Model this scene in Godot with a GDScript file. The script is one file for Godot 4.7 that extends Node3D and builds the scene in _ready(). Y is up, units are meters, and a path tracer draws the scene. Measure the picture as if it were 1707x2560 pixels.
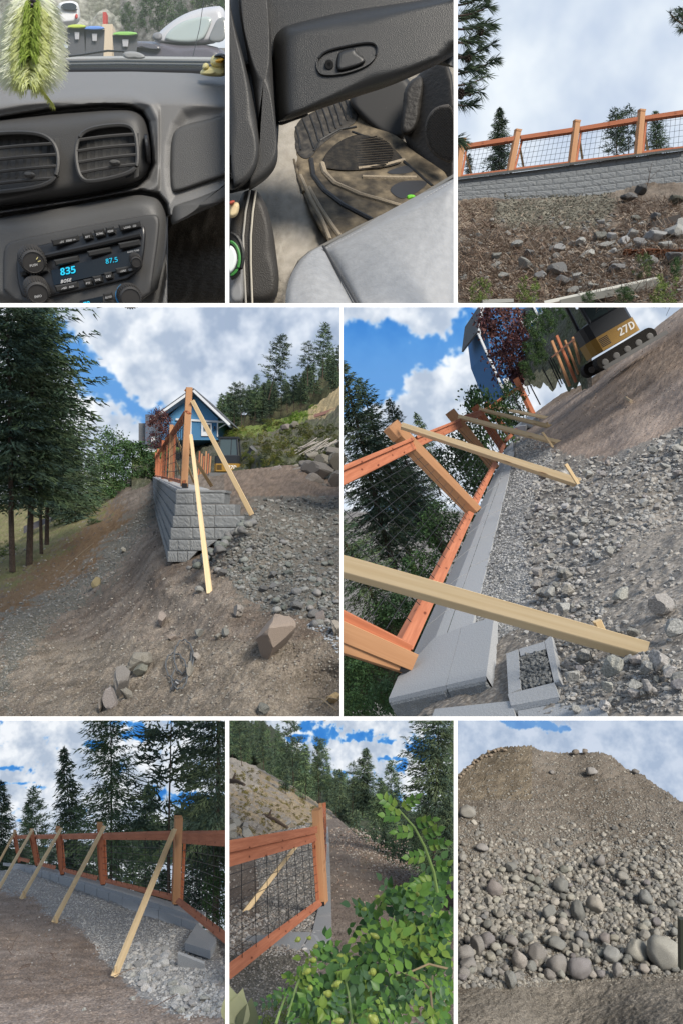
extends Node3D
# Eight places seen through the openings of one white partition. A pixel of the photograph (1707 x 2560) gives a direction;
# P(x, y, z) is the point z metres in front of the camera along it.
const F := 1828.03
const CX := 853.5
const CY := 1280.0
const RECT := [[], [0, 0, 564, 758], [574, 0, 1133, 758], [1143, 0, 1707, 758], [0, 768, 849, 1791], [858, 768, 1707, 1791], [0, 1801, 564, 2560], [574, 1801, 1133, 2560], [1143, 1801, 1707, 2560]]
var rng := RandomNumberGenerator.new()
var fbm := FastNoiseLite.new()
var M := {}
var used := {}
var ground := {}

func P(x: float, y: float, z: float) -> Vector3:
	return Vector3((x - CX) / F * z, (CY - y) / F * z, -z)

func px(v: Vector3) -> Vector2:
	return Vector2(CX - v.x / v.z * F, CY + v.y / v.z * F)

func rnd(a: float, b: float) -> float:
	return rng.randf_range(a, b)

func lim(panel: int) -> Rect2:
	var r: Array = RECT[panel % 10]
	var x0 = r[0] - 4.0 if r[0] > 0 else -90.0
	var y0 = r[1] - 4.0 if r[1] > 0 else -90.0
	var x1 = r[2] + 4.0 if r[2] < 1707 else 1800.0
	var y1 = r[3] + 4.0 if r[3] < 2560 else 2650.0
	return Rect2(x0, y0, x1 - x0, y1 - y0)

func inside(panel: int, p: Vector2, m := 0.0) -> bool:
	return lim(panel).grow(-m).has_point(p)

func numbered(n: String) -> String:
	if not used.has(n):
		used[n] = 0
		return n
	used[n] += 1
	return "%s_%03d" % [n, used[n]]

func tag(o: Node, label: String, category: String, group := "", kind := "") -> Node:
	o.set_meta("label", label)
	o.set_meta("category", category)
	if group: o.set_meta("group", group)
	if kind: o.set_meta("kind", kind)
	return o

func thing(called: String, at: Vector3, label: String, category: String, group := "") -> Node3D:
	var o := Node3D.new()
	o.name = numbered(called)
	add_child(o)
	o.position = at
	tag(o, label, category, group)
	return o

func mesh_node(called: String, mesh: Mesh, mat: Material, parent: Node = null, at := Transform3D()) -> MeshInstance3D:
	var o := MeshInstance3D.new()
	o.mesh = mesh
	o.material_override = mat
	o.transform = at
	if parent == null:
		o.name = numbered(called)
		add_child(o)
	else:
		o.name = called
		parent.add_child(o, true)
	return o

# A soup of flat triangles in world space.
class Soup:
	var v := PackedVector3Array()
	var c := PackedColorArray()
	var col := Color.WHITE
	func tri(p: Vector3, q: Vector3, r: Vector3):
		v.append(p); v.append(q); v.append(r)
		c.append(col); c.append(col); c.append(col)
	func quad(p: Vector3, q: Vector3, r: Vector3, s: Vector3):
		tri(p, q, r); tri(p, r, s)
	func hexa(a: Array):
		quad(a[0], a[1], a[2], a[3]); quad(a[7], a[6], a[5], a[4])
		for i in 4:
			var j := (i + 1) % 4
			quad(a[i], a[i + 4], a[j + 4], a[j])
	func poly(a: Array):
		for i in range(1, a.size() - 1):
			tri(a[0], a[i], a[i + 1])
	func prism(a: Array, off: Vector3, off2 := Vector3.ZERO):
		var b := []
		for p in a: b.append(p + off)
		if off2 != Vector3.ZERO:
			for i in b.size(): b[i] += off2
		fan(a); fan(b)
		for i in a.size():
			var j := (i + 1) % a.size()
			quad(a[i], b[i], b[j], a[j])
	func fan(a: Array):
		if a.size() <= 4:
			poly(a)
			return
		var m := Vector3.ZERO
		for p in a: m += p
		m /= a.size()
		for i in a.size(): tri(m, a[i], a[(i + 1) % a.size()])
	func box(t: Transform3D, h: Vector3, bev := 0.0):
		var a := []
		var b := []
		for s in [[-1, -1], [1, -1], [1, 1], [-1, 1]]:
			a.append(t * Vector3(s[0] * (h.x - bev), s[1] * (h.y - bev), h.z))
			b.append(t * Vector3(s[0] * h.x, s[1] * h.y, h.z - bev))
		var e := []
		var f := []
		for s in [[-1, -1], [1, -1], [1, 1], [-1, 1]]:
			e.append(t * Vector3(s[0] * h.x, s[1] * h.y, -h.z + bev))
			f.append(t * Vector3(s[0] * (h.x - bev), s[1] * (h.y - bev), -h.z))
		poly(a); poly(f)
		for i in 4:
			var j := (i + 1) % 4
			if bev > 0:
				quad(a[i], b[i], b[j], a[j]); quad(e[i], f[i], f[j], e[j])
			quad(b[i], e[i], e[j], b[j])
	func tube(pts: Array, r, sides := 6, r_end := -1.0):
		var rings := []
		var n := pts.size()
		for i in n:
			var d: Vector3 = (pts[mini(i + 1, n - 1)] - pts[maxi(i - 1, 0)])
			d = d.normalized()
			var s := d.cross(Vector3.UP if absf(d.y) < 0.9 else Vector3.RIGHT).normalized()
			var u := s.cross(d)
			var rr: float = r if r_end < 0 else lerpf(r, r_end, float(i) / (n - 1))
			var ring := []
			for k in sides:
				ring.append(pts[i] + (s * cos(TAU * k / sides) + u * sin(TAU * k / sides)) * rr)
			rings.append(ring)
		for i in n - 1:
			for k in sides:
				var l := (k + 1) % sides
				quad(rings[i][k], rings[i + 1][k], rings[i + 1][l], rings[i][l])
		poly(rings[0]); poly(rings[n - 1])
	# revolve profile [[radius, along], ...] round the axis at t.origin, t.basis.z
	func lathe(t: Transform3D, prof: Array, sides := 24, squash := 1.0):
		for i in prof.size() - 1:
			for k in sides:
				var a0 := TAU * k / sides
				var a1 := TAU * (k + 1) / sides
				var q := []
				for e in [[i, a0], [i + 1, a0], [i + 1, a1], [i, a1]]:
					q.append(t * Vector3(cos(e[1]) * prof[e[0]][0], sin(e[1]) * prof[e[0]][0] * squash, prof[e[0]][1]))
				quad(q[0], q[1], q[2], q[3])
	func clip_plane(n: Vector3):
		var ov := PackedVector3Array()
		var oc := PackedColorArray()
		for i in range(0, v.size(), 3):
			var d0 := n.dot(v[i])
			var d1 := n.dot(v[i + 1])
			var d2 := n.dot(v[i + 2])
			if d0 >= 0 and d1 >= 0 and d2 >= 0:
				for k in 3:
					ov.append(v[i + k]); oc.append(c[i + k])
			elif d0 >= 0 or d1 >= 0 or d2 >= 0:
				var d := [d0, d1, d2]
				var out := []
				for k in 3:
					var l := (k + 1) % 3
					if d[k] >= 0: out.append(v[i + k])
					if (d[k] >= 0) != (d[l] >= 0):
						out.append(v[i + k].lerp(v[i + l], d[k] / (d[k] - d[l])))
				for k in range(1, out.size() - 1):
					ov.append(out[0]); ov.append(out[k]); ov.append(out[k + 1])
					oc.append(c[i]); oc.append(c[i]); oc.append(c[i])
		v = ov
		c = oc
	func clip(r: Rect2):
		var a := (r.position.x - CX) / F
		var b := (r.end.x - CX) / F
		var t := (CY - r.position.y) / F
		var u := (CY - r.end.y) / F
		clip_plane(Vector3(1, 0, a)); clip_plane(Vector3(-1, 0, -b))
		clip_plane(Vector3(0, -1, -t)); clip_plane(Vector3(0, 1, u))
		return self
	func mesh(frame := Transform3D()) -> ArrayMesh:
		var arr := []
		arr.resize(Mesh.ARRAY_MAX)
		var inv := frame.affine_inverse()
		arr[Mesh.ARRAY_VERTEX] = inv * v if frame != Transform3D() else v
		arr[Mesh.ARRAY_COLOR] = c
		var m := ArrayMesh.new()
		if v.size(): m.add_surface_from_arrays(Mesh.PRIMITIVE_TRIANGLES, arr)
		return m

# put a soup (world space) under a thing as a part, or at top level with its own base as pivot
func part(parent: Node3D, called: String, s: Soup, mat: Material, frame = null) -> MeshInstance3D:
	if s.v.is_empty(): return null
	if parent == null:
		var lo := s.v[0]
		var hi := s.v[0]
		for p in s.v:
			lo = lo.min(p); hi = hi.max(p)
		var t := Transform3D(Basis(), Vector3((lo.x + hi.x) / 2, lo.y, (lo.z + hi.z) / 2))
		if frame != null: t = frame
		return mesh_node(called, s.mesh(t), mat, null, t)
	var base := Transform3D()
	var q: Node = parent
	while q is Node3D and q != self:
		base = (q as Node3D).transform * base
		q = q.get_parent()
	var w: Transform3D = frame if frame != null else base
	return mesh_node(called, s.mesh(w), mat, parent, base.affine_inverse() * w)

# smooth sheet through a grid of points
func sheet(rows: Array, cols = null) -> ArrayMesh:
	var nr := rows.size()
	var nc: int = rows[0].size()
	var v := PackedVector3Array()
	var c := PackedColorArray()
	for r in nr:
		for k in nc:
			v.append(rows[r][k])
			if cols != null: c.append(cols[r][k])
	return sheet_flat(v, c, nr, nc)

func sheet_flat(v: PackedVector3Array, c: PackedColorArray, nr: int, nc: int, at := Vector3.ZERO) -> ArrayMesh:
	var n := PackedVector3Array()
	n.resize(v.size())
	var idx := PackedInt32Array()
	for r in nr - 1:
		for k in nc - 1:
			var a := r * nc + k
			var b := a + 1
			var d := a + nc
			var e := d + 1
			idx.append_array(PackedInt32Array([a, b, d, b, e, d]))
			var fn := (v[d] - v[a]).cross(v[b] - v[a])
			n[a] += fn; n[b] += fn; n[d] += fn
			fn = (v[d] - v[b]).cross(v[e] - v[b])
			n[b] += fn; n[e] += fn; n[d] += fn
	for i in n.size(): n[i] = n[i].normalized()
	if at != Vector3.ZERO:
		for i in v.size(): v[i] -= at
	var arr := []
	arr.resize(Mesh.ARRAY_MAX)
	arr[Mesh.ARRAY_VERTEX] = v
	arr[Mesh.ARRAY_NORMAL] = n
	if c.size(): arr[Mesh.ARRAY_COLOR] = c
	arr[Mesh.ARRAY_INDEX] = idx
	var m := ArrayMesh.new()
	m.add_surface_from_arrays(Mesh.PRIMITIVE_TRIANGLES, arr)
	return m

# a board between two points given by pixel and depth; w0, w1: widths in pixels at its ends, thick: metres, away: the direction its thickness goes
func beam_soup(a: Array, b: Array, w0: float, w1: float, thick: float, away := Vector3(0, 0, -1), bev := 0.003) -> Soup:
	var s := Soup.new()
	var A := Vector2(a[0], a[1])
	var B := Vector2(b[0], b[1])
	var n := (B - A).normalized().orthogonal()
	var q := []
	var aw := away.normalized() * thick
	for e in [[A, a[2], w0], [B, b[2], w1]]:
		var zz: float = e[1]
		var h: Vector2 = n * e[2] * 0.5
		var p0 := P(e[0].x - h.x, e[0].y - h.y, zz)
		var p1 := P(e[0].x + h.x, e[0].y + h.y, zz)
		var u := (p1 - p0).normalized()
		var k := minf(bev, (p1 - p0).length() * 0.2)
		var w := away.normalized() * k
		q.append([p0 + u * k, p1 - u * k, p1 + w, p1 + aw - w, p1 + aw - u * k, p0 + aw + u * k, p0 + aw - w, p0 + w])
	for i in 8:
		var j := (i + 1) % 8
		s.quad(q[0][i], q[1][i], q[1][j], q[0][j])
	s.fan(q[0]); s.fan(q[1])
	return s

func beam_frame(a: Array, b: Array) -> Transform3D:
	var p := P(a[0], a[1], a[2])
	var y := (P(b[0], b[1], b[2]) - p).normalized()
	var x := y.cross(p.normalized()).normalized()
	return Transform3D(Basis(x, y, x.cross(y)), p)

func beam(parent: Node3D, called: String, panel: int, a: Array, b: Array, w0: float, w1: float, thick: float, mat: Material, away := Vector3(0, 0, -1)) -> MeshInstance3D:
	var s := beam_soup(a, b, w0, w1, thick, away)
	s.clip(lim(panel))
	return part(parent, called, s, mat, beam_frame(a, b))

# ---- ground sheets: 1 / depth is linear in the picture on a plane, so it is fitted and bent there
func ground_fit(panel: int, ctrl: Array, amp := 0.04, freq := 0.6, soft := 40.0):
	var A := [[0.0, 0.0, 0.0, 0.0], [0.0, 0.0, 0.0, 0.0], [0.0, 0.0, 0.0, 0.0]]
	for q in ctrl:
		var r := [1.0, q[0] * 0.001, q[1] * 0.001]
		for i in 3:
			for j in 3: A[i][j] += r[i] * r[j]
			A[i][3] += r[i] / q[2]
	for i in 3:
		for k in 3:
			if k != i:
				var f: float = A[k][i] / A[i][i]
				for j in 4: A[k][j] -= f * A[i][j]
	var w := [A[0][3] / A[0][0], A[1][3] / A[1][1], A[2][3] / A[2][2]]
	var pts := PackedVector3Array()
	for q in ctrl:
		pts.append(Vector3(q[0], q[1], 1.0 / q[2] - w[0] - w[1] * q[0] * 0.001 - w[2] * q[1] * 0.001))
	ground[panel] = {"w": w, "pts": pts, "s": soft * soft, "amp": amp, "freq": freq}

func gz(panel: int, x: float, y: float) -> float:
	var g: Dictionary = ground[panel]
	var sw := 0.0
	var sr := 0.0
	var s: float = g.s
	for q: Vector3 in g.pts:
		var d := (q.x - x) * (q.x - x) + (q.y - y) * (q.y - y) + s
		d = 1.0 / (d * d)
		sw += d
		sr += d * q.z
	return 1.0 / maxf(0.002, g.w[0] + g.w[1] * x * 0.001 + g.w[2] * y * 0.001 + sr / sw)

func G(panel: int, x: float, y: float) -> Vector3:
	return P(x, y, gz(panel, x, y))

func lift(p: Vector3, amp: float, freq: float) -> Vector3:
	var q := p * freq
	var h := fbm.get_noise_3dv(q) + 0.75 * fbm.get_noise_3dv(q * 3.1) + 0.55 * fbm.get_noise_3dv(q * 9.0)
	return Vector3(p.x, p.y + h * amp, p.z)

# top: Callable(x) -> y of the upper edge; paint: Callable(x, y, p) -> Color (linear)
func lay(panel: int, called: String, top: Callable, bottom: float, step: float, paint: Callable, mat: Material, x0 := -1e9, x1 := 1e9) -> MeshInstance3D:
	var r := lim(panel)
	x0 = maxf(x0, r.position.x)
	x1 = minf(x1, r.end.x)
	bottom = minf(bottom, r.end.y)
	var nc := int((x1 - x0) / step) + 2
	var most := 0.0
	for k in nc: most = maxf(most, bottom - top.call(lerpf(x0, x1, float(k) / (nc - 1))))
	var nr := int(most / step) + 2
	var v := PackedVector3Array()
	var c := PackedColorArray()
	for i in nr:
		for k in nc:
			var x := lerpf(x0, x1, float(k) / (nc - 1))
			var y := lerpf(top.call(x), bottom, float(i) / (nr - 1))
			var p := G(panel, x, y)
			c.append(paint.call(x, y, p) * 1.75)
			v.append(lift(p, ground[panel].amp, ground[panel].freq))
	var at := v[nc * (nr - 1) + nc / 2]
	return mesh_node(called, sheet_flat(v, c, nr, nc, at), mat, null, Transform3D(Basis(), at))

func structure(o: Node, label: String, category: String) -> Node:
	return tag(o, label, category, "", "structure")

func along(pts: Array, x: float) -> float:
	if x <= pts[0][0]: return pts[0][1]
	for i in pts.size() - 1:
		if x <= pts[i + 1][0]:
			return lerpf(pts[i][1], pts[i + 1][1], (x - pts[i][0]) / (pts[i + 1][0] - pts[i][0]))
	return pts[-1][1]

func in_poly(p: Vector2, poly: PackedVector2Array) -> bool:
	return Geometry2D.is_point_in_polygon(p, poly)

func pv(a: Array) -> PackedVector2Array:
	var o := PackedVector2Array()
	for i in range(0, a.size(), 2): o.append(Vector2(a[i], a[i + 1]))
	return o

func edge_dist(p: Vector2, poly: PackedVector2Array) -> float:
	var d := 1e9
	for i in poly.size():
		var q := Geometry2D.get_closest_point_to_segment(p, poly[i], poly[(i + 1) % poly.size()])
		d = minf(d, p.distance_squared_to(q))
	d = sqrt(d)
	return d if Geometry2D.is_point_in_polygon(p, poly) else -d

func mix_noise(p: Vector3, f: float) -> float:
	return clampf(0.5 + 0.9 * fbm.get_noise_3dv(p * f) + 0.5 * fbm.get_noise_3dv(p * f * 4.7), 0, 1)

# a rough split face over the quad a b c d (a-b top edge), pushed out along n
func rough_quad(s: Soup, a: Vector3, b: Vector3, c: Vector3, d: Vector3, nx: int, ny: int, amp: float, n: Vector3, freq := 90.0):
	var g := []
	for j in ny + 1:
		var row := []
		for i in nx + 1:
			var u := float(i) / nx
			var w := float(j) / ny
			var p := a.lerp(b, u).lerp(d.lerp(c, u), w)
			if i > 0 and i < nx and j > 0 and j < ny:
				p += n * amp * (0.55 + 0.9 * fbm.get_noise_3dv(p * freq))
			row.append(p)
		g.append(row)
	for j in ny:
		for i in nx:
			s.quad(g[j][i], g[j][i + 1], g[j + 1][i + 1], g[j + 1][i])

# a concrete block from its front face (a b top, c d bottom) and the way its body goes, front face split rough
func block(parent: Node3D, panel: int, a: Vector3, b: Vector3, c: Vector3, d: Vector3, back: Vector3, amp: float, m: Material, nx := 6, ny := 3, called := "block") -> MeshInstance3D:
	var s := Soup.new()
	var n := -back.normalized()
	rough_quad(s, a, b, c, d, nx, ny, amp, n, 60.0 / maxf(0.1, (b - a).length()))
	var f := [a, b, c, d]
	for i in 4:
		var j := (i + 1) % 4
		s.quad(f[i], f[i] + back, f[j] + back, f[j])
	s.quad(a + back, b + back, c + back, d + back)
	s.clip(lim(panel))
	return part(parent, called, s, m)

# welded wire: a grid over the quad a b c d (a-b top), nu by nv cells
func wire_grid(parent: Node3D, panel: int, a: Vector3, b: Vector3, c: Vector3, d: Vector3, nu: int, nv: int, r: float, m: Material):
	for i in range(1, nu):
		var u := float(i) / nu
		var s := Soup.new()
		s.tube([a.lerp(b, u), d.lerp(c, u)], r, 4)
		s.clip(lim(panel))
		part(parent, "wire", s, m)
	for j in range(1, nv):
		var w := float(j) / nv
		var s := Soup.new()
		s.tube([a.lerp(d, w), b.lerp(c, w)], r, 4)
		s.clip(lim(panel))
		part(parent, "wire", s, m)

# ---- materials
func lin(r: float, g: float, b: float) -> Color:
	return Color(r, g, b).linear_to_srgb()

func noise_tex(seed_: int, freq: float, lo: Color, hi: Color, oct := 5, kind := FastNoiseLite.TYPE_SIMPLEX_SMOOTH, size := 512, mid = null) -> ImageTexture:
	var n := FastNoiseLite.new()
	n.seed = seed_
	n.frequency = freq
	n.fractal_octaves = oct
	n.noise_type = kind
	var im := n.get_seamless_image(size, size)
	im.convert(Image.FORMAT_RGB8)
	var d := im.get_data()
	for i in range(0, d.size(), 3):
		var t := d[i] / 255.0
		var c := lo.lerp(hi, t)
		if mid != null: c = lo.lerp(mid, t * 2.0) if t < 0.5 else (mid as Color).lerp(hi, t * 2.0 - 1.0)
		d[i] = int(c.r * 255); d[i + 1] = int(c.g * 255); d[i + 2] = int(c.b * 255)
	return ImageTexture.create_from_image(Image.create_from_data(size, size, false, Image.FORMAT_RGB8, d))

func bump_tex(seed_: int, freq: float, strength: float, oct := 4, kind := FastNoiseLite.TYPE_SIMPLEX_SMOOTH, size := 512) -> ImageTexture:
	var n := FastNoiseLite.new()
	n.seed = seed_
	n.frequency = freq
	n.fractal_octaves = oct
	n.noise_type = kind
	var im := n.get_seamless_image(size, size)
	im.convert(Image.FORMAT_RGBA8)
	im.bump_map_to_normal_map(strength)
	return ImageTexture.create_from_image(im)

func mat(col: Color, rough := 0.9, tex: Texture2D = null, bump: Texture2D = null, scale := Vector3.ONE, vcol := false, bump_k := 1.0, spec := 0.4, world := true) -> StandardMaterial3D:
	var m := StandardMaterial3D.new()
	m.albedo_color = col
	m.roughness = rough
	m.metallic_specular = spec
	if tex: m.albedo_texture = tex
	if bump:
		m.normal_enabled = true
		m.normal_texture = bump
		m.normal_scale = bump_k
	if tex or bump:
		m.uv1_triplanar = true
		m.uv1_world_triplanar = world
		m.uv1_scale = scale
	m.vertex_color_use_as_albedo = vcol
	return m

func wood_tex(seed_: int, a: Color, b: Color, knots: int) -> ImageTexture:
	# grain runs along v
	var w := 256
	var h := 512
	var im := Image.create_empty(w, h, false, Image.FORMAT_RGB8)
	var n := FastNoiseLite.new()
	n.seed = seed_
	n.fractal_octaves = 4
	var g := RandomNumberGenerator.new()
	g.seed = seed_
	var ks := []
	for i in knots: ks.append(Vector3(g.randf() * w, g.randf() * h, g.randf_range(4, 9)))
	for y in h:
		for x in w:
			var s := 0.0
			var k := 0.0
			for q: Vector3 in ks:
				var dx := absf(x - q.x)
				dx = minf(dx, w - dx)
				var dy := absf(y - q.y)
				dy = minf(dy, h - dy)
				var d := sqrt(dx * dx * 1.6 + dy * dy * 0.35) / q.z
				s += exp(-d * d * 0.35) * 14.0
				k = maxf(k, clampf(1.6 - d * 1.25, 0, 1))
			var t := 0.5 + 0.5 * n.get_noise_2d((x + s) * 3.2, y * 0.16)
			t = 0.7 * t + 0.3 * (0.5 + 0.5 * n.get_noise_2d(x * 9.0, y * 0.9 + 900.0))
			var c := a.lerp(b, clampf(t, 0, 1))
			c = c.lerp(Color(b.r * 0.55, b.g * 0.42, b.b * 0.36), k * 0.8)
			im.set_pixel(x, y, c)
	return ImageTexture.create_from_image(im)

func make_materials():
	var soil_b := bump_tex(11, 0.02, 7.0, 6)
	var fine_b := bump_tex(12, 0.07, 5.0, 4)
	var grit := noise_tex(13, 0.05, Color(0.45, 0.44, 0.43), Color(1, 1, 1), 6, FastNoiseLite.TYPE_SIMPLEX_SMOOTH, 512)
	var grit2 := noise_tex(14, 0.12, Color(0.45, 0.45, 0.45), Color(1, 1, 1), 5)
	M.soil = mat(Color.WHITE, 1.0, grit, soil_b, Vector3.ONE * 1.5, true, 1.8, 0.2)
	M.soil_far = mat(Color.WHITE, 1.0, grit, soil_b, Vector3.ONE * 0.25, true, 1.3, 0.2)
	M.rock = mat(Color.WHITE, 0.95, grit2, fine_b, Vector3.ONE * 3.0, true, 0.8, 0.3, false)
	M.rock_each = mat(Color.WHITE, 0.95, grit2, fine_b, Vector3.ONE * 2.0, true, 0.8, 0.3)
	M.leaf = mat(Color.WHITE, 0.75, null, null, Vector3.ONE, true, 1.0, 0.35)
	M.leaf.backlight_enabled = true
	M.leaf.backlight = Color(0.25, 0.3, 0.12)
	M.needle = mat(Color.WHITE, 0.85, null, null, Vector3.ONE, true, 1.0, 0.3)
	M.needle.backlight_enabled = true
	M.needle.backlight = Color(0.12, 0.15, 0.08)
	M.bark = mat(lin(0.17, 0.13, 0.105), 1.0, grit2, soil_b, Vector3(1.6, 0.5, 1.6), false, 2.0, 0.2)
	M.plain = mat(Color.WHITE, 0.8, null, null, Vector3.ONE, true)
	var cedar := wood_tex(21, Color(0.8, 0.58, 0.47), Color(0.58, 0.37, 0.28), 4)
	M.cedar = mat(Color(0.99, 0.9, 0.84), 0.75, cedar, null, Vector3(2.2, 0.7, 2.2), false, 1, 0.35, false)
	M.cedar_bright = M.cedar
	var fir := wood_tex(22, Color(0.84, 0.71, 0.58), Color(0.68, 0.53, 0.41), 4)
	M.fir_post = mat(Color(0.93, 0.86, 0.8), 0.8, fir, null, Vector3(2.4, 0.5, 2.4), false, 1, 0.35, false)
	var pine := wood_tex(23, Color(0.94, 0.87, 0.74), Color(0.82, 0.72, 0.56), 6)
	M.pine = mat(Color(0.97, 0.95, 0.92), 0.8, pine, null, Vector3(3.1, 0.45, 3.1), false, 1, 0.35, false)
	var conc := noise_tex(31, 0.16, Color(0.6, 0.61, 0.62), Color(1, 1, 1), 5)
	M.concrete = mat(lin(0.56, 0.57, 0.58), 0.95, conc, fine_b, Vector3.ONE * 1.8, false, 0.35, 0.3)
	M.split = mat(lin(0.47, 0.49, 0.5), 1.0, grit2, bump_tex(33, 0.05, 10.0, 5), Vector3.ONE * 3.0, false, 1.2, 0.3)
	M.black_steel = mat(lin(0.015, 0.015, 0.017), 0.5)
	M.white_board = mat(lin(0.93, 0.93, 0.92), 0.6)
	M.steel = mat(lin(0.3, 0.31, 0.33), 0.4, grit, null, Vector3.ONE * 6)
	M.steel.metallic = 0.8
	M.glass = mat(Color(0.8, 0.9, 0.95, 0.25), 0.05)
	M.glass.transparency = BaseMaterial3D.TRANSPARENCY_ALPHA
	M.dark_glass = mat(lin(0.02, 0.025, 0.03), 0.08, null, null, Vector3.ONE, false, 1, 0.6)

# ---- sky: clouds laid out by direction, the same air all round
var cn := FastNoiseLite.new()
var cn2 := FastNoiseLite.new()

func cloud_tone(e: Vector3, cover: float, soft: float, bright: float, grain := 1.0) -> Color:
	var d := e * grain
	# cover > 0: cloud, < 0: clear sky
	var n := cn.get_noise_3dv(d * 700.0)
	var n2 := cn2.get_noise_3dv(d * 2600.0)
	var k := smoothstep(-soft, soft, cover + n * 1.6 + n2 * 0.7)
	var blue := Color(0.20, 0.48, 0.80).lerp(Color(0.32, 0.60, 0.88), clampf(0.5 + n, 0, 1))
	blue = blue.lerp(Color(0.40, 0.62, 0.86), smoothstep(0.3, 0.17, absf(e.y)) if e.y > 0 else 0.0)
	var lit := clampf(0.5 + cn.get_noise_3dv(d * 520.0 + Vector3(50, 9, 3)) * 1.35 + n2 * 0.25, 0, 1)
	var white := Color(0.70, 0.755, 0.83).lerp(Color(0.95, 0.965, 0.985), lit) 
	white = white.lerp(Color(0.985, 0.99, 1.0), bright * (1.0 - absf(k * 2.0 - 1.0)))
	return blue.lerp(white, k)

func sky_at(x: float, y: float, d: Vector3) -> Color:
	var p := Vector2(x, y)
	if y < 763:
		var n := cn.get_noise_3dv(d * 300.0 + Vector3(7, 3, 1))
		var n2 := cn2.get_noise_3dv(d * 420.0)
		var t := clampf(0.52 + n * 1.0 + n2 * 0.35, 0, 1)
		return Color(0.725, 0.785, 0.875).lerp(Color(0.92, 0.95, 0.975), t)
	if x < 853:
		var band := 1e9
		for s in [[110, 740, 165, 860, 8], [165, 860, 240, 950, 26], [240, 950, 330, 1015, 34], [330, 1015, 420, 1075, 24], [420, 1075, 520, 1110, 2]]:
			var q := Geometry2D.get_closest_point_to_segment(p, Vector2(s[0], s[1]), Vector2(s[2], s[3]))
			band = minf(band, p.distance_to(q) - s[4])
		var c := cloud_tone(d, clampf(band / 30.0, -1.5, 1.5), 0.4, 0.6, 1.5)
		if x > 300 and y < 1050:
			c = c.lerp(c * Color(0.9, 0.92, 0.95), smoothstep(300, 620, x))
		return c
	var e := edge_dist(p, BLUE5)
	return cloud_tone(d, clampf(-e / 30.0, -1.6, 1.6), 0.4, 0.7, 1.4)

var BLUE5 := PackedVector2Array()

func make_sky() -> Environment:
	BLUE5 = pv([840, 815, 905, 822, 985, 815, 1050, 832, 1110, 840, 1140, 800, 1180, 760, 1260, 760, 1230, 850, 1150, 880, 1080, 915, 1010, 960, 955, 1005, 880, 1030, 840, 1040])
	cn.seed = 5
	cn.frequency = 0.02
	cn.fractal_octaves = 5
	cn2.seed = 8
	cn2.frequency = 0.02
	cn2.fractal_octaves = 4
	var w := 4096
	var h := 2048
	var low := Image.create_empty(512, 256, false, Image.FORMAT_RGB8)
	for y in 256:
		for x in 512:
			var az := (x + 0.5) / 512.0 * TAU
			var el := (0.5 - (y + 0.5) / 256.0) * PI
			var d := Vector3(sin(az) * cos(el), sin(el), -cos(az) * cos(el))
			var c := cloud_tone(d, 0.35, 0.35, 0.5)
			if el < 0: c = Color(0.56, 0.55, 0.54)
			low.set_pixel(x, y, c)
	low.resize(w, h, Image.INTERPOLATE_BILINEAR)
	var hx := int(26.5 / 360.0 * w)
	var top := int((0.5 - 35.5 / 180.0) * h)
	for y in range(top, h / 2):
		for x in range(-hx, hx):
			var az := (x + 0.5) / w * TAU
			var el := (0.5 - (y + 0.5) / h) * PI
			var d := Vector3(sin(az) * cos(el), sin(el), -cos(az) * cos(el))
			var q := px(d)
			if q.x < 1138 and q.y < 745: continue
			if q.y > 1260 or q.x < -20 or q.x > 1730 or q.y < -20: continue
			low.set_pixel(posmod(x, w), y, sky_at(q.x, q.y, d))
	var sm := PanoramaSkyMaterial.new()
	sm.panorama = ImageTexture.create_from_image(low)
	var e := Environment.new()
	e.background_mode = Environment.BG_SKY
	e.sky = Sky.new()
	e.sky.sky_material = sm
	e.tonemap_mode = Environment.TONE_MAPPER_LINEAR
	e.sdfgi_enabled = true
	e.ssao_enabled = true
	e.ssil_enabled = true
	return e

# a sky sheet standing far behind a place that lies below the horizon
func sky_sheet(panel: int, y0: float, y1: float, z: float, cover: Callable, seed_: int, label: String):
	var r := lim(panel)
	var a := P(r.position.x, y0, z)
	var b := P(r.end.x, y1, z)
	var w := 512
	var h := int(512 * (y1 - y0) / r.size.x)
	var im := Image.create_empty(w, h, false, Image.FORMAT_RGB8)
	for y in h:
		for x in w:
			var sx := r.position.x + (x + 0.5) / w * r.size.x
			var sy := y0 + (y + 0.5) / h * (y1 - y0)
			var d := P(sx, sy, 1.0).normalized() + Vector3(seed_, 0, 0)
			im.set_pixel(x, y, cover.call(sx, sy, d))
	var s := SurfaceTool.new()
	s.begin(Mesh.PRIMITIVE_TRIANGLES)
	var o := Vector3((a.x + b.x) / 2, b.y, -z)
	for q in [[a.x, a.y, 0, 0], [b.x, a.y, 1, 0], [b.x, b.y, 1, 1], [a.x, a.y, 0, 0], [b.x, b.y, 1, 1], [a.x, b.y, 0, 1]]:
		s.set_uv(Vector2(q[2], q[3]))
		s.set_normal(Vector3.BACK)
		s.add_vertex(Vector3(q[0], q[1], -z) - o)
	var m := StandardMaterial3D.new()
	m.albedo_color = Color.BLACK
	m.roughness = 1.0
	m.metallic_specular = 0.0
	m.emission_enabled = true
	m.emission = Color.BLACK
	m.emission_texture = ImageTexture.create_from_image(im)
	m.emission_energy_multiplier = 0.32
	structure(mesh_node("sky", s.commit(), m, null, Transform3D(Basis(), o)), label, "sky")

# ---- rocks
var angular := []
var cobbles := []
var chips := []

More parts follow.
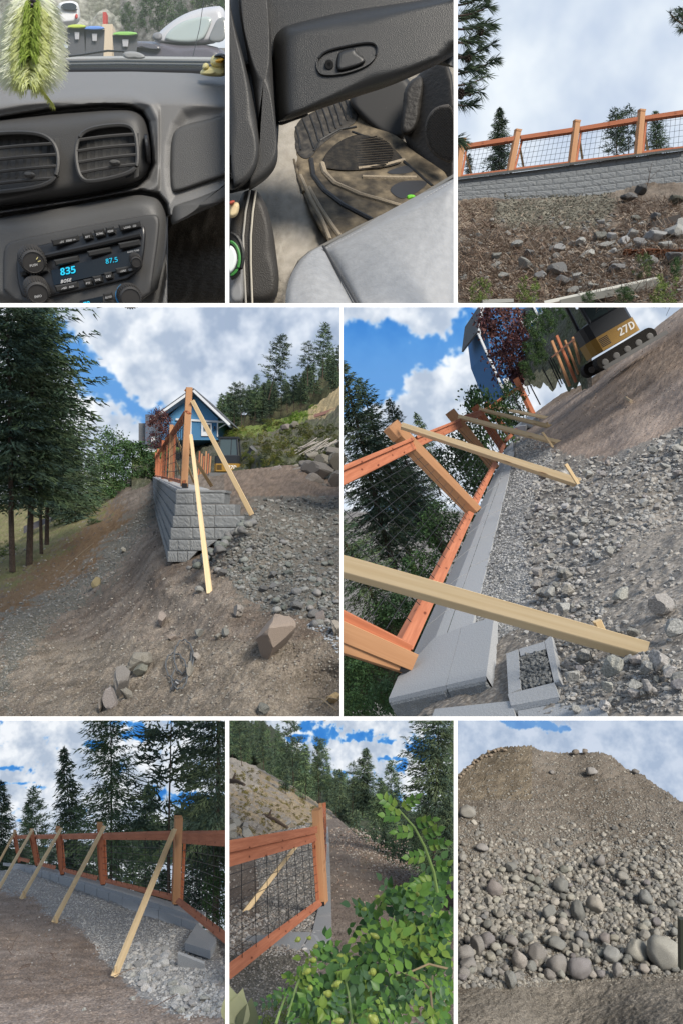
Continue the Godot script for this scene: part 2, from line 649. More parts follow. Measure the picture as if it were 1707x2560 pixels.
func ico(sub: int) -> Array:
	var t := (1.0 + sqrt(5.0)) / 2.0
	var v := [Vector3(-1, t, 0), Vector3(1, t, 0), Vector3(-1, -t, 0), Vector3(1, -t, 0), Vector3(0, -1, t), Vector3(0, 1, t), Vector3(0, -1, -t), Vector3(0, 1, -t), Vector3(t, 0, -1), Vector3(t, 0, 1), Vector3(-t, 0, -1), Vector3(-t, 0, 1)]
	for i in 12: v[i] = v[i].normalized()
	var f := [[0, 11, 5], [0, 5, 1], [0, 1, 7], [0, 7, 10], [0, 10, 11], [1, 5, 9], [5, 11, 4], [11, 10, 2], [10, 7, 6], [7, 1, 8], [3, 9, 4], [3, 4, 2], [3, 2, 6], [3, 6, 8], [3, 8, 9], [4, 9, 5], [2, 4, 11], [6, 2, 10], [8, 6, 7], [9, 8, 1]]
	for s in sub:
		var mid := {}
		var g := []
		for q in f:
			var m := []
			for k in 3:
				var a: int = q[k]
				var b: int = q[(k + 1) % 3]
				var key := Vector2i(mini(a, b), maxi(a, b))
				if not mid.has(key):
					mid[key] = v.size()
					v.append(((v[a] + v[b]) / 2.0).normalized())
				m.append(mid[key])
			g.append_array([[q[0], m[0], m[2]], [q[1], m[1], m[0]], [q[2], m[2], m[1]], [m[0], m[1], m[2]]])
		f = g
	return [v, f]

func rock_mesh(seed_: int, sub: int, cuts: int, rough: float, smooth: bool, stretch: Vector3) -> ArrayMesh:
	var g := RandomNumberGenerator.new()
	g.seed = seed_
	var q := ico(sub)
	var v: Array = q[0].duplicate()
	var planes := []
	for i in cuts:
		planes.append([Vector3(g.randf_range(-1, 1), g.randf_range(-1, 1), g.randf_range(-1, 1)).normalized(), g.randf_range(0.45, 0.8)])
	for i in v.size():
		var p: Vector3 = v[i]
		p *= 1.0 + rough * fbm.get_noise_3dv(p * 12.0 + Vector3(seed_ * 13, 0, 0)) + rough * 0.4 * fbm.get_noise_3dv(p * 40.0 + Vector3(seed_ * 7, 0, 0))
		for pl in planes:
			var d: float = p.dot(pl[0]) - pl[1]
			if d > 0: p -= pl[0] * d
		v[i] = p * stretch
	var st := SurfaceTool.new()
	st.begin(Mesh.PRIMITIVE_TRIANGLES)
	for f in q[1]:
		st.set_smooth_group(0 if smooth else -1)
		for k in [0, 2, 1]:
			st.add_vertex(v[f[k]])
	if smooth:
		st.index()
	st.generate_normals()
	return st.commit()

func make_rocks():
	for i in 8:
		var g := RandomNumberGenerator.new()
		g.seed = 40 + i
		angular.append(rock_mesh(100 + i, 2, 9, 0.28, false, Vector3(g.randf_range(0.85, 1.35), g.randf_range(0.55, 0.85), g.randf_range(0.75, 1.1))))
		cobbles.append(rock_mesh(200 + i, 2, 2, 0.22, true, Vector3(g.randf_range(0.9, 1.3), g.randf_range(0.65, 0.95), g.randf_range(0.8, 1.1))))
		chips.append(rock_mesh(300 + i, 1, 5, 0.3, false, Vector3(g.randf_range(0.8, 1.35), g.randf_range(0.5, 0.8), g.randf_range(0.7, 1.1))))

func turn_of(flat := 0.4) -> Basis:
	return Basis.from_euler(Vector3(rnd(-flat, flat), rnd(0, TAU), rnd(-flat, flat)))

# loose stones too many to count, as one object; where: Callable(x, y) -> chance 0..1
func strew(panel: int, called: String, label: String, cat: String, shapes: Array, n: int, area: Rect2, s0: float, s1: float, tones: Array, where: Callable, sink := 0.3, metres := false, flat := 0.5):
	var root: Node3D = thing(called, G(panel, area.get_center().x, area.end.y), label, cat)
	root.set_meta("kind", "stuff")
	var tr := []
	var cs := []
	for i in shapes.size():
		tr.append([]); cs.append([])
	for i in n:
		var x := rnd(area.position.x, area.end.x)
		var y := rnd(area.position.y, area.end.y)
		var s := lerpf(s0, s1, pow(rng.randf(), 2.2))
		if rng.randf() > where.call(x, y): continue
		var z := gz(panel, x, y)
		var m := s if metres else s * z / F * 0.5
		if not inside(panel, Vector2(x, y), m * F / z + 1.0): continue
		var k := rng.randi() % shapes.size()
		var p := lift(P(x, y, z), ground[panel].amp, ground[panel].freq)
		tr[k].append(Transform3D(turn_of(flat).scaled_local(Vector3.ONE * m * rnd(0.8, 1.15)), p + Vector3(0, m * (0.5 - sink), 0) - root.position))
		var t: Color = tones[rng.randi() % tones.size()]
		cs[k].append(t * rnd(1.2, 1.9))
	for k in shapes.size():
		if tr[k].is_empty(): continue
		var mm := MultiMesh.new()
		mm.transform_format = MultiMesh.TRANSFORM_3D
		mm.use_colors = true
		mm.mesh = shapes[k]
		mm.instance_count = tr[k].size()
		for i in tr[k].size():
			mm.set_instance_transform(i, tr[k][i])
			mm.set_instance_color(i, cs[k][i])
		var o := MultiMeshInstance3D.new()
		o.multimesh = mm
		o.material_override = M.rock_inst
		o.name = "stones"
		root.add_child(o, true)
	return root

# one stone one can point at
func stone(panel: int, called: String, label: String, cat: String, group: String, shape: Mesh, x: float, y: float, w: float, h: float, tone: Color, turn := 0.0, lift_by := 0.0, zoff := 0.0, tilt := 0.0):
	var z := gz(panel, x, y + h * 0.4) + zoff
	var o := mesh_node(called, shape, tone_mat(tone * 1.6), null)
	var ab := shape.get_aabb()
	var k := z / F
	var b := Basis.from_euler(Vector3(0, turn, 0))
	# scale so that the outline is w by h pixels
	var sx := w * k / ab.size.x
	var sy := h * k / ab.size.y
	o.transform = Transform3D(Basis(Vector3.BACK, tilt) * b.scaled(Vector3(sx, sy, (sx + sy) / 2)), P(x, y, z) + Vector3(0, lift_by, 0))
	tag(o, label, cat, group)
	return o

var tone_mats := {}
func tone_mat(c: Color) -> StandardMaterial3D:
	var key := Vector3i(int(c.r * 40), int(c.g * 40), int(c.b * 40))
	if not tone_mats.has(key):
		var m: StandardMaterial3D = M.rock_each.duplicate()
		m.vertex_color_use_as_albedo = false
		m.albedo_color = lin((key.x + 0.5) / 40.0, (key.y + 0.5) / 40.0, (key.z + 0.5) / 40.0)
		tone_mats[key] = m
	return tone_mats[key]

# ---- trees: unit-high crowns made of small needle sprays, foot at the origin
var crowns := {}

func spray(s: Soup, p: Vector3, d: Vector3, l: float, w: float):
	var side := d.cross(Vector3(rnd(-1, 1), rnd(-1, 1), rnd(-1, 1))).normalized() * w
	s.tri(p - side, p + side, p + d * l)

func conifer(seed_: int, levels: int, per: int, sprays: int, wide: float, shape: float, droop: float, size: float, tones: Array, from := 0.12, gap := 0.0, tufts := false) -> Soup:
	rng.seed = seed_
	var s := Soup.new()
	for i in levels:
		var t := from + (1.0 - from) * pow((i + rng.randf()) / levels, 0.92)
		var len0 := wide * pow(1.0 - t, shape) + 0.012
		if t < from + 0.08: len0 *= 0.7
		for j in per:
			if rng.randf() < gap: continue
			var a := rnd(0, TAU)
			var len := len0 * rnd(0.5, 1.12)
			var out := Vector3(cos(a), 0, sin(a))
			var across := Vector3(-sin(a), 0, cos(a))
			var pit := lerpf(-droop, 0.55, pow(t, 2.5)) + rnd(-0.12, 0.12)
			var n := maxi(4, int(sprays * len / wide + 2))
			var tone: Color = tones[rng.randi() % tones.size()] * rnd(0.8, 1.25)
			for k in n:
				var u := (k + rng.randf()) / n
				if tufts: u = 0.45 + 0.55 * u
				var p := Vector3(0, t, 0) + out * len * u + Vector3(0, len * (pit * u + 0.25 * u * u * droop), 0)
				var lat := rnd(-1, 1)
				s.col = tone * rnd(0.75, 1.3)
				var d: Vector3
				if tufts:
					p += Vector3(rnd(-1, 1), rnd(-0.6, 0.8), rnd(-1, 1)) * size * 0.8
					d = (out * 0.4 + Vector3(rnd(-1, 1), rnd(-0.3, 1.0), rnd(-1, 1))).normalized()
				else:
					p += across * lat * len * 0.22 * (1.0 - u * 0.6) + Vector3(0, rnd(-0.5, 0.2) * size - absf(lat) * len * 0.05, 0)
					d = (out * rnd(0.5, 1.0) + across * lat * 0.9 + Vector3(0, rnd(-0.75, 0.1), 0)).normalized()
				spray(s, p, d, size * rnd(0.7, 1.5), size * rnd(0.12, 0.2))
	for k in 14:
		s.col = tones[0]
		spray(s, Vector3(rnd(-1, 1) * size * 0.2, 0.97 + 0.03 * rng.randf(), rnd(-1, 1) * size * 0.2), Vector3(rnd(-0.4, 0.4), 1, rnd(-0.4, 0.4)).normalized(), size, size * 0.15)
	return s

func leafy(seed_: int, blobs: int, leaves: int, wide: float, size: float, tones: Array, low := 0.1) -> Soup:
	rng.seed = seed_
	var s := Soup.new()
	for i in blobs:
		var a := rnd(0, TAU)
		var t := low + (1.0 - low) * rng.randf()
		var rad := wide * sqrt(maxf(0.02, 1.0 - pow(absf(t - 0.45) / 0.6, 2.0))) * sqrt(rng.randf())
		var c := Vector3(cos(a) * rad, t * 0.92, sin(a) * rad)
		var br := rnd(0.07, 0.15)
		var tone: Color = tones[rng.randi() % tones.size()]
		for k in leaves:
			var d := Vector3(rng.randfn(), rng.randfn() * 0.75, rng.randfn()) * 0.55
			var p := c + d * br
			s.col = tone * rnd(0.65, 1.35)
			var e := Vector3(rnd(-1, 1), rnd(-0.8, 0.5), rnd(-1, 1)).normalized()
			var f := e.cross(Vector3(rnd(-1, 1), rnd(-1, 1), rnd(-1, 1))).normalized()
			var l := size * rnd(0.7, 1.3)
			s.quad(p, p + (e + f * 0.5) * l * 0.5, p + e * l, p + (e - f * 0.5) * l * 0.5)
	return s

func make_crowns():
	var dark := [Color(0.062, 0.092, 0.06), Color(0.045, 0.072, 0.054), Color(0.09, 0.12, 0.065)]
	var mid := [Color(0.085, 0.13, 0.07), Color(0.06, 0.1, 0.06), Color(0.11, 0.155, 0.075)]
	crowns.fir = [conifer(1, 60, 7, 26, 0.24, 0.8, 0.28, 0.032, dark), conifer(2, 54, 7, 26, 0.3, 0.75, 0.3, 0.032, mid)]
	crowns.fir_big = [conifer(3, 84, 5, 70, 0.23, 0.72, 0.32, 0.017, dark, 0.19), conifer(4, 78, 5, 70, 0.27, 0.68, 0.36, 0.017, mid, 0.19)]
	crowns.pine = [conifer(5, 26, 6, 44, 0.2, 0.5, -0.1, 0.03, dark, 0.3, 0.25, true), conifer(6, 24, 6, 44, 0.24, 0.55, 0.0, 0.03, dark, 0.35, 0.3, true), conifer(7, 30, 6, 40, 0.18, 0.6, 0.1, 0.03, mid, 0.25, 0.25, true)]
	crowns.small = [conifer(8, 26, 6, 12, 0.26, 0.75, 0.2, 0.055, dark), conifer(9, 26, 6, 12, 0.2, 0.65, 0.1, 0.055, dark, 0.2), conifer(10, 24, 6, 12, 0.3, 0.7, 0.15, 0.06, mid)]
	crowns.bush = [leafy(11, 60, 60, 0.45, 0.05, [Color(0.05, 0.1, 0.035), Color(0.035, 0.075, 0.03), Color(0.07, 0.12, 0.04)], 0.0), leafy(12, 50, 60, 0.4, 0.05, [Color(0.045, 0.09, 0.03), Color(0.06, 0.11, 0.05)], 0.05)]
	crowns.maple = [leafy(13, 70, 50, 0.45, 0.05, [Color(0.09, 0.035, 0.035), Color(0.06, 0.025, 0.03), Color(0.11, 0.05, 0.045)], 0.2)]
	crowns.scrub = [leafy(14, 40, 40, 0.8, 0.08, [Color(0.13, 0.18, 0.045), Color(0.1, 0.15, 0.04), Color(0.17, 0.2, 0.065)], 0.0), leafy(15, 40, 40, 0.8, 0.08, [Color(0.07, 0.1, 0.04), Color(0.1, 0.13, 0.05)], 0.0)]
	for k in crowns:
		var o := []
		for s in crowns[k]: o.append([s, s.mesh()])
		crowns[k] = o

# a tree whose foot and top are pixels at depth z; wide scales its crown
func tree(panel: int, called: String, label: String, group: String, kind: String, which: int, foot: Vector2, top: Vector2, z: float, wide := 1.0, trunk_px := 0.0, turn := 0.0, cat := "tree", trunk := true) -> Node3D:
	var a := P(foot.x, foot.y, z)
	var b := P(top.x, top.y, z)
	var h := (b - a).length()
	var up := (b - a) / h
	var x := up.cross(Vector3.BACK).normalized()
	var frame := Transform3D(Basis(x, up, x.cross(up)) * Basis(Vector3.UP, turn) * Basis.from_scale(Vector3(h * wide, h, h * wide)), Vector3.ZERO)
	var root := thing(called, a, label, cat, group)
	if trunk:
		var s := Soup.new()
		var w := (trunk_px if trunk_px > 0 else maxf(1.5, h * F / z * 0.022)) * z / F * 0.5
		var pts := []
		for i in 7:
			var t := i / 6.0
			pts.append(a.lerp(b, t * 0.97) + Vector3(sin(t * 5.0 + foot.x), 0, 0) * w * 0.5)
		s.tube(pts, w, 7, w * 0.12)
		s.clip(lim(panel))
		part(root, "trunk", s, M.bark)
	var cr: Array = crowns[kind][which % crowns[kind].size()]
	var r := lim(panel)
	var cut := false
	var pix := h * F / z
	var full := Rect2(minf(foot.x, top.x) - 0.5 * pix * wide, minf(foot.y, top.y) - 4, absf(foot.x - top.x) + pix * wide, absf(foot.y - top.y) + 8)
	if r.encloses(full):
		mesh_node("crown", cr[1], M.needle if kind in ["fir", "fir_big", "pine", "small"] else M.leaf, root, frame)
	else:
		var src: Soup = cr[0]
		var s := Soup.new()
		var lo := r.grow(-1.5)
		var wv: PackedVector3Array = Transform3D(frame.basis, a) * src.v
		for i in range(0, wv.size(), 3):
			var q := px((wv[i] + wv[i + 1] + wv[i + 2]) / 3.0)
			if lo.has_point(q):
				for k in 3:
					s.v.append(wv[i + k]); s.c.append(src.c[i + k])
		part(root, "crown", s, M.needle if kind in ["fir", "fir_big", "pine", "small"] else M.leaf)
	return root

# ---- words as flat print
func words(parent: Node3D, called: String, text: String, at: Vector3, high: float, right: Vector3, up: Vector3, m: Material, slant := 0.0, bold := 0):
	var t := TextMesh.new()
	t.text = text
	var f := SystemFont.new()
	f.font_names = PackedStringArray(["Droid Sans"])
	f.font_weight = 700 if bold else 400
	t.font = f
	t.font_size = 64
	t.pixel_size = 0.01
	t.depth = 0.02
	var k := high / 0.46
	var r := right.normalized()
	var n := r.cross(up).normalized()
	var u := n.cross(r)
	var base := Transform3D()
	var q: Node = parent
	while q is Node3D and q != self:
		base = (q as Node3D).transform * base
		q = q.get_parent()
	return mesh_node(called, t, m, parent, base.affine_inverse() * Transform3D(Basis(r * k, (u + r * slant) * k, n * k), at))

# ---- rounded panels: a smooth pad over a pixel outline, its edge rolled back
func smooth_loop(a: PackedVector2Array, times := 2) -> PackedVector2Array:
	for k in times:
		var o := PackedVector2Array()
		for i in a.size():
			var p := a[i]
			var q := a[(i + 1) % a.size()]
			o.append(p.lerp(q, 0.25)); o.append(p.lerp(q, 0.75))
		a = o
	return a

func pad(parent: Node3D, called: String, panel: int, outline: Array, c: Vector2, z: Callable, bulge: float, edge: float, m: Material, skirt := 0.03, loops := 2) -> MeshInstance3D:
	var b := smooth_loop(pv(outline), loops)
	var r := lim(panel)
	var rows := []
	for t in [-1.0, 0.0, 0.02, 0.05, 0.09, 0.14, 0.2, 0.28, 0.38, 0.5, 0.65, 0.8, 0.92, 1.0]:
		var row := []
		for i in b.size() + 1:
			var q := b[i % b.size()]
			var cut := not r.grow(5).has_point(q)
			q = q.clamp(r.position, r.end)
			var k := maxf(t, 0.0)
			var p := q.lerp(c, minf(k, 0.995))
			var d := (p - q).length()
			var u := 1.0 if cut else clampf(d / edge, 0, 1)
			var h := bulge * sqrt(maxf(0.0, 1.0 - (1.0 - u) * (1.0 - u)))
			var zz: float = z.call(p.x, p.y) - h + (skirt if t < 0 else 0.0)
			row.append(P(p.x, p.y, zz))
		rows.append(row)
	var base := Vector3.ZERO
	var q: Node = parent
	while q is Node3D and q != self:
		base += (q as Node3D).position
		q = q.get_parent()
	var at := P(c.x, c.y, z.call(c.x, c.y))
	for row in rows:
		for i in row.size(): row[i] -= at
	return mesh_node(called, sheet(rows), m, parent, Transform3D(Basis(), at - base))

func flat_z(z: float) -> Callable:
	return func(_x, _y): return z

# frame on a face that looks back at the camera, its right edge rising by the given angle
func face(x: float, y: float, z: float, rise := 0.0) -> Transform3D:
	var p := P(x, y, z)
	var n := -p.normalized()
	var r := Vector3(cos(rise), sin(rise), 0)
	r = (r - n * r.dot(n)).normalized()
	return Transform3D(Basis(r, n.cross(r), n), p)

# ---- car dashboard with a feather hanging in front of the windscreen
func place1():
	var leather := bump_tex(51, 0.09, 6.0, 3, FastNoiseLite.TYPE_CELLULAR)
	M.dash = mat(lin(0.15, 0.148, 0.145), 0.5, null, leather, Vector3.ONE * 9.0, false, 0.55, 0.5)  # upper pad tone lightened: glossy reflection on the dash top put into the colour
	M.dash_mid = mat(lin(0.07, 0.069, 0.067), 0.5, null, leather, Vector3.ONE * 9.0, false, 0.5, 0.5)
	M.dash_dark = mat(lin(0.05, 0.049, 0.048), 0.5, null, leather, Vector3.ONE * 9.0, false, 0.4, 0.45)
	M.gloss_black = mat(lin(0.014, 0.014, 0.015), 0.3, null, null, Vector3.ONE, false, 1, 0.5)
	M.print = mat(lin(0.5, 0.5, 0.5), 0.6)
	var car := thing("dashboard", P(280, 560, 2.0), "black car dashboard with round vents and a radio", "dashboard")
	var R0 := pv([-80, 304, -10, 292, 130, 268, 260, 257, 330, 261, 362, 276, 377, 305, 384, 360, 389, 412, 374, 450, 347, 472, 222, 499, -10, 532, -80, 540])
	var R1 := pv([-80, 545, -10, 534, 180, 504, 355, 472, 398, 481, 420, 508, 432, 565, 428, 640, 400, 790, -80, 790])
	var R4 := pv([590, 243, 500, 254, 451, 268, 425, 304, 409, 360, 406, 420, 410, 470, 424, 516, 590, 466])
	var top := func(x: float) -> float: return along([[-90, 180], [170, 180], [330, 179], [480, 183], [568, 191]], x)
	var low := func(x: float) -> float: return along([[424, 560], [428, 560], [568, 505]], x)
	var v := PackedVector3Array()
	var nc := 190
	var nr := 170
	for i in nr:
		for k in nc:
			var x := lerpf(-90, 568, float(k) / (nc - 1))
			var y := lerpf(top.call(x), 761.0, float(i) / (nr - 1))
			var z := 2.0
			var q := Vector2(x, y)
			var s := clampf((y - top.call(x)) / 80.0, 0, 1)
			z += 0.3 * pow(1.0 - s, 1.6)
			if y < 560 and x < 400:
				var d := edge_dist(q, R0)
				if d > 0: z += 0.07 * smoothstep(0, 9, d)
				elif d > -40: z -= 0.014 * pow(sin(clampf((d + 40.0) / 40.0, 0, 1) * PI), 2.0)
			if x > 395 and y < 530:
				var d := edge_dist(q, R4)
				if d > 0: z += 0.02 * smoothstep(0, 40, d)
			if y > 460:
				var d := edge_dist(q, R1)
				if d > 0: z += 0.08 * smoothstep(0, 8, d)
			if x > 420 and y > low.call(x) - 20: z = 3.2
			v.append(P(x, y, z))
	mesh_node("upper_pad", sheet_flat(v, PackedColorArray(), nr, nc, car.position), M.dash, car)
	# vent pod
	var pod := pad(car, "vent_pod", 1, [-88, 312, -10, 300, 130, 283, 250, 275, 320, 272, 352, 280, 369, 304, 377, 350, 381, 400, 368, 436, 340, 460, 222, 488, -10, 519, -88, 527], Vector2(170, 395), flat_z(2.04), 0.07, 46, M.dash_dark)
	var well = M.dash_dark
	for w in [[[190, 372, 198, 345, 214, 327, 252, 316, 310, 311, 334, 320, 343, 348, 346, 400, 340, 424, 300, 441, 228, 455, 206, 449, 194, 420], Vector2(268, 385), [[194, 351, 336, 336], [194, 378, 340, 362], [198, 406, 342, 387], [204, 432, 340, 411]], [288, 407]], [[-60, 340, 0, 333, 60, 331, 105, 336, 132, 352, 146, 380, 147, 420, 138, 448, 110, 464, 60, 474, -60, 486], Vector2(50, 405), [[-60, 377, 138, 359], [-60, 406, 146, 386], [-60, 437, 146, 415], [-60, 466, 140, 445]], [74, 437]]]:
		var o := smooth_loop(pv(w[0]), 2)
		var vent := pad(car, "vent", 1, w[0], w[1], flat_z(1.972), 0.004, 6, well, 0.05)
		var rim := Soup.new()
		var pts := []
		for q in o: pts.append(P(q.x, q.y, 1.942))
		for i in o.size():
			var c := o[i]
			var d := o[(i + 1) % o.size()]
			rim.quad(P(c.x, c.y, 1.98), P(d.x, d.y, 1.98), P(d.x, d.y, 1.942), P(c.x, c.y, 1.942))
		pts.append(pts[0]); pts.append(pts[1])
		rim.tube(pts, 0.0055, 6)
		part(vent, "bezel", rim, M.dash_dark)
		for k in 8:
			var x := lerpf(w[0][0] + (60.0 if w[0][0] < 0 else 8.0), w[1].x * 2 - w[0][0] - 10 if w[0][0] > 0 else 138.0, k / 7.0)
			var s := Soup.new()
			s.hexa([P(x, 346 + (5 if w[0][0] < 0 else -12), 1.966), P(x + 12, 344 + (5 if w[0][0] < 0 else -12), 1.969), P(x + 12, 440, 1.969), P(x, 446, 1.966), P(x, 346, 1.968), P(x + 12, 344, 1.971), P(x + 12, 440, 1.971), P(x, 446, 1.968)])
			part(vent, "vane", s, mat(lin(0.035, 0.035, 0.035), 0.6))
		for q in w[2]:
			var s := Soup.new()
			var a := []
			for i in 9:
				var t := i / 8.0
				a.append(P(lerpf(q[0], q[2], t), lerpf(q[1], q[3], t) - sin(t * PI) * 2.0, 1.942))
			s.tube(a, 0.0042, 6)
			part(vent, "slat", s, mat(lin(0.06, 0.058, 0.056), 0.5))
		var tab := Soup.new()
		tab.lathe(Transform3D(Basis.from_scale(Vector3(1.9, 0.85, 1.2)), P(w[3][0], w[3][1], 1.935)), [[0.0, 0.008], [0.005, 0.0075], [0.0078, 0.003], [0.008, -0.004]], 14)
		part(vent, "thumb_tab", tab, mat(lin(0.09, 0.088, 0.085), 0.35))
	var wheel := Soup.new()
	wheel.lathe(face(369, 372, 1.985).rotated_local(Vector3.UP, PI / 2), [[0.0, -0.006], [0.033, -0.006], [0.036, -0.003], [0.036, 0.003], [0.033, 0.006], [0.0, 0.006]], 28)
	part(car, "thumb_wheel", wheel, M.gloss_black)
	# airbag cover and the lip under it
	pad(car, "glove_panel", 1, [427, 474, 426, 380, 431, 336, 442, 321, 470, 309, 520, 298, 620, 272, 620, 424, 520, 454, 440, 482], Vector2(500, 385), func(x, y): return 2.013, 0.014, 10, M.dash_mid)
	pad(car, "dash_lip", 1, [426, 520, 440, 510, 620, 446, 620, 480, 500, 530, 440, 560, 428, 562], Vector2(500, 512), flat_z(2.02), 0.035, 26, M.dash_mid)
	# centre console round the radio
	pad(car, "console_surround", 1, [-88, 556, -10, 546, 180, 514, 340, 484, 388, 488, 411, 512, 421, 562, 414, 640, 384, 772, -88, 772], Vector2(185, 672), flat_z(2.03), 0.075, 44, M.dash_mid)
	var rise := 0.19
	pad(car, "radio_bezel", 1, [10, 772, 9, 640, 14, 612, 36, 599, 200, 567, 380, 534, 399, 540, 400, 572, 388, 660, 372, 772], Vector2(200, 670), flat_z(1.948), 0.006, 10, M.dash_dark, 0.03)
	var radio := thing("car_radio", P(200, 720, 1.93), "car radio with a glowing clock, knobs and small buttons", "radio")
	pad(radio, "faceplate", 1, [42, 640, 60, 622, 200, 590, 362, 554, 366, 600, 352, 690, 240, 718, 140, 740, 60, 752, 44, 700], Vector2(205, 655), flat_z(1.938), 0.005, 8, M.gloss_black, 0.02, 1)
	var scr := Soup.new()
	scr.prism([P(129, 676, 1.929), P(344, 621, 1.929), P(351, 664, 1.929), P(136, 713, 1.929)], Vector3(0, 0, -0.004))
	part(radio, "display", scr, mat(lin(0.006, 0.009, 0.012), 0.12, null, null, Vector3.ONE, false, 1, 0.5))
	var cyan := mat(Color(0.1, 0.6, 0.7), 0.5)
	cyan.emission_enabled = true
	cyan.emission = Color(0.1, 0.65, 0.8)
	cyan.emission_energy_multiplier = 0.25
	var up := Vector3(0.04, 1, 0)
	var rt := Vector3(cos(rise), sin(rise), 0)
	words(radio, "display_digits", "835", P(171, 677, 1.926), 0.0185, rt, up, cyan, 0.1, 1)
	words(radio, "display_digits", "87.5", P(280, 651, 1.926), 0.0125, rt, up, cyan, 0.1)
	words(radio, "logo", "BOSE", P(166, 702, 1.926), 0.0085, rt, up, M.print, 0.35, 1)
	var slot := Soup.new()
	slot.tube([P(116, 641, 1.925), P(235, 614, 1.922), P(352, 587, 1.925)], 0.0075, 8)
	part(radio, "disc_slot_ridge", slot, M.gloss_black)
	var btn := mat(lin(0.03, 0.03, 0.03), 0.4)
	for q in [[165, 601, 66, 17, "<< REV   FIND >>"], [220, 590, 23, 18, "RPT"], [250, 582, 25, 20, "SONG"], [277, 576, 20, 18, "RDM"], [326, 565, 54, 17, "LOAD   CD"], [168, 652, 60, 15, ""], [250, 630, 58, 14, ""], [325, 611, 53, 15, ""], [168, 717, 56, 16, "BAND   AUX"], [221, 706, 20, 17, "PTY"], [245, 698, 22, 17, "TYPE"], [272, 689, 20, 17, "CAT"], [316, 674, 50, 15, "TUNE   SEL"], [61, 684, 17, 13, ""], [110, 673, 18, 14, ""], [272, 741, 23, 19, "AUTO"]]:
		var s := Soup.new()
		var k := 1.925 / F
		s.box(face(q[0], q[1], 1.925, rise), Vector3(q[2] * k * 0.5, q[3] * k * 0.5, 0.006), 0.0035)
		var b := part(radio, "button", s, btn)
		if q[4] != "": words(b, "lettering", q[4], P(q[0], q[1] + 2, 1.917), 0.0052, rt, up, M.print, 0.1)
	words(radio, "lettering", "AUDIO TONE", P(334, 628, 1.926), 0.004, rt, up, M.print, 0.1)
	words(radio, "lettering", "SCAN", P(87, 681, 1.93), 0.005, rt, up, M.print, 0.1)
	var grip := mat(lin(0.045, 0.043, 0.042), 0.45)
	for q in [[79, 644, 85, 656, 31, 25, "PUSH"], [90, 718, 96, 734, 29, 23, "INFO"], [338, 646, 342, 656, 14, 11, ""], [322, 737, 328, 745, 28, 22, ""]]:
		var a := P(q[0], q[1], 1.935)
		var b := P(q[2], q[3], 1.895)
		var n := (b - a).normalized()
		var x := Vector3(1, 0.19, 0)
		x = (x - n * x.dot(n)).normalized()
		var t := Transform3D(Basis(x, n.cross(x), n), a)
		var k := 1.93 / F
		var h := (b - a).length()
		var s := Soup.new()
		s.lathe(t, [[q[4] * k * 1.06, 0.0], [q[4] * k, h * 0.25], [q[4] * k * 0.94, h * 0.85], [q[5] * k, h], [q[5] * k * 0.96, h * 0.96], [0.0, h * 0.97]], 36)
		var knob := part(radio, "knob", s, grip)
		for i in 30:
			var g := Soup.new()
			var an := TAU * i / 30.0
			g.box(t * Transform3D(Basis(Vector3.BACK, an), Vector3(cos(an), sin(an), 0) * q[4] * k * 0.985 + Vector3(0, 0, h * 0.5)), Vector3(0.0012, 0.0012, h * 0.36))
			part(knob, "ridge", g, grip)
		if q[6] != "": words(knob, "lettering", q[6], P(q[2], q[3] + 7, 1.892), 0.006, rt, up, M.print, 0.05)
		if q[6] == "PUSH":
			for i in 5:
				var tk := Soup.new()
				var an := lerpf(0.35, PI - 0.35, i / 4.0)
				tk.box(face(q[2] + cos(an) * 15, q[3] - sin(an) * 15 + 2, 1.892, an), Vector3(0.0035, 0.001, 0.0005))
				part(knob, "mark", tk, mat(lin(0.5, 0.45, 0.2), 0.6))
	var arc := Soup.new()
	var ap := []
	for i in 9:
		var an := lerpf(2.2, 3.9, i / 8.0)
		ap.append(P(323 + cos(an) * 32, 738 - sin(an) * 32, 1.93))
	arc.tube(ap, 0.0022, 5)
	part(radio, "dial_mark", arc, mat(lin(0.05, 0.25, 0.5), 0.5))
	var clim := Soup.new()
	clim.prism([P(200, 752, 1.94), P(258, 740, 1.94), P(258, 760, 1.94), P(200, 760, 1.94)], Vector3(0, 0, -0.004))
	part(radio, "climate_display", clim, mat(lin(0.006, 0.009, 0.012), 0.15))
	words(radio, "display_digits", "70", P(218, 760, 1.937), 0.012, rt, up, cyan, 0.05, 1)
	# passenger footwell beyond the console
	var rows := []
	for i in 20:
		var row := []
		for k in 20:
			var x := lerpf(370, 569, k / 19.0)
			var y := lerpf(480, 764, i / 19.0)
			row.append(P(x, y, 2.9 - 0.5 * smoothstep(600, 764, y) + 0.02 * fbm.get_noise_2d(x * 0.9, y * 0.9)))
		rows.append(row)
	structure(mesh_node("footwell", sheet(rows), mat(lin(0.4, 0.35, 0.28), 0.95, M.split.albedo_texture, M.soil.normal_texture, Vector3.ONE * 3, false, 1.0)), "dirty dark carpet in the passenger footwell", "footwell")
	feather1()
	toy1()
	outside1()

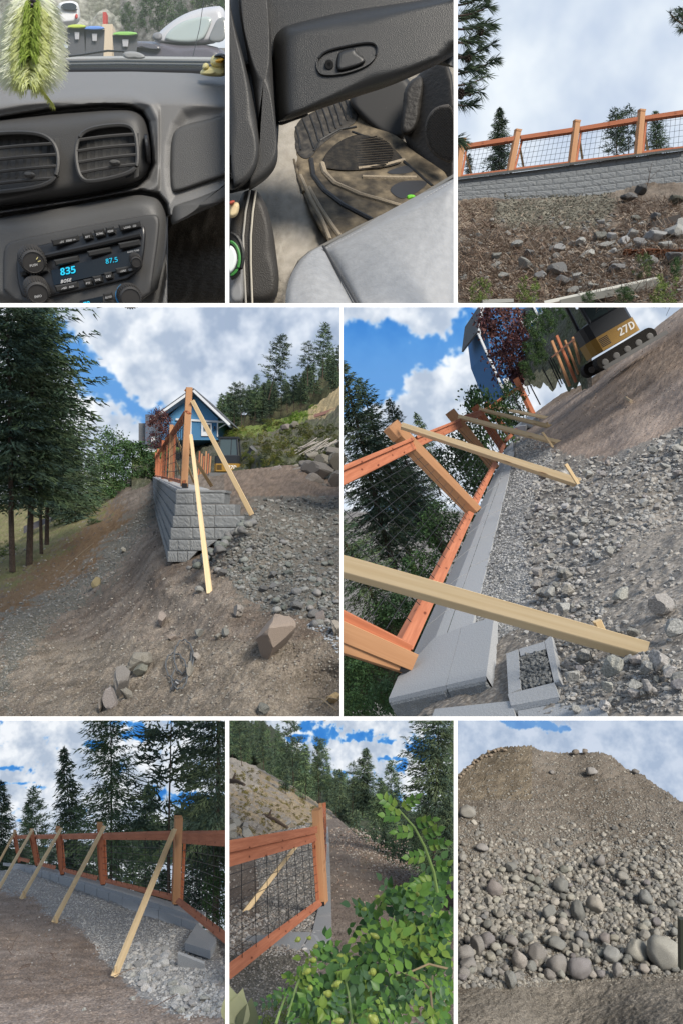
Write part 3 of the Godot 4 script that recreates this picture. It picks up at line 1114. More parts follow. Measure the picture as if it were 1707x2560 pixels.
func feather1():
	var z := 1.72
	var root := thing("feather_ornament", P(80, 240, z), "fluffy cream and lime green feather hanging from a beaded cord", "feather")
	var layers := [["cream_fluff", 5200, [Color(0.72, 0.74, 0.58), Color(0.8, 0.82, 0.7), Color(0.66, 0.7, 0.48)], 1.0, 0.0], ["lime_fluff", 2600, [Color(0.56, 0.6, 0.26), Color(0.66, 0.7, 0.38), Color(0.5, 0.55, 0.2)], 0.66, -0.02], ["green_fluff", 900, [Color(0.24, 0.33, 0.06), Color(0.32, 0.4, 0.1), Color(0.19, 0.27, 0.05)], 0.3, -0.035]]
	var wide := [[0, 62], [40, 76], [90, 86], [140, 90], [180, 84], [205, 62], [226, 30]]
	for L in layers:
		var s := Soup.new()
		for i in L[1]:
			var t := rng.randf()
			var y0 := lerpf(-14, 190, t)
			if L[0] == "green_fluff": y0 = lerpf(-5, 140, t)
			if L[0] == "lime_fluff": y0 = lerpf(10, 205, t)
			var x0 := 82 - t * 10 + rnd(-7, 7)
			var side := -1.0 if rng.randf() < 0.5 else 1.0
			var w = along(wide, y0 + 25) * L[3] * rnd(0.45, 1.08)
			var drop = rnd(12, 46) + w * 0.2
			var p0 := Vector2(x0, y0)
			var p3 := Vector2(x0 + side * w, y0 + drop)
			var p1 := p0.lerp(p3, 0.4) + Vector2(side * 5, -6)
			var zz: float = z + L[4] + rnd(-0.02, 0.02)
			var base: Color = L[2][rng.randi() % 3]
			var pts := [p0, p1, p0.lerp(p3, 0.72) + Vector2(side * 3, -4), p3]
			for k in 3:
				var a: Vector2 = pts[k]
				var b: Vector2 = pts[k + 1]
				var n = (b - a).orthogonal().normalized() * [0.85, 0.75, 0.5][k]
				s.col = base * rnd(0.85, 1.1)
				var z0 := zz - 0.025 * sin(k / 3.0 * PI)
				var z1 := zz - 0.025 * sin((k + 1) / 3.0 * PI)
				s.quad(P(a.x - n.x, a.y - n.y, z0), P(a.x + n.x, a.y + n.y, z0), P(b.x + n.x * 0.6, b.y + n.y * 0.6, z1), P(b.x - n.x * 0.6, b.y - n.y * 0.6, z1))
		var m := mat(Color.WHITE, 0.9, null, null, Vector3.ONE, true, 1, 0.2)
		m.backlight_enabled = true
		m.backlight = Color(0.4, 0.4, 0.3)
		s.clip(lim(1))
		part(root, L[0], s, m)
	# lower vane and the trailing plume
	var vane := Soup.new()
	for i in 900:
		var t := rng.randf()
		var a := Vector2(lerpf(62, 90, rng.randf()), lerpf(150, 190, t))
		var b := Vector2(lerpf(32, 100, rng.randf()), rnd(200, 228))
		vane.col = Color(0.55, 0.6, 0.12) * rnd(0.75, 1.15)
		var n := (b - a).orthogonal().normalized() * 0.9
		vane.quad(P(a.x - n.x, a.y - n.y, z - 0.035), P(a.x + n.x, a.y + n.y, z - 0.035), P(b.x + n.x * 0.4, b.y + n.y * 0.4, z - 0.03), P(b.x - n.x * 0.4, b.y - n.y * 0.4, z - 0.03))
	for i in 360:
		var t := rng.randf()
		var a := Vector2(lerpf(92, 136, t), lerpf(205, 262, t))
		var b := a + Vector2(rnd(-10, 12) * (1.0 - t * 0.5), rnd(8, 18))
		vane.col = Color(0.58, 0.62, 0.2) * rnd(0.8, 1.15)
		var n := (b - a).orthogonal().normalized() * 0.8
		vane.quad(P(a.x - n.x, a.y - n.y, z - 0.04), P(a.x + n.x, a.y + n.y, z - 0.04), P(b.x, b.y, z - 0.02), P(b.x - n.x * 0.3, b.y - n.y * 0.3, z - 0.02))
	var pm := mat(Color.WHITE, 0.9, null, null, Vector3.ONE, true, 1, 0.2)
	pm.backlight_enabled = true
	pm.backlight = Color(0.5, 0.5, 0.4)
	part(root, "plume", vane, pm)
	var quill := Soup.new()
	quill.tube([P(78, 15, z - 0.06), P(72, 70, z - 0.062), P(60, 130, z - 0.06), P(54, 175, z - 0.058), P(58, 215, z - 0.05)], 0.0009, 5)
	part(root, "quill", quill, mat(lin(0.06, 0.06, 0.03), 0.6))
	var bead := Soup.new()
	bead.lathe(Transform3D(Basis(), P(80, 3, z - 0.06)), [[0.0, 0.011], [0.006, 0.009], [0.01, 0.0], [0.006, -0.009], [0.0, -0.011]], 14)
	bead.lathe(Transform3D(Basis(), P(80, 14, z - 0.06)), [[0.0, 0.006], [0.004, 0.004], [0.005, 0.0], [0.004, -0.004], [0.0, -0.006]], 12)
	part(root, "bead", bead, mat(lin(0.03, 0.02, 0.035), 0.3))

func toy1():
	var z := 2.16
	var root := thing("penguin_toy", P(540, 190, z), "pale yellow rubber penguin toy with an orange beak lying on the dashboard", "toy")
	var yel := mat(lin(0.68, 0.6, 0.28), 0.5)
	pad(root, "body", 1, [500, 184, 504, 174, 520, 168, 545, 160, 568, 162, 568, 192, 530, 192, 506, 188], Vector2(540, 178), flat_z(z), 0.03, 15, yel)
	pad(root, "flipper", 1, [506, 174, 508, 160, 517, 156, 524, 162, 522, 175], Vector2(515, 167), flat_z(z - 0.02), 0.015, 8, yel)
	pad(root, "head", 1, [528, 165, 526, 148, 534, 137, 552, 133, 566, 138, 566, 166, 550, 172], Vector2(547, 152), flat_z(z - 0.01), 0.035, 18, yel)
	pad(root, "cap", 1, [534, 142, 540, 135, 554, 132, 566, 137, 566, 150, 556, 146, 545, 140], Vector2(554, 139), flat_z(z - 0.038), 0.012, 8, M.gloss_black)
	pad(root, "beak", 1, [537, 152, 546, 147, 558, 145, 562, 150, 556, 158, 544, 158], Vector2(550, 152), flat_z(z - 0.042), 0.02, 8, mat(lin(0.75, 0.38, 0.02), 0.45))
	var o := thing("orange_toy", P(0, 184, 2.1), "small orange toy peeking out behind the feather", "toy")
	pad(o, "body", 1, [-20, 166, 0, 164, 5, 174, 2, 184, -20, 186], Vector2(-8, 175), flat_z(2.1), 0.02, 9, mat(lin(0.6, 0.25, 0.1), 0.5))

func outside1():
	# windscreen edge, cowl and wipers
	var sc := thing("windscreen", P(280, 180, 2.4), "car windscreen with its dark lower edge, wiper and cowl", "windscreen")
	var rows := []
	for y in [162.0, 168.0, 174.0, 190.0]:
		var row := []
		for k in 24:
			var x := lerpf(-88, 569, k / 23.0)
			row.append(P(x, y + absf(x - 280) * 0.012, 2.42 if y > 170 else 2.46))
		rows.append(row)
	mesh_node("lower_edge", sheet(rows), mat(lin(0.008, 0.008, 0.009), 0.6), sc, Transform3D(Basis(), -sc.position))
	var gl := Soup.new()
	gl.quad(P(-88, -80, 2.3), P(568, -80, 2.3), P(568, 172, 2.45), P(-88, 172, 2.45))
	part(sc, "pane", gl, mat(Color(0.9, 0.95, 0.93, 0.12), 0.03, null, null, Vector3.ONE, false, 1, 0.35))
	sc.get_child(1).material_override.transparency = BaseMaterial3D.TRANSPARENCY_ALPHA
	for q in [[140, 146, 0.3, "cowl"], [150, 157, 0.12, "cowl"], [158, 164, 0.25, "cowl"]]:
		var s := Soup.new()
		for i in 12:
			var x0 := lerpf(-80, 569, i / 12.0)
			var x1 := lerpf(-80, 569, (i + 1) / 12.0)
			var b := func(x: float) -> float: return absf(x - 300) * 0.012
			s.quad(P(x0, q[0] + b.call(x0), 2.75), P(x1, q[0] + b.call(x1), 2.75), P(x1, q[1] + b.call(x1), 2.7), P(x0, q[1] + b.call(x0), 2.7))
		part(sc, q[3], s, mat(lin(q[2], q[2], q[2] * 0.95), 0.5))
	var wp := Soup.new()
	wp.tube([P(120, 146, 2.6), P(200, 138, 2.6), P(270, 127, 2.6), P(312, 129, 2.6)], 0.0035, 5)
	part(sc, "wiper_blade", wp, M.gloss_black)
	pad(sc, "wiper_arm", 1, [306, 134, 318, 128, 345, 129, 366, 140, 360, 148, 312, 147], Vector2(335, 139), flat_z(2.6), 0.015, 9, mat(lin(0.25, 0.25, 0.25), 0.5))
	var an := Soup.new()
	an.tube([P(483, 142, 2.9), P(500, 70, 2.9), P(513, -20, 2.9)], 0.0014, 5)
	part(sc, "antenna", an, M.gloss_black)
	# street beyond
	var g := Soup.new()
	g.quad(P(-85, 178, 6), P(566, 178, 6), P(566, 120, 16), P(-85, 120, 16))
	structure(part(null, "street", g, mat(lin(0.27, 0.265, 0.255), 0.95, M.split.albedo_texture, null, Vector3.ONE)), "pale asphalt street in front of the car", "street")
	ground_fit(11, [[0, 110, 15], [564, 110, 15], [0, -60, 17], [564, -60, 17]], 0.6, 2.0)
	structure(lay(11, "bank", func(_x): return -85.0, 118, 5.0, func(x, y, p):
		var n := mix_noise(p, 6.0)
		var c := Color(0.1, 0.1, 0.095).lerp(Color(0.22, 0.22, 0.21), n)
		if x < 300: c = Color(0.4, 0.4, 0.36).lerp(Color(0.12, 0.13, 0.1), n)
		return c, M.soil_far), "dark stony bank across the street", "bank")
	for i in 6:
		tree(1, "hedge_shrub", "dark shrub on the stony bank across the street", "shrubs on the bank across the street", "bush", i, Vector2(320 + i * 45, 70), Vector2(322 + i * 45, 5 - (i % 3) * 20), 14.0, 0.7, 2, i, "shrub", false)
	# bins
	var grey := mat(lin(0.09, 0.092, 0.1), 0.5)
	for q in [[237, 26, 70, 172, Color(0.12, 0.25, 0.6), "grey wheelie bin with a blue lid across the street"], [314, 32, 84, 160, Color(0.25, 0.5, 0.12), "grey wheelie bin with a green lid across the street"], [193, 24, 66, 172, Color(0.45, 0.55, 0.08), "grey wheelie bin with a lime lid behind the feather"]]:
		var r := thing("wheelie_bin", P(q[0], q[3], 9.0), q[5], "bin")
		var s := Soup.new()
		var w: float = q[1]
		s.hexa([P(q[0] - w, q[2] + 4, 9), P(q[0] + w, q[2] + 4, 9), P(q[0] + w * 0.82, q[3], 9), P(q[0] - w * 0.82, q[3], 9), P(q[0] - w, q[2] + 4, 9.5), P(q[0] + w, q[2] + 4, 9.5), P(q[0] + w * 0.82, q[3], 9.4), P(q[0] - w * 0.82, q[3], 9.4)])
		part(r, "body", s, grey)
		pad(r, "lid", 1, [q[0] - w * 1.08, q[2] + 5, q[0] - w * 0.8, q[2] - 5, q[0] + w * 0.8, q[2] - 5, q[0] + w * 1.08, q[2] + 5], Vector2(q[0], q[2]), flat_z(8.98), 0.05, 8, mat(lin(q[4].r, q[4].g, q[4].b), 0.5), 0.4, 1)
		beam(r, "label", 1, [q[0], q[2] + 14, 8.97], [q[0], q[2] + 32, 8.97], w * 0.5, w * 0.4, 0.01, mat(lin(0.4, 0.4, 0.42), 0.6))
	tag(beam(null, "timber_post", 1, [269, 60, 10], [268, 175, 10], 26, 24, 0.2, mat(lin(0.6, 0.5, 0.37), 0.9)), "pale timber post standing between the bins", "post")
	tag(beam(null, "red_post", 1, [262, 30, 13], [262, 66, 13], 9, 9, 0.1, mat(lin(0.45, 0.06, 0.05), 0.6)), "red post beyond the pale timber", "post")
	# silver car
	var c := thing("parked_car", P(480, 175, 9.6), "silver and dark grey car parked across the street", "car")
	pad(c, "body", 1, [300, 170, 302, 118, 315, 106, 345, 102, 395, 104, 440, 108, 568, 115, 568, 180, 300, 180], Vector2(450, 145), flat_z(10.0), 0.25, 26, mat(lin(0.1, 0.09, 0.11), 0.3, null, null, Vector3.ONE, false, 1, 0.6), 0.5)
	pad(c, "greenhouse", 1, [384, 98, 400, 78, 440, 46, 480, 27, 520, 17, 568, 14, 568, 116, 395, 112], Vector2(500, 75), flat_z(10.05), 0.2, 20, mat(lin(0.5, 0.5, 0.52), 0.3, null, null, Vector3.ONE, false, 1, 0.6), 0.5)
	pad(c, "side_window", 1, [412, 104, 416, 84, 450, 56, 490, 43, 534, 40, 524, 70, 505, 108], Vector2(470, 78), flat_z(9.83), 0.03, 12, mat(lin(0.4, 0.46, 0.44), 0.12, null, null, Vector3.ONE, false, 1, 0.7))
	pad(c, "rear_window", 1, [518, 106, 532, 72, 545, 44, 568, 42, 568, 106], Vector2(548, 78), flat_z(9.83), 0.03, 12, mat(lin(0.22, 0.23, 0.23), 0.15, null, null, Vector3.ONE, false, 1, 0.6))
	pad(c, "wing_mirror", 1, [380, 92, 386, 82, 400, 80, 408, 88, 404, 102, 388, 102], Vector2(394, 91), flat_z(9.75), 0.06, 8, mat(lin(0.2, 0.2, 0.21), 0.4))
	pad(c, "bonnet", 1, [308, 122, 312, 110, 330, 104, 365, 104, 400, 112, 406, 126, 360, 122], Vector2(355, 114), flat_z(9.75), 0.06, 10, mat(lin(0.09, 0.085, 0.1), 0.25, null, null, Vector3.ONE, false, 1, 0.7))
	var v := thing("white_van", P(175, 90, 14), "white van parked far down the street beside the feather", "van")
	pad(v, "body", 1, [140, 60, 142, 18, 152, 4, 190, 2, 200, 16, 203, 60, 160, 66], Vector2(172, 34), flat_z(14.0), 0.3, 14, mat(lin(0.75, 0.75, 0.75), 0.4))
	pad(v, "rear_window", 1, [152, 26, 154, 8, 188, 6, 196, 22, 192, 28], Vector2(172, 17), flat_z(13.68), 0.02, 6, M.dark_glass)
	pad(v, "tail_light", 1, [188, 36, 195, 34, 196, 46, 189, 48], Vector2(192, 41), flat_z(13.68), 0.03, 4, mat(lin(0.5, 0.05, 0.04), 0.4), 0.03, 1)

# ---- passenger footwell: glove box, rubber mat, seat edge
func place2():
	var leather := bump_tex(61, 0.05, 5.0, 4)
	var plastic := mat(lin(0.03, 0.03, 0.029), 0.42, M.split.albedo_texture, M.dash.normal_texture, Vector3.ONE * 8.0, false, 0.35, 0.5)
	var plastic2 := mat(lin(0.07, 0.067, 0.063), 0.5, M.split.albedo_texture, M.dash.normal_texture, Vector3.ONE * 7.0, false, 0.45, 0.45)
	# floor behind everything
	var carpet_tex := noise_tex(71, 0.2, Color(0.6, 0.58, 0.55), Color(1, 1, 1), 5)
	var rows := []
	var cols := []
	for i in 90:
		var row := []
		var cr := []
		for k in 70:
			var x := lerpf(571, 1136, k / 69.0)
			var y := lerpf(130, 762, i / 89.0)
			var z := 3.0 - 0.75 * smoothstep(230, 700, y) + 0.012 * fbm.get_noise_2d(x * 0.5, y * 0.5)
			if x < 800: z -= 0.12 * smoothstep(820, 700, x)
			row.append(P(x, y, z))
			var n := clampf(0.5 + fbm.get_noise_2d(x * 0.35, y * 0.35) * 0.9, 0, 1)
			var c := Color(0.42, 0.395, 0.35).lerp(Color(0.55, 0.52, 0.47), n)
			cr.append(c)
		rows.append(row); cols.append(cr)
	structure(mesh_node("floor", sheet(rows, cols), mat(Color.WHITE, 0.97, carpet_tex, M.soil.normal_texture, Vector3.ONE * 5.0, true, 0.8, 0.2)), "worn grey carpet on the floor and tunnel of the car", "floor")
	mat2(plastic)
	# side panel with the speaker
	var side := thing("kick_panel", P(1090, 480, 2.7), "dark dirty kick panel with a round speaker grille", "panel")
	var kp := mat(lin(0.05, 0.045, 0.04), 0.6, M.split.albedo_texture, M.soil.normal_texture, Vector3.ONE * 4, false, 0.6)
	pad(side, "panel", 2, [1020, 200, 1136, 110, 1137, 500, 1110, 460, 1020, 372, 1005, 330], Vector2(1085, 300), func(x, y): return 2.75 - (x - 1040) * 0.0012, 0.03, 22, kp)
	pad(side, "heater_box", 2, [860, 240, 940, 205, 1030, 180, 1030, 300, 1012, 352, 960, 345, 905, 300], Vector2(965, 270), flat_z(2.86), 0.03, 16, mat(lin(0.022, 0.021, 0.02), 0.55))  # near-black pad added for the shade of the void below the glove box
	pad(side, "pillar", 2, [1010, 210, 1060, 180, 1056, 250, 1040, 330, 1000, 345, 1005, 280], Vector2(1030, 260), flat_z(2.72), 0.03, 16, kp)
	var gr := pad(side, "speaker_grille", 2, [1058, 330, 1066, 290, 1090, 264, 1137, 258, 1137, 412, 1100, 400, 1070, 375], Vector2(1108, 330), func(x, y): return 2.62 - (x - 1040) * 0.0012, 0.012, 14, mat(lin(0.07, 0.06, 0.05), 0.7))
	var holes := MultiMesh.new()
	holes.transform_format = MultiMesh.TRANSFORM_3D
	var hm := CylinderMesh.new()
	hm.top_radius = 0.0022
	hm.bottom_radius = 0.0022
	hm.height = 0.001
	hm.radial_segments = 6
	hm.rings = 1
	holes.mesh = hm
	var tr := []
	var gp := pv([1062, 330, 1070, 294, 1092, 270, 1134, 264, 1134, 406, 1102, 394, 1074, 370])
	for i in 40:
		for k in 30:
			var x := 1056 + k * 3.8 + (i % 2) * 1.9
			var y := 262 + i * 3.7
			if in_poly(Vector2(x, y), gp): tr.append(Transform3D(Basis(Vector3.RIGHT, PI / 2), P(x, y, 2.607 - (x - 1040) * 0.0012) - side.position))
	holes.instance_count = tr.size()
	for i in tr.size(): holes.set_instance_transform(i, tr[i])
	var ho := MultiMeshInstance3D.new()
	ho.multimesh = holes
	ho.material_override = mat(lin(0.006, 0.006, 0.006), 0.9)
	ho.name = "grille_holes"
	ho.set_meta("kind", "stuff")
	side.add_child(ho)
	# dashboard above with the glove box door
	var dash := thing("glove_box", P(900, 300, 2.0), "dark grey glove box door with an oval latch under the dashboard", "glove box")
	pad(dash, "dash_panel", 2, [571, -88, 1137, -88, 1137, -88, 1137, 170, 1137, 170, 860, 120, 690, 150, 571, 170], Vector2(830, -10), flat_z(2.08), 0.02, 30, plastic, 0.05, 1)
	pad(dash, "door", 2, [683, 120, 686, 92, 702, 72, 722, 62, 861, 28, 1000, 8, 1190, -20, 1190, 112, 1060, 178, 974, 216, 887, 243, 771, 283, 700, 308, 692, 296, 686, 200], Vector2(905, 140), flat_z(2.05), 0.075, 46, plastic, 0.12)
	var o := [791, 160, 797, 143, 812, 129, 840, 120, 900, 108, 930, 106, 944, 116, 942, 135, 928, 155, 904, 170, 860, 184, 815, 188, 797, 182]
	var rec := pad(dash, "latch_recess", 2, o, Vector2(866, 148), flat_z(1.972), -0.008, 8, mat(lin(0.03, 0.03, 0.03), 0.45), 0.012)
	var ring := Soup.new()
	var rp := []
	for q in smooth_loop(pv(o), 2): rp.append(P(q.x, q.y, 1.971))
	rp.append(rp[0])
	ring.tube(rp, 0.0028, 5)
	part(rec, "rim", ring, plastic)
	pad(rec, "handle", 2, [840, 178, 842, 140, 850, 127, 888, 119, 890, 130, 918, 150, 900, 164, 862, 176], Vector2(866, 150), flat_z(1.974), 0.012, 10, plastic, 0.02)
	var lock := Soup.new()
	lock.lathe(face(823, 161, 1.972), [[0.0, 0.003], [0.004, 0.003], [0.0045, 0.006], [0.0105, 0.006], [0.012, 0.002], [0.012, -0.004]], 24)
	part(rec, "lock", lock, mat(lin(0.025, 0.025, 0.025), 0.35))
	pad(dash, "torn_edge", 2, [694, 306, 720, 294, 770, 280, 772, 290, 735, 302, 700, 316], Vector2(730, 298), flat_z(2.1), 0.01, 6, mat(lin(0.04, 0.038, 0.035), 0.9))
	# console trim on the driver's side
	var con := thing("centre_console", P(630, 480, 1.9), "tall curved grey trim of the centre console beside the glove box", "console")
	pad(con, "console_back", 2, [540, -120, 700, -120, 702, 200, 698, 330, 690, 420, 640, 470, 540, 490], Vector2(630, 180), flat_z(2.12), 0.02, 20, plastic, 0.1, 1)
	pad(con, "pillar_trim", 2, [596, -88, 660, -88, 672, 0, 676, 60, 680, 130, 686, 260, 697, 376, 692, 416, 670, 446, 640, 468, 618, 480, 640, 430, 652, 376, 640, 250, 614, 110, 596, 20], Vector2(660, 200), flat_z(1.97), 0.05, 28, plastic2, 0.08)
	pad(con, "side_trim", 2, [571, -40, 578, 20, 592, 80, 614, 160, 632, 240, 648, 330, 651, 390, 640, 430, 612, 466, 571, 480], Vector2(600, 300), flat_z(1.93), 0.035, 24, mat(lin(0.075, 0.073, 0.07), 0.5, M.split.albedo_texture, M.dash.normal_texture, Vector3.ONE * 7.0, false, 0.4, 0.45), 0.08)
	pad(con, "vent_slot", 2, [571, 385, 590, 388, 602, 400, 600, 424, 571, 436], Vector2(584, 410), flat_z(1.9), -0.01, 8, mat(lin(0.008, 0.008, 0.008), 0.8), 0.01)
	pad(con, "vent_slot", 2, [571, 450, 600, 440, 606, 450, 596, 470, 571, 478], Vector2(586, 460), flat_z(1.9), -0.01, 8, mat(lin(0.008, 0.008, 0.008), 0.8), 0.01)
	pad(con, "lower_trim", 2, [610, 476, 642, 474, 664, 505, 682, 565, 692, 640, 700, 706, 688, 764, 571, 764, 571, 560, 600, 500], Vector2(640, 640), flat_z(2.02), 0.04, 30, mat(lin(0.07, 0.062, 0.052), 0.55, M.split.albedo_texture, M.dash.normal_texture, Vector3.ONE * 6.0, false, 0.5, 0.45), 0.1)
	for q in [[[641, 476], [633, 530], [628, 591], [628, 660], [632, 764], 0.0028, Color(0.5, 0.46, 0.38)], [[626, 476], [615, 530], [609, 591], [611, 660], [616, 764], 0.0028, Color(0.38, 0.36, 0.32)]]:
		var s := Soup.new()
		var pts := []
		for i in 5: pts.append(P(q[i][0], q[i][1], 1.972))
		s.tube(pts, q[5], 6)
		s.clip(lim(2))
		part(con, "piping", s, mat(lin(q[6].r, q[6].g, q[6].b), 0.7))
	pad(con, "lower_panel", 2, [571, 670, 600, 640, 612, 668, 614, 764, 571, 764], Vector2(594, 715), flat_z(1.99), 0.03, 16, mat(lin(0.22, 0.22, 0.22), 0.4))
	# cup and wrappers
	var cup := thing("drink_can", P(585, 690, 1.95), "white drink can with a bright green rim standing in the console", "can")
	pad(cup, "lid", 2, [571, 612, 584, 616, 593, 634, 594, 654, 586, 676, 571, 688], Vector2(576, 650), flat_z(1.93), 0.01, 8, mat(lin(0.62, 0.66, 0.64), 0.35))
	var rr := Soup.new()
	var ra := []
	for i in 14:
		var an := lerpf(-1.45, 1.45, i / 13.0)
		ra.append(P(574 + cos(an) * 26, 646 - sin(an) * 42, 1.935))
	rr.tube(ra, 0.004, 6)
	rr.clip(lim(2))
	part(cup, "rim", rr, mat(lin(0.05, 0.22, 0.05), 0.4))
	var rk := Soup.new()
	var rb := []
	for i in 14:
		var an := lerpf(-1.45, 1.45, i / 13.0)
		rb.append(P(574 + cos(an) * 34, 640 - sin(an) * 56, 1.94))
	rk.tube(rb, 0.006, 6)
	rk.clip(lim(2))
	part(cup, "cup_holder", rk, mat(lin(0.01, 0.01, 0.01), 0.4))
	var sn := thing("snack_wrapper", P(585, 545, 1.96), "crumpled cream snack wrapper tucked into the console", "wrapper")
	pad(sn, "wrapper", 2, [571, 512, 584, 504, 600, 506, 598, 532, 588, 545, 571, 545], Vector2(584, 525), flat_z(1.95), 0.02, 10, mat(lin(0.6, 0.48, 0.28), 0.6))
	pad(sn, "red_corner", 2, [572, 506, 580, 500, 590, 502, 584, 510, 574, 512], Vector2(580, 506), flat_z(1.925), 0.008, 5, mat(lin(0.4, 0.08, 0.05), 0.6), 0.02, 1)
	var gw := thing("green_wrapper", P(1023, 497, 2.2), "small bright green wrapper on the mat by the seat edge", "wrapper")
	pad(gw, "wrapper", 2, [1015, 490, 1022, 486, 1036, 487, 1038, 494, 1022, 499, 1016, 497], Vector2(1026, 492), flat_z(2.28), 0.012, 5, mat(lin(0.15, 0.5, 0.03), 0.4), 0.02, 1)
	seat2(leather)

func mat2(plastic: Material):
	var root := thing("rubber_mat", P(920, 560, 2.4), "muddy black rubber floor mat with raised ribs", "mat")
	var fz := func(x: float, y: float) -> float: return 2.93 - 0.75 * smoothstep(230, 700, y)
	var dirt := noise_tex(81, 0.012, Color(0.2, 0.19, 0.18), Color(1.0, 0.95, 0.86), 6)
	var rub := mat(lin(0.3, 0.265, 0.21), 0.75, dirt, M.soil.normal_texture, Vector3.ONE * 2.0, false, 0.5, 0.4)
	var black := mat(lin(0.03, 0.03, 0.031), 0.5, dirt, M.soil.normal_texture, Vector3.ONE * 5.0, false, 0.3, 0.45)
	var tan := mat(lin(0.6, 0.5, 0.37), 0.95, M.split.albedo_texture, M.soil.normal_texture, Vector3.ONE * 6.0, false, 0.8)
	pad(root, "base", 2, [730, 330, 745, 300, 790, 275, 880, 235, 905, 290, 985, 335, 1060, 390, 1137, 450, 1060, 520, 900, 600, 830, 620, 790, 560, 750, 470, 735, 390], Vector2(880, 430), fz, 0.02, 12, rub, 0.05)
	pad(root, "upper_flap", 2, [734, 335, 745, 302, 775, 284, 880, 236, 902, 300, 855, 325, 802, 362, 772, 402, 742, 388], Vector2(815, 320), func(x, y): return fz.call(x, y) - 0.022, 0.004, 10, mat(lin(0.11, 0.105, 0.1), 0.6, dirt, M.soil.normal_texture, Vector3.ONE * 4.0, false, 0.3, 0.4), 0.03)
	# ribs on the flap
	for q in [[740, 318, 752, 376], [757, 298, 785, 372], [775, 288, 797, 355], [791, 276, 812, 345], [806, 272, 826, 333], [821, 266, 840, 322], [835, 260, 852, 314], [848, 254, 867, 302], [862, 248, 880, 296]]:
		var s := Soup.new()
		s.tube([P(q[0], q[1], fz.call(q[0], q[1]) - 0.022), P((q[0] + q[2]) / 2 + 2, (q[1] + q[3]) / 2, fz.call(q[2], (q[1] + q[3]) / 2) - 0.026), P(q[2], q[3], fz.call(q[2], q[3]) - 0.024)], 0.0045, 6)
		part(root, "rib", s, black)
	# heel pad
	pad(root, "heel_pad", 2, [800, 420, 812, 385, 850, 350, 900, 332, 960, 352, 1010, 395, 1000, 412, 930, 425, 860, 428, 830, 424], Vector2(905, 385), func(x, y): return fz.call(x, y) - 0.022, 0.012, 10, mat(lin(0.05, 0.045, 0.038), 0.8, dirt, M.soil.normal_texture, Vector3.ONE * 5.0, false, 0.5), 0.03)
	for i in 26:
		var s := Soup.new()
		var y := 345 + i * 3.0
		var w := 70.0 * sqrt(maxf(0.05, 1.0 - pow((y - 385) / 44.0, 2)))
		s.tube([P(912 - w, y + 6, fz.call(912, y) - 0.036), P(912 + w, y - 4, fz.call(912, y) - 0.036)], 0.0022, 4)
		part(root, "tread_line", s, mat(lin(0.09, 0.075, 0.058), 0.9) if i % 2 else black)
	# raised ribs caked with mud: [points], width in px
	for q in [[[[806, 410], [812, 432], [838, 460], [900, 488], [960, 505], [1010, 520]], 15, 0], [[[778, 400], [784, 440], [812, 478], [860, 515], [930, 552]], 14, 1], [[[772, 470], [800, 520], [830, 565], [850, 592]], 12, 0], [[[752, 440], [778, 500], [805, 550], [825, 600]], 11, 0], [[[895, 424], [960, 416], [1010, 402]], 15, 0], [[[906, 444], [975, 446], [1040, 446]], 14, 0], [[[880, 330], [920, 345], [980, 380], [1040, 430], [1080, 465]], 8, 1], [[[785, 380], [800, 352], [850, 325], [890, 318]], 9, 1], [[[735, 400], [745, 440], [760, 480]], 8, 2]]:
		var s := Soup.new()
		var pts := []
		for p in q[0]: pts.append(P(p[0], p[1], fz.call(p[0], p[1]) - 0.02))
		s.tube(pts, q[1] * 0.5 * 2.5 / F, 8)
		part(root, "raised_rib", s, [tan, black, rub][q[2]])
	for q in [[[960, 430, 1020, 410, 1036, 420, 1030, 432, 980, 436], Vector2(1000, 424)], [[970, 472, 1000, 452, 1060, 450, 1070, 462, 1010, 500, 985, 490], Vector2(1020, 470)]]:
		pad(root, "clean_patch", 2, q[0], q[1], func(x, y): return fz.call(x, y) - 0.022, 0.003, 10, mat(lin(0.028, 0.028, 0.03), 0.5), 0.01)

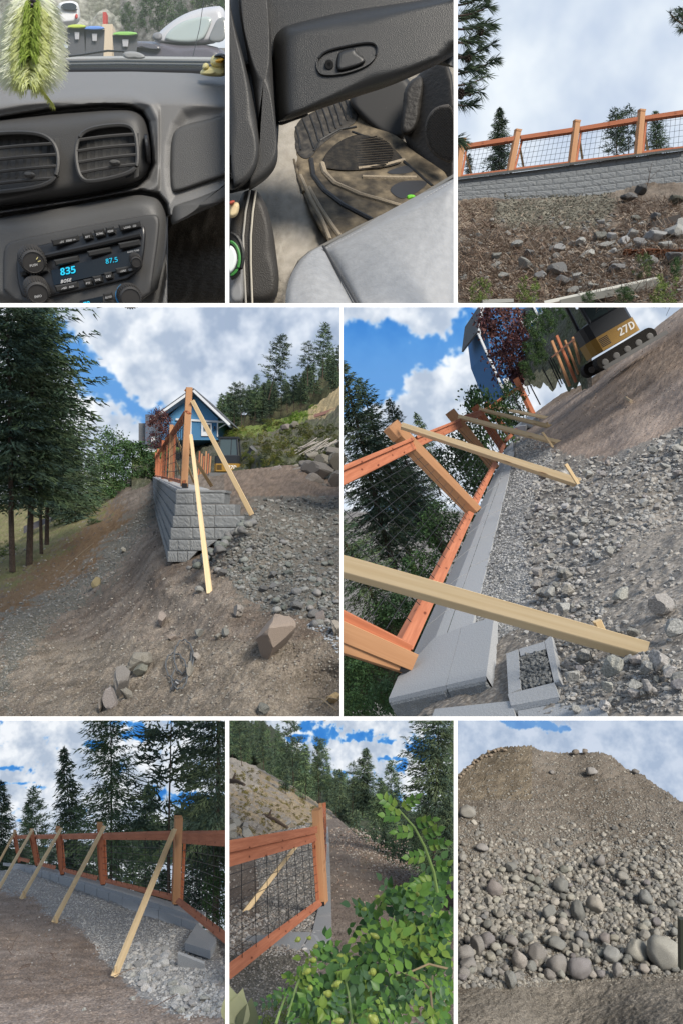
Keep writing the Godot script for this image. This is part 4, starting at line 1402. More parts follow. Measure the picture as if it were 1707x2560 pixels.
func seat2(leather: Texture2D):
	var hide := mat(lin(0.35, 0.352, 0.355), 0.4, noise_tex(91, 0.02, Color(0.86, 0.86, 0.86), Color(1, 1, 1), 6), leather, Vector3.ONE * 3.2, false, 0.35, 0.55)
	var root := thing("seat_cushion", P(930, 760, 1.7), "grey leather car seat cushion with a stitched edge", "seat")
	var edge := [[1137, 438], [1060, 484], [1000, 520], [900, 567], [808, 615], [775, 632], [748, 655], [730, 690], [720, 730], [716, 768]]
	var build := func(called: String, seam_l: Callable, seam_r: Callable, n: int, m: Material):
		var rows := []
		for i in 40:
			var t := i / 39.0
			var row := []
			for k in n:
				var u := float(k) / (n - 1)
				var a: Vector2 = seam_l.call(t)
				var b: Vector2 = seam_r.call(t)
				var p := a.lerp(b, u)
				var z := 1.95 - 0.3 * t
				var round_ := minf(t * 9.0, 1.0)
				z += 0.16 * pow(1.0 - round_, 2.0)
				z += 0.03 * pow(1.0 - minf(u * 12.0, 1.0), 2.0) + 0.025 * pow(1.0 - minf((1.0 - u) * 12.0, 1.0), 2.0)
				z -= 0.05 * sin(u * PI) * sin(minf(t, 1.0) * PI * 0.6)
				z += 0.006 * fbm.get_noise_2d(p.x * 0.06, p.y * 0.06)
				row.append(P(minf(p.x, 1137), minf(p.y, 762), z) - root.position)
			rows.append(row)
		mesh_node(called, sheet(rows), m, root)
	var e := func(x: float) -> float: return along([[716, 762], [720, 730], [730, 690], [748, 655], [775, 632], [808, 615], [900, 567], [1000, 520], [1060, 484], [1137, 438]], x)
	# centre panel between the seam and the outer side, side bolster beyond the seam
	build.call("cushion", func(t: float) -> Vector2: return Vector2(lerpf(808, 893, pow(t, 1.0)), lerpf(615, 766, t)), func(t: float) -> Vector2: return Vector2(1137, lerpf(438, 766, t)), 40, hide)
	build.call("bolster", func(t: float) -> Vector2: return Vector2(lerpf(808, 714, 1.0 - pow(1.0 - t, 2.2)), lerpf(615, 766, pow(t, 1.35))), func(t: float) -> Vector2: return Vector2(lerpf(808, 892, t), lerpf(615, 766, t)), 26, hide)
	var s := Soup.new()
	var pts := []
	for i in 10: pts.append(P(lerpf(808, 892, i / 9.0), lerpf(616, 762, i / 9.0), 1.93 - 0.3 * i / 9.0 + 0.012))
	s.tube(pts, 0.004, 5)
	s.clip(lim(2))
	part(root, "seam", s, mat(lin(0.05, 0.05, 0.052), 0.6))
	var side := Soup.new()
	for i in edge.size() - 1:
		var a: Array = edge[i]
		var b: Array = edge[i + 1]
		side.quad(P(a[0] + 2, a[1] + 1, 2.06), P(b[0] + 2, b[1] + 1, 2.06), P(b[0] - 3, b[1] - 4, 2.12), P(a[0] - 3, a[1] - 4, 2.12))
	side.clip(lim(2))
	part(root, "side_skirt", side, mat(lin(0.2, 0.19, 0.17), 0.6))
	for i in edge.size() - 1:
		var a := Vector2(edge[i][0], edge[i][1])
		var b := Vector2(edge[i + 1][0], edge[i + 1][1])
		var n := int((b - a).length() / 8.0)
		for k in n:
			var p := a.lerp(b, (k + 0.2) / n) + Vector2(6, 7)
			var q := a.lerp(b, (k + 0.75) / n) + Vector2(6, 7)
			if not inside(2, p, 3) or not inside(2, q, 3): continue
			var st := Soup.new()
			st.tube([P(p.x, p.y, 1.985), P(q.x, q.y, 1.985)], 0.0013, 4)
			part(root, "stitch", st, mat(lin(0.55, 0.55, 0.54), 0.7) if false else M.print)

# ---- looking up a rubble bank at the wall and fence along its top
var green3 := PackedVector2Array()

func place3():
	ground_fit(3, [[1143, 758, 12.5], [1430, 758, 12.2], [1707, 758, 11.5], [1143, 600, 15.5], [1430, 600, 15.3], [1707, 600, 14.2], [1143, 502, 19.5], [1430, 494, 19.4], [1540, 482, 18.9], [1600, 462, 18.8], [1707, 452, 18.4]], 0.06, 9.0)
	var top := [[1139, 503], [1300, 498], [1430, 494], [1520, 490], [1550, 478], [1590, 466], [1640, 460], [1707, 458], [1800, 455]]
	green3 = pv([1250, 500, 1430, 490, 1540, 488, 1530, 520, 1500, 570, 1300, 570, 1240, 560, 1220, 520])
	structure(lay(3, "ground", func(x): return along(top, x) - 3, 766, 3.0, func(x, y, p):
		var n := mix_noise(p, 5.0)
		var n2 := mix_noise(p, 24.0)
		var c := Color(0.13, 0.105, 0.085).lerp(Color(0.22, 0.19, 0.16), n)
		var q := Vector2(x, y) + Vector2(n - 0.5, n2 - 0.5) * 40.0
		if in_poly(q, green3): c = Color(0.15, 0.14, 0.115).lerp(Color(0.21, 0.2, 0.165), n2)
		elif x < 1230 and y < 570: c = Color(0.2, 0.155, 0.12).lerp(Color(0.27, 0.23, 0.18), n2)
		return c * lerpf(0.7, 1.2, n2), M.soil), "steep bank of brown debris and broken stone below the wall", "ground")
	# wall: five courses of split blocks
	var tl := [[1139, 449], [1285, 431], [1430, 412], [1600, 390], [1712, 375]]
	var bl := [[1139, 512], [1300, 506], [1430, 501], [1540, 488], [1600, 480], [1712, 468]]
	var wz := func(x: float) -> float: return lerpf(20.6, 19.0, (x - 1143) / 564.0)
	var root := thing("retaining_wall", P(1430, 500, 20), "long grey split-block retaining wall on top of the rubble bank", "wall")
	for k in 6:
		var x := 1139.0 - (k % 2) * 20.0
		while x < 1712:
			var w := 40.0
			var x0 := maxf(x + 0.35, 1139)
			var x1 := minf(x + w - 0.35, 1712)
			if x1 - x0 > 3:
				var q := []
				for e in [[x0, k + 0.03], [x1, k + 0.03], [x1, k + 0.97], [x0, k + 0.97]]:
					var y := lerpf(along(tl, e[0]), along(bl, e[0]), e[1] / 6.0)
					q.append(P(e[0], y, wz.call(e[0]) - k * 0.03))
				block(root, 3, q[0], q[1], q[2], q[3], Vector3(0, 0, -0.35), 0.016, M.split, 7, 4)
			x += w
	for i in 8:
		var x0 := 1139.0 + i * 71.6
		var x1 := x0 + 71.2
		var s := Soup.new()
		var a := []
		for zz in [-0.12, 0.4]:
			for e in [[x0, -6.5], [x1, -6.5], [x1, -0.5], [x0, -0.5]]: a.append(P(e[0], along(tl, e[0]) + e[1], wz.call(e[0]) + zz))
		s.hexa(a)
		part(root, "cap_stone", s, mat(lin(0.2, 0.205, 0.2), 0.95, M.split.albedo_texture, null, Vector3.ONE * 2))
	# fence
	var fence := thing("wire_fence", P(1430, 410, 20), "cedar fence with wire mesh along the top of the split-block wall", "fence")
	var posts := [[1158, 344, 1144, 442], [1297, 322, 1276, 428], [1444.5, 299, 1430.5, 409], [1607, 272, 1597, 386], [1760, 250, 1755, 366]]
	for q in posts:
		var zz: float = wz.call(q[2]) - 0.05
		beam(fence, "post", 3, [q[2], q[3], zz], [q[0], q[1], zz], 13, 12.5, 0.11, M.fir_post, Vector3(-0.5, 0, -1))
		beam(fence, "post_cap", 3, [q[0] - 0.6, q[1] + 5, zz - 0.01], [q[0], q[1], zz - 0.01], 13, 15.5, 0.1, M.fir_post, Vector3(-0.5, 0, -1))
		beam(fence, "inner_board", 3, [q[2] + 9, q[3] - 3, zz + 0.05], [q[0] + 8, q[1] + 24, zz + 0.05], 5, 5, 0.05, M.cedar_bright)
	for r in [[1139, 368, 1286, 345], [1301, 343, 1437, 323], [1449, 321, 1600, 296], [1611, 294, 1720, 278]]:
		beam(fence, "top_rail", 3, [r[0], r[1], wz.call(r[0])], [r[2], r[3], wz.call(r[2])], 10, 11, 0.09, M.cedar)
		beam(fence, "rail_edge", 3, [r[0], r[1] + 5.5, wz.call(r[0]) + 0.02], [r[2], r[3] + 6, wz.call(r[2]) + 0.02], 2, 2, 0.12, M.cedar_bright)
	for r in [[1139, 442, 1270, 426], [1284, 423, 1425, 406], [1437, 404, 1591, 385], [1604, 381, 1720, 367]]:
		beam(fence, "bottom_rail", 3, [r[0], r[1], wz.call(r[0]) - 0.02], [r[2], r[3], wz.call(r[2]) - 0.02], 7, 7, 0.09, M.cedar_bright)
	for i in 4:
		var a: Array = posts[i]
		var b: Array = posts[i + 1]
		var q := []
		for e in [[a[0], a[1] + 24], [b[0], b[1] + 24], [b[2], b[3] - 3], [a[2], a[3] - 3]]: q.append(P(e[0], e[1], wz.call(e[0]) + 0.06))
		wire_grid(fence, 3, q[0], q[1], q[2], q[3], 13, 6, 0.0045, M.black_steel)
	for q in [[1161, 380, 1177, 432], [1299, 368, 1308, 417], [1449, 352, 1455, 396], [1612, 330, 1619, 377]]:
		tag(beam(null, "brace_board", 3, [q[0], q[1], wz.call(q[0]) + 0.3], [q[2], q[3], wz.call(q[0]) + 1.2], 4.5, 4.5, 0.05, M.pine), "thin pine brace behind the fence seen from below", "board", "braces behind the fence on the bank")
	# trees behind
	tree(3, "conifer", "ragged conifer behind the first full fence bay", "", "fir", 0, Vector2(1246, 445), Vector2(1248, 271), 42, 1.25, 4, 1)
	tree(3, "conifer", "low dark conifer at the foot of the ragged conifer behind the fence", "", "small", 1, Vector2(1170, 445), Vector2(1172, 385), 44, 1.4, 2, 2)
	tree(3, "pine_tree", "twin-topped pine behind the fence with its thin tip leaning", "", "pine", 0, Vector2(1540, 430), Vector2(1538, 276), 45, 1.5, 4, 3)
	tree(3, "pine_tree", "sparse pine whose bare tip rises over the top rail", "", "pine", 1, Vector2(1570, 430), Vector2(1567, 266), 46, 1.2, 3, 4)
	tree(3, "pine_tree", "broad pine behind the last fence post", "", "fir", 1, Vector2(1640, 420), Vector2(1638, 278), 45, 1.2, 4, 5)
	near_pine3()
	bank3()

func tuft(s: Soup, p: Vector3, d: Vector3, l: float, n: int, w: float):
	for i in n:
		var e := (d + Vector3(rng.randfn(), rng.randfn(), rng.randfn()) * 0.42).normalized()
		var side := e.cross(Vector3(rnd(-1, 1), rnd(-1, 1), rnd(-1, 1))).normalized() * w
		var m := p + e * l * 0.6
		var t := p + e * l * rnd(0.85, 1.1) + Vector3(0, -l * 0.1, 0)
		s.col = Color(0.04, 0.06, 0.035) * rnd(0.6, 1.8)
		s.tri(p - side, p + side, m + side * 0.6)
		s.tri(p - side, m + side * 0.6, t)

func near_pine3():
	var z := 7.0
	for spec in [[[1120, 120], [[1120, 40, 1215, 18], [1118, 70, 1222, 60], [1120, 110, 1215, 80], [1118, 150, 1225, 112], [1120, 190, 1232, 150], [1120, 215, 1215, 190], [1118, 232, 1198, 228], [1118, 250, 1180, 262], [1118, 12, 1200, -6], [1118, 130, 1190, 140], [1118, 95, 1190, 105], [1118, 170, 1195, 175], [1118, 340, 1150, 352], [1118, 50, 1180, 40]], "long-needled pine branch with cones hanging at the edge of the opening"], [[1730, 60], [[1735, 70, 1675, 36], [1730, 55, 1694, 32], [1735, 75, 1700, 72], [1735, 40, 1700, 20]], "small pine twig tips poking into the open sky"]]:
		var root := thing("pine_branch", P(spec[0][0], spec[0][1] + 60, z), spec[2], "branch")
		var nd := Soup.new()
		for b in spec[1]:
			var a := P(b[0], b[1], z + rnd(-0.3, 0.3))
			var e := P(b[2], b[3], z + rnd(-0.4, 0.3))
			var pts := []
			for i in 7:
				var t := i / 6.0
				pts.append(a.lerp(e, t) + Vector3(0, sin(t * 3.0) * -0.03, 0))
			var one := Soup.new()
			one.tube(pts, 0.012, 5, 0.005)
			one.clip(lim(3))
			part(root, "twig", one, M.bark)
			for i in 5:
				var t := 0.35 + 0.65 * i / 4.0
				tuft(nd, a.lerp(e, t), (e - a).normalized() + Vector3(0, rnd(-0.8, 0.5), rnd(-0.5, 0.5)), 0.13 if b[0] < 1500 else 0.085, 30, 0.0013)
		nd.clip(lim(3))
		part(root, "needles", nd, M.needle)
		if spec[0][0] < 1500:
			for c in [[1198, 76], [1169, 144], [1172, 228], [1150, 236]]:
				var s := Soup.new()
				for k in 40:
					var a := k * 2.4
					var h := k / 40.0
					var r := 0.028 * sin(PI * (0.12 + 0.8 * h))
					var p := P(c[0], c[1], z - 0.05) + Vector3(cos(a) * r, 0.05 - h * 0.09, sin(a) * r)
					s.box(Transform3D(Basis(Vector3.UP, -a), p), Vector3(0.012, 0.006, 0.009), 0.003)
				s.clip(lim(3))
				part(root, "cone", s, mat(lin(0.05, 0.035, 0.028), 0.9))

func bank3():
	var greys := [Color(0.2, 0.2, 0.19), Color(0.28, 0.275, 0.26), Color(0.15, 0.15, 0.145), Color(0.33, 0.32, 0.3)]
	strew(3, "gravel", "greenish grey gravel spilled under the split-block wall", "gravel", chips, 9000, Rect2(1205, 486, 350, 110), 2, 6.5, [Color(0.17, 0.165, 0.135), Color(0.23, 0.22, 0.18), Color(0.13, 0.125, 0.1)], func(x, y): return 1.0 if in_poly(Vector2(x + rnd(-26, 26), y + rnd(-18, 18)), green3) else 0.0)
	strew(3, "rubble", "broken flat stones mixed with brown debris on the bank", "rubble", chips + angular, 5500, Rect2(1143, 530, 564, 225), 3, 22, greys + [Color(0.24, 0.19, 0.15), Color(0.18, 0.145, 0.12), Color(0.3, 0.25, 0.2)], func(x, y): return (0.2 + 0.6 * smoothstep(1300, 1480, x)) * smoothstep(520, 600, y))
	# dead twigs and needles
	var root := thing("debris", P(1400, 755, 12), "layer of dead brown twigs and needles on the bank", "debris")
	root.set_meta("kind", "stuff")
	var s := Soup.new()
	for i in 24000:
		var x := rnd(1143, 1707)
		var y := rnd(505, 755)
		if x > 1230 and x < 1540 and y < 575 and rng.randf() < 0.85: continue
		var p := lift(G(3, x, y), 0.06, 9.0) + Vector3(0, 0.015, 0)
		var d := Vector3(rnd(-1, 1), rnd(-0.25, 0.6), rnd(-1, 1)).normalized()
		var l := rnd(0.05, 0.3)
		var w := d.cross(Vector3(rnd(-1, 1), rnd(-1, 1), 0)).normalized() * rnd(0.003, 0.009)
		s.col = [Color(0.24, 0.17, 0.125), Color(0.34, 0.26, 0.2), Color(0.15, 0.105, 0.08), Color(0.42, 0.35, 0.28)][rng.randi() % 4] * rnd(0.7, 1.2)
		s.quad(p - w, p + w, p + d * l + w * 0.5, p + d * l - w * 0.5)
	part(root, "twigs", s, M.plain)
	for q in [[1447, 607, 36, 20, 0.33], [1500, 590, 34, 24, 0.16], [1525, 592, 28, 22, 0.26], [1580, 582, 30, 26, 0.36], [1558, 600, 24, 24, 0.34], [1640, 590, 50, 30, 0.28], [1690, 580, 46, 34, 0.32], [1310, 660, 34, 26, 0.24], [1385, 672, 44, 30, 0.17], [1545, 668, 36, 26, 0.2], [1683, 645, 50, 34, 0.13], [1290, 610, 26, 16, 0.3], [1385, 622, 40, 20, 0.26], [1470, 632, 40, 16, 0.36], [1405, 700, 30, 24, 0.18], [1600, 610, 40, 22, 0.26], [1620, 655, 40, 26, 0.2], [1345, 690, 30, 20, 0.26], [1660, 612, 34, 20, 0.3], [1510, 612, 40, 16, 0.3], [1260, 690, 30, 20, 0.24], [1500, 555, 24, 14, 0.28], [1690, 500, 30, 24, 0.08], [1602, 476, 26, 22, 0.1], [1570, 492, 40, 18, 0.14], [1440, 690, 26, 18, 0.3], [1535, 630, 26, 14, 0.4], [1320, 632, 30, 16, 0.2], [1240, 640, 26, 18, 0.19], [1640, 540, 24, 20, 0.14], [1590, 545, 30, 18, 0.16], [1480, 715, 30, 16, 0.22], [1430, 725, 40, 18, 0.25], [1700, 560, 30, 26, 0.36]]:
		var t: float = q[4]
		stone(3, "rock", "sharp grey slab of rock lying on the rubble bank" if t > 0.22 else "dark broken rock lying on the rubble bank", "rock", "pale slabs on the rubble bank" if t > 0.22 else "dark rocks on the rubble bank", angular[int(q[0]) % 8], q[0], q[1], q[2] * 1.1, q[3] * 1.1, Color(t, t, t * 0.97), q[1], 0.0, -0.1, rnd(-0.3, 0.3))
	tag(beam(null, "timber_beam", 3, [1625, 563, gz(3, 1625, 565) - 0.2], [1700, 545, gz(3, 1700, 548) - 0.3], 14, 20, 0.2, mat(lin(0.05, 0.045, 0.042), 0.9)), "dark square timber sticking out of the bank", "timber")
	var lg := Soup.new()
	var pts := []
	for i in 9:
		var x := 1560 + i * 18.0
		pts.append(P(x, 634 + sin(i * 1.3) * 3, gz(3, x, 640) - 0.1))
	lg.tube(pts, 0.085, 9, 0.065)
	for i in 160:
		var x := rnd(1562, 1703)
		var p := P(x, 634 + rnd(-10, 10), gz(3, x, 640) - 0.17)
		lg.box(Transform3D(Basis(Vector3.BACK, rnd(-0.3, 0.3)), p), Vector3(rnd(0.02, 0.07), rnd(0.003, 0.012), 0.012))
	lg.clip(lim(3))
	tag(part(null, "rotten_log", lg, mat(lin(0.19, 0.075, 0.035), 1.0, M.bark.albedo_texture, M.bark.normal_texture, Vector3(1, 4, 4))), "crumbling red-brown log among the slabs", "log")
	tag(beam(null, "white_board", 3, [1360, 757, gz(3, 1369, 756) - 0.25], [1645, 694, gz(3, 1645, 698) - 0.25], 9, 5, 0.02, mat(lin(0.5, 0.5, 0.46), 0.8), Vector3(0, 0.4, -1)), "long pale board edge lying across the foot of the bank", "board")
	tag(beam(null, "grey_board", 3, [1400, 757, gz(3, 1400, 757) - 0.27], [1648, 708, gz(3, 1648, 708) - 0.27], 16, 22, 0.03, mat(lin(0.15, 0.15, 0.135), 0.9), Vector3(0, 0.2, -1)), "weathered grey board face below the pale board edge", "board")
	tag(beam(null, "concrete_slab", 3, [1205, 754, gz(3, 1205, 756) - 0.3], [1283, 751, gz(3, 1283, 756) - 0.3], 11, 9, 0.2, mat(lin(0.33, 0.33, 0.31), 0.9)), "flat pale concrete slab at the foot of the bank", "slab")
	for q in [[1200, 752, 62, 76, "scrub", "grey green leafy weed below the brown debris"], [1232, 728, 60, 40, "bush", "small upright green sapling among the weeds"], [1322, 756, 66, 90, "scrub", "yellow green bush in the middle of the bank foot"], [1605, 690, 56, 90, "scrub", "bright green bush just above the pale board"], [1660, 758, 76, 120, "scrub", "wide yellow green bush under the grey board"], [1560, 758, 44, 90, "bush", "dark green bramble below the grey board"], [1690, 690, 50, 60, "bush", "dark green bush at the end of the red-brown log"], [1470, 757, 30, 60, "bush", "low dark bramble against the grey board"]]:
		tree(3, "shrub", q[5], "", q[4], int(q[0]), Vector2(q[0], q[1]), Vector2(q[0], q[1] - q[2]), gz(3, q[0], minf(q[1], 757)) - 0.35, q[3] / q[2] * 0.62, 2, q[0], "shrub", false)
	var sp := Soup.new()
	sp.tube([P(1614, 478, 18.6), P(1620, 450, 18.6), P(1626, 417, 18.6), P(1630, 402, 18.6)], 0.012, 5, 0.003)
	sp.tube([P(1620, 450, 18.6), P(1640, 430, 18.6), P(1652, 420, 18.6)], 0.006, 4, 0.002)
	sp.tube([P(1624, 432, 18.6), P(1618, 418, 18.6)], 0.005, 4, 0.002)
	sp.tube([P(1618, 460, 18.6), P(1608, 440, 18.6)], 0.005, 4, 0.002)
	sp.tube([P(1612, 478, 18.6), P(1611, 498, 18.3)], 0.012, 5, 0.01)
	tag(part(null, "bare_sapling", sp, M.bark), "thin leafless sapling standing against the block wall", "sapling")

# ---- the end of the retaining wall on the slope, house and hill behind
func at_vp(c: Array, z0: float, z: float, vp: Array) -> Array:
	# the point that lies on the line from pixel c (depth z0) towards the vanishing point, at depth z
	var k := z0 / z
	return [vp[0] + (c[0] - vp[0]) * k, vp[1] + (c[1] - vp[1]) * k, z]

func excavator(panel: int, fr: Transform3D, label: String, arm: bool):
	var root := thing("mini_excavator", fr.origin, label, "excavator")
	root.basis = fr.basis
	var yel := mat(lin(0.62, 0.36, 0.07), 0.5, M.split.albedo_texture, null, Vector3.ONE * 2, false)
	var dark := mat(lin(0.022, 0.026, 0.032), 0.45)
	var rub := mat(lin(0.03, 0.028, 0.026), 0.9, M.split.albedo_texture, M.split.normal_texture, Vector3.ONE * 3, false)
	var grey := mat(lin(0.12, 0.12, 0.12), 0.6)
	var add := func(called: String, m: Material, s: Soup, par: Node3D = root) -> MeshInstance3D:
		s.clip(lim(panel))
		return part(par, called, s, m)
	for side in [-1, 1]:
		var s := Soup.new()
		var outl := []
		for k in 16:
			var a := TAU * k / 16.0
			outl.append(Vector3(0.72 * signf(cos(a)) + 0.22 * cos(a), 0.235 + 0.215 * sin(a), 0))
		var w := []
		for p in outl: w.append(fr * (p + Vector3(0, 0, side * 0.55 + 0.16)))
		s.prism(w, fr.basis * Vector3(0, 0, -0.32))
		var tr: MeshInstance3D = add.call("track", rub, s)
		if tr == null: continue
		for k in 5:
			var q := Soup.new()
			q.lathe(fr * Transform3D(Basis(), Vector3(-0.72 + 0.36 * k, 0.2, side * 0.55 + 0.17)), [[0.0, 0.012], [0.07, 0.012], [0.1, 0.0], [0.1, -0.02]], 10)
			add.call("roller", grey, q, tr)
	var s1 := Soup.new()
	var bh := 0.42 if arm else 0.13
	s1.hexa([fr * Vector3(-0.95, bh, 0.98), fr * Vector3(1.05, bh, 0.98), fr * Vector3(1.05, 0.02, 1.06), fr * Vector3(-0.95, 0.02, 1.06), fr * Vector3(-0.95, bh, 0.93), fr * Vector3(1.05, bh, 0.93), fr * Vector3(1.05, 0.02, 0.98), fr * Vector3(-0.95, 0.02, 0.98)])
	add.call("dozer_blade", grey, s1)
	# yellow lower shell with a rounded rear
	var s2 := Soup.new()
	var sh := []
	for q in [[-0.62, 0.74], [0.5, 0.74], [0.62, 0.6], [0.66, 0.2], [0.6, -0.5], [-0.4, -0.6], [-0.75, -0.3], [-0.8, 0.3], [-0.74, 0.6]]:
		sh.append(fr * Vector3(q[0], 0.5, q[1]))
	s2.prism(sh, fr.basis * Vector3(0, 0.42, 0))
	var body: MeshInstance3D = add.call("body_shell", yel, s2)
	var s3 := Soup.new()
	var sd := []
	for q in [[-0.6, 0.7], [0.5, 0.7], [0.62, 0.55], [0.64, 0.2], [0.6, -0.45], [-0.4, -0.55], [-0.72, -0.3], [-0.76, 0.3], [-0.72, 0.55]]:
		sd.append(fr * Vector3(q[0], 0.92, q[1]))
	s3.prism(sd, fr.basis * Vector3(0, 0.42, 0))
	add.call("engine_cover", dark, s3)
	if body:
		for k in 6:
			var g := Soup.new()
			g.box(fr * Transform3D(Basis(), Vector3(-0.45, 0.6 + 0.045 * k, 0.742)), Vector3(0.14, 0.013, 0.006))
			add.call("vent_slot", M.black_steel, g, body)
		words(body, "lettering", "27D", fr * Vector3(0.25, 0.72, 0.745), 0.19, fr.basis.x, fr.basis.y, mat(lin(0.8, 0.8, 0.78), 0.5), 0.1, 1)
	# cab: posts, roof, panes
	var cab := Soup.new()
	var lo := [Vector3(-0.5, 1.34, 0.6), Vector3(0.55, 1.34, 0.6), Vector3(0.55, 1.34, -0.35), Vector3(-0.5, 1.34, -0.35)]
	var hi := [Vector3(-0.46, 2.3, 0.5), Vector3(0.48, 2.3, 0.5), Vector3(0.48, 2.3, -0.3), Vector3(-0.46, 2.3, -0.3)]
	for i in 4:
		cab.tube([fr * lo[i], fr * hi[i]], 0.05, 6)
		cab.tube([fr * lo[i], fr * lo[(i + 1) % 4]], 0.05, 6)
	var rf := []
	for i in 4: rf.append(fr * (hi[i] * Vector3(1.12, 1, 1.12) + Vector3(0, -0.02, 0)))
	cab.prism(rf, fr.basis * Vector3(0, 0.1, 0))
	cab.hexa([fr * Vector3(0.12, 1.34, 0.585), fr * Vector3(0.16, 2.3, 0.49), fr * Vector3(0.2, 2.3, 0.49), fr * Vector3(0.17, 1.34, 0.585), fr * Vector3(0.12, 1.34, 0.55), fr * Vector3(0.16, 2.3, 0.46), fr * Vector3(0.2, 2.3, 0.46), fr * Vector3(0.17, 1.34, 0.55)])
	var cb: MeshInstance3D = add.call("cab", dark, cab)
	if cb:
		var pane := Soup.new()
		pane.quad(fr * (lo[0] + Vector3(0.02, 0, -0.02)), fr * (lo[1] + Vector3(-0.02, 0, -0.02)), fr * (hi[1] + Vector3(0, 0, -0.01)), fr * (hi[0] + Vector3(0, 0, -0.01)))
		add.call("window", mat(lin(0.05, 0.075, 0.08), 0.1, null, null, Vector3.ONE, false, 1, 0.6), pane, cb)
		var seat := Soup.new()
		seat.box(fr * Transform3D(Basis(), Vector3(-0.1, 1.6, 0.0)), Vector3(0.2, 0.3, 0.08), 0.03)
		add.call("seat", dark, seat, cb)
	if arm:
		var b1 := Soup.new()
		b1.tube([fr * Vector3(0.5, 0.7, 0.1), fr * Vector3(0.95, 1.35, 0.1), fr * Vector3(1.3, 1.8, 0.12)], 0.15, 6, 0.1)
		add.call("boom", dark, b1)
		var b2 := Soup.new()
		b2.tube([fr * Vector3(1.15, 1.85, 0.12), fr * Vector3(1.6, 1.45, 0.2), fr * Vector3(2.1, 0.85, 0.3)], 0.14, 6, 0.12)
		add.call("dipper_arm", mat(lin(0.06, 0.065, 0.07), 0.5), b2)
		var b3 := Soup.new()
		b3.tube([fr * Vector3(0.7, 0.85, 0.3), fr * Vector3(1.25, 1.6, 0.28)], 0.045, 6)
		add.call("hydraulic_ram", M.steel, b3)
		var b4 := Soup.new()
		var bp := []
		for q in [[2.0, 0.8], [2.1, 1.2], [2.35, 1.25], [2.6, 1.2], [2.3, 0.72], [2.1, 0.6]]:
			bp.append(fr * Vector3(q[0], q[1], 0.55))
		b4.prism(bp, fr.basis * Vector3(0, 0, -0.06))
		b4.hexa([fr * Vector3(2.2, 1.22, 0.55), fr * Vector3(3.15, 1.22, 0.2), fr * Vector3(3.4, 0.78, 0.5), fr * Vector3(2.3, 0.72, 0.8), fr * Vector3(2.2, 1.26, 0.5), fr * Vector3(3.15, 1.27, 0.15), fr * Vector3(3.4, 0.82, 0.45), fr * Vector3(2.3, 0.76, 0.75)])
		add.call("bucket", M.steel, b4)
	return root

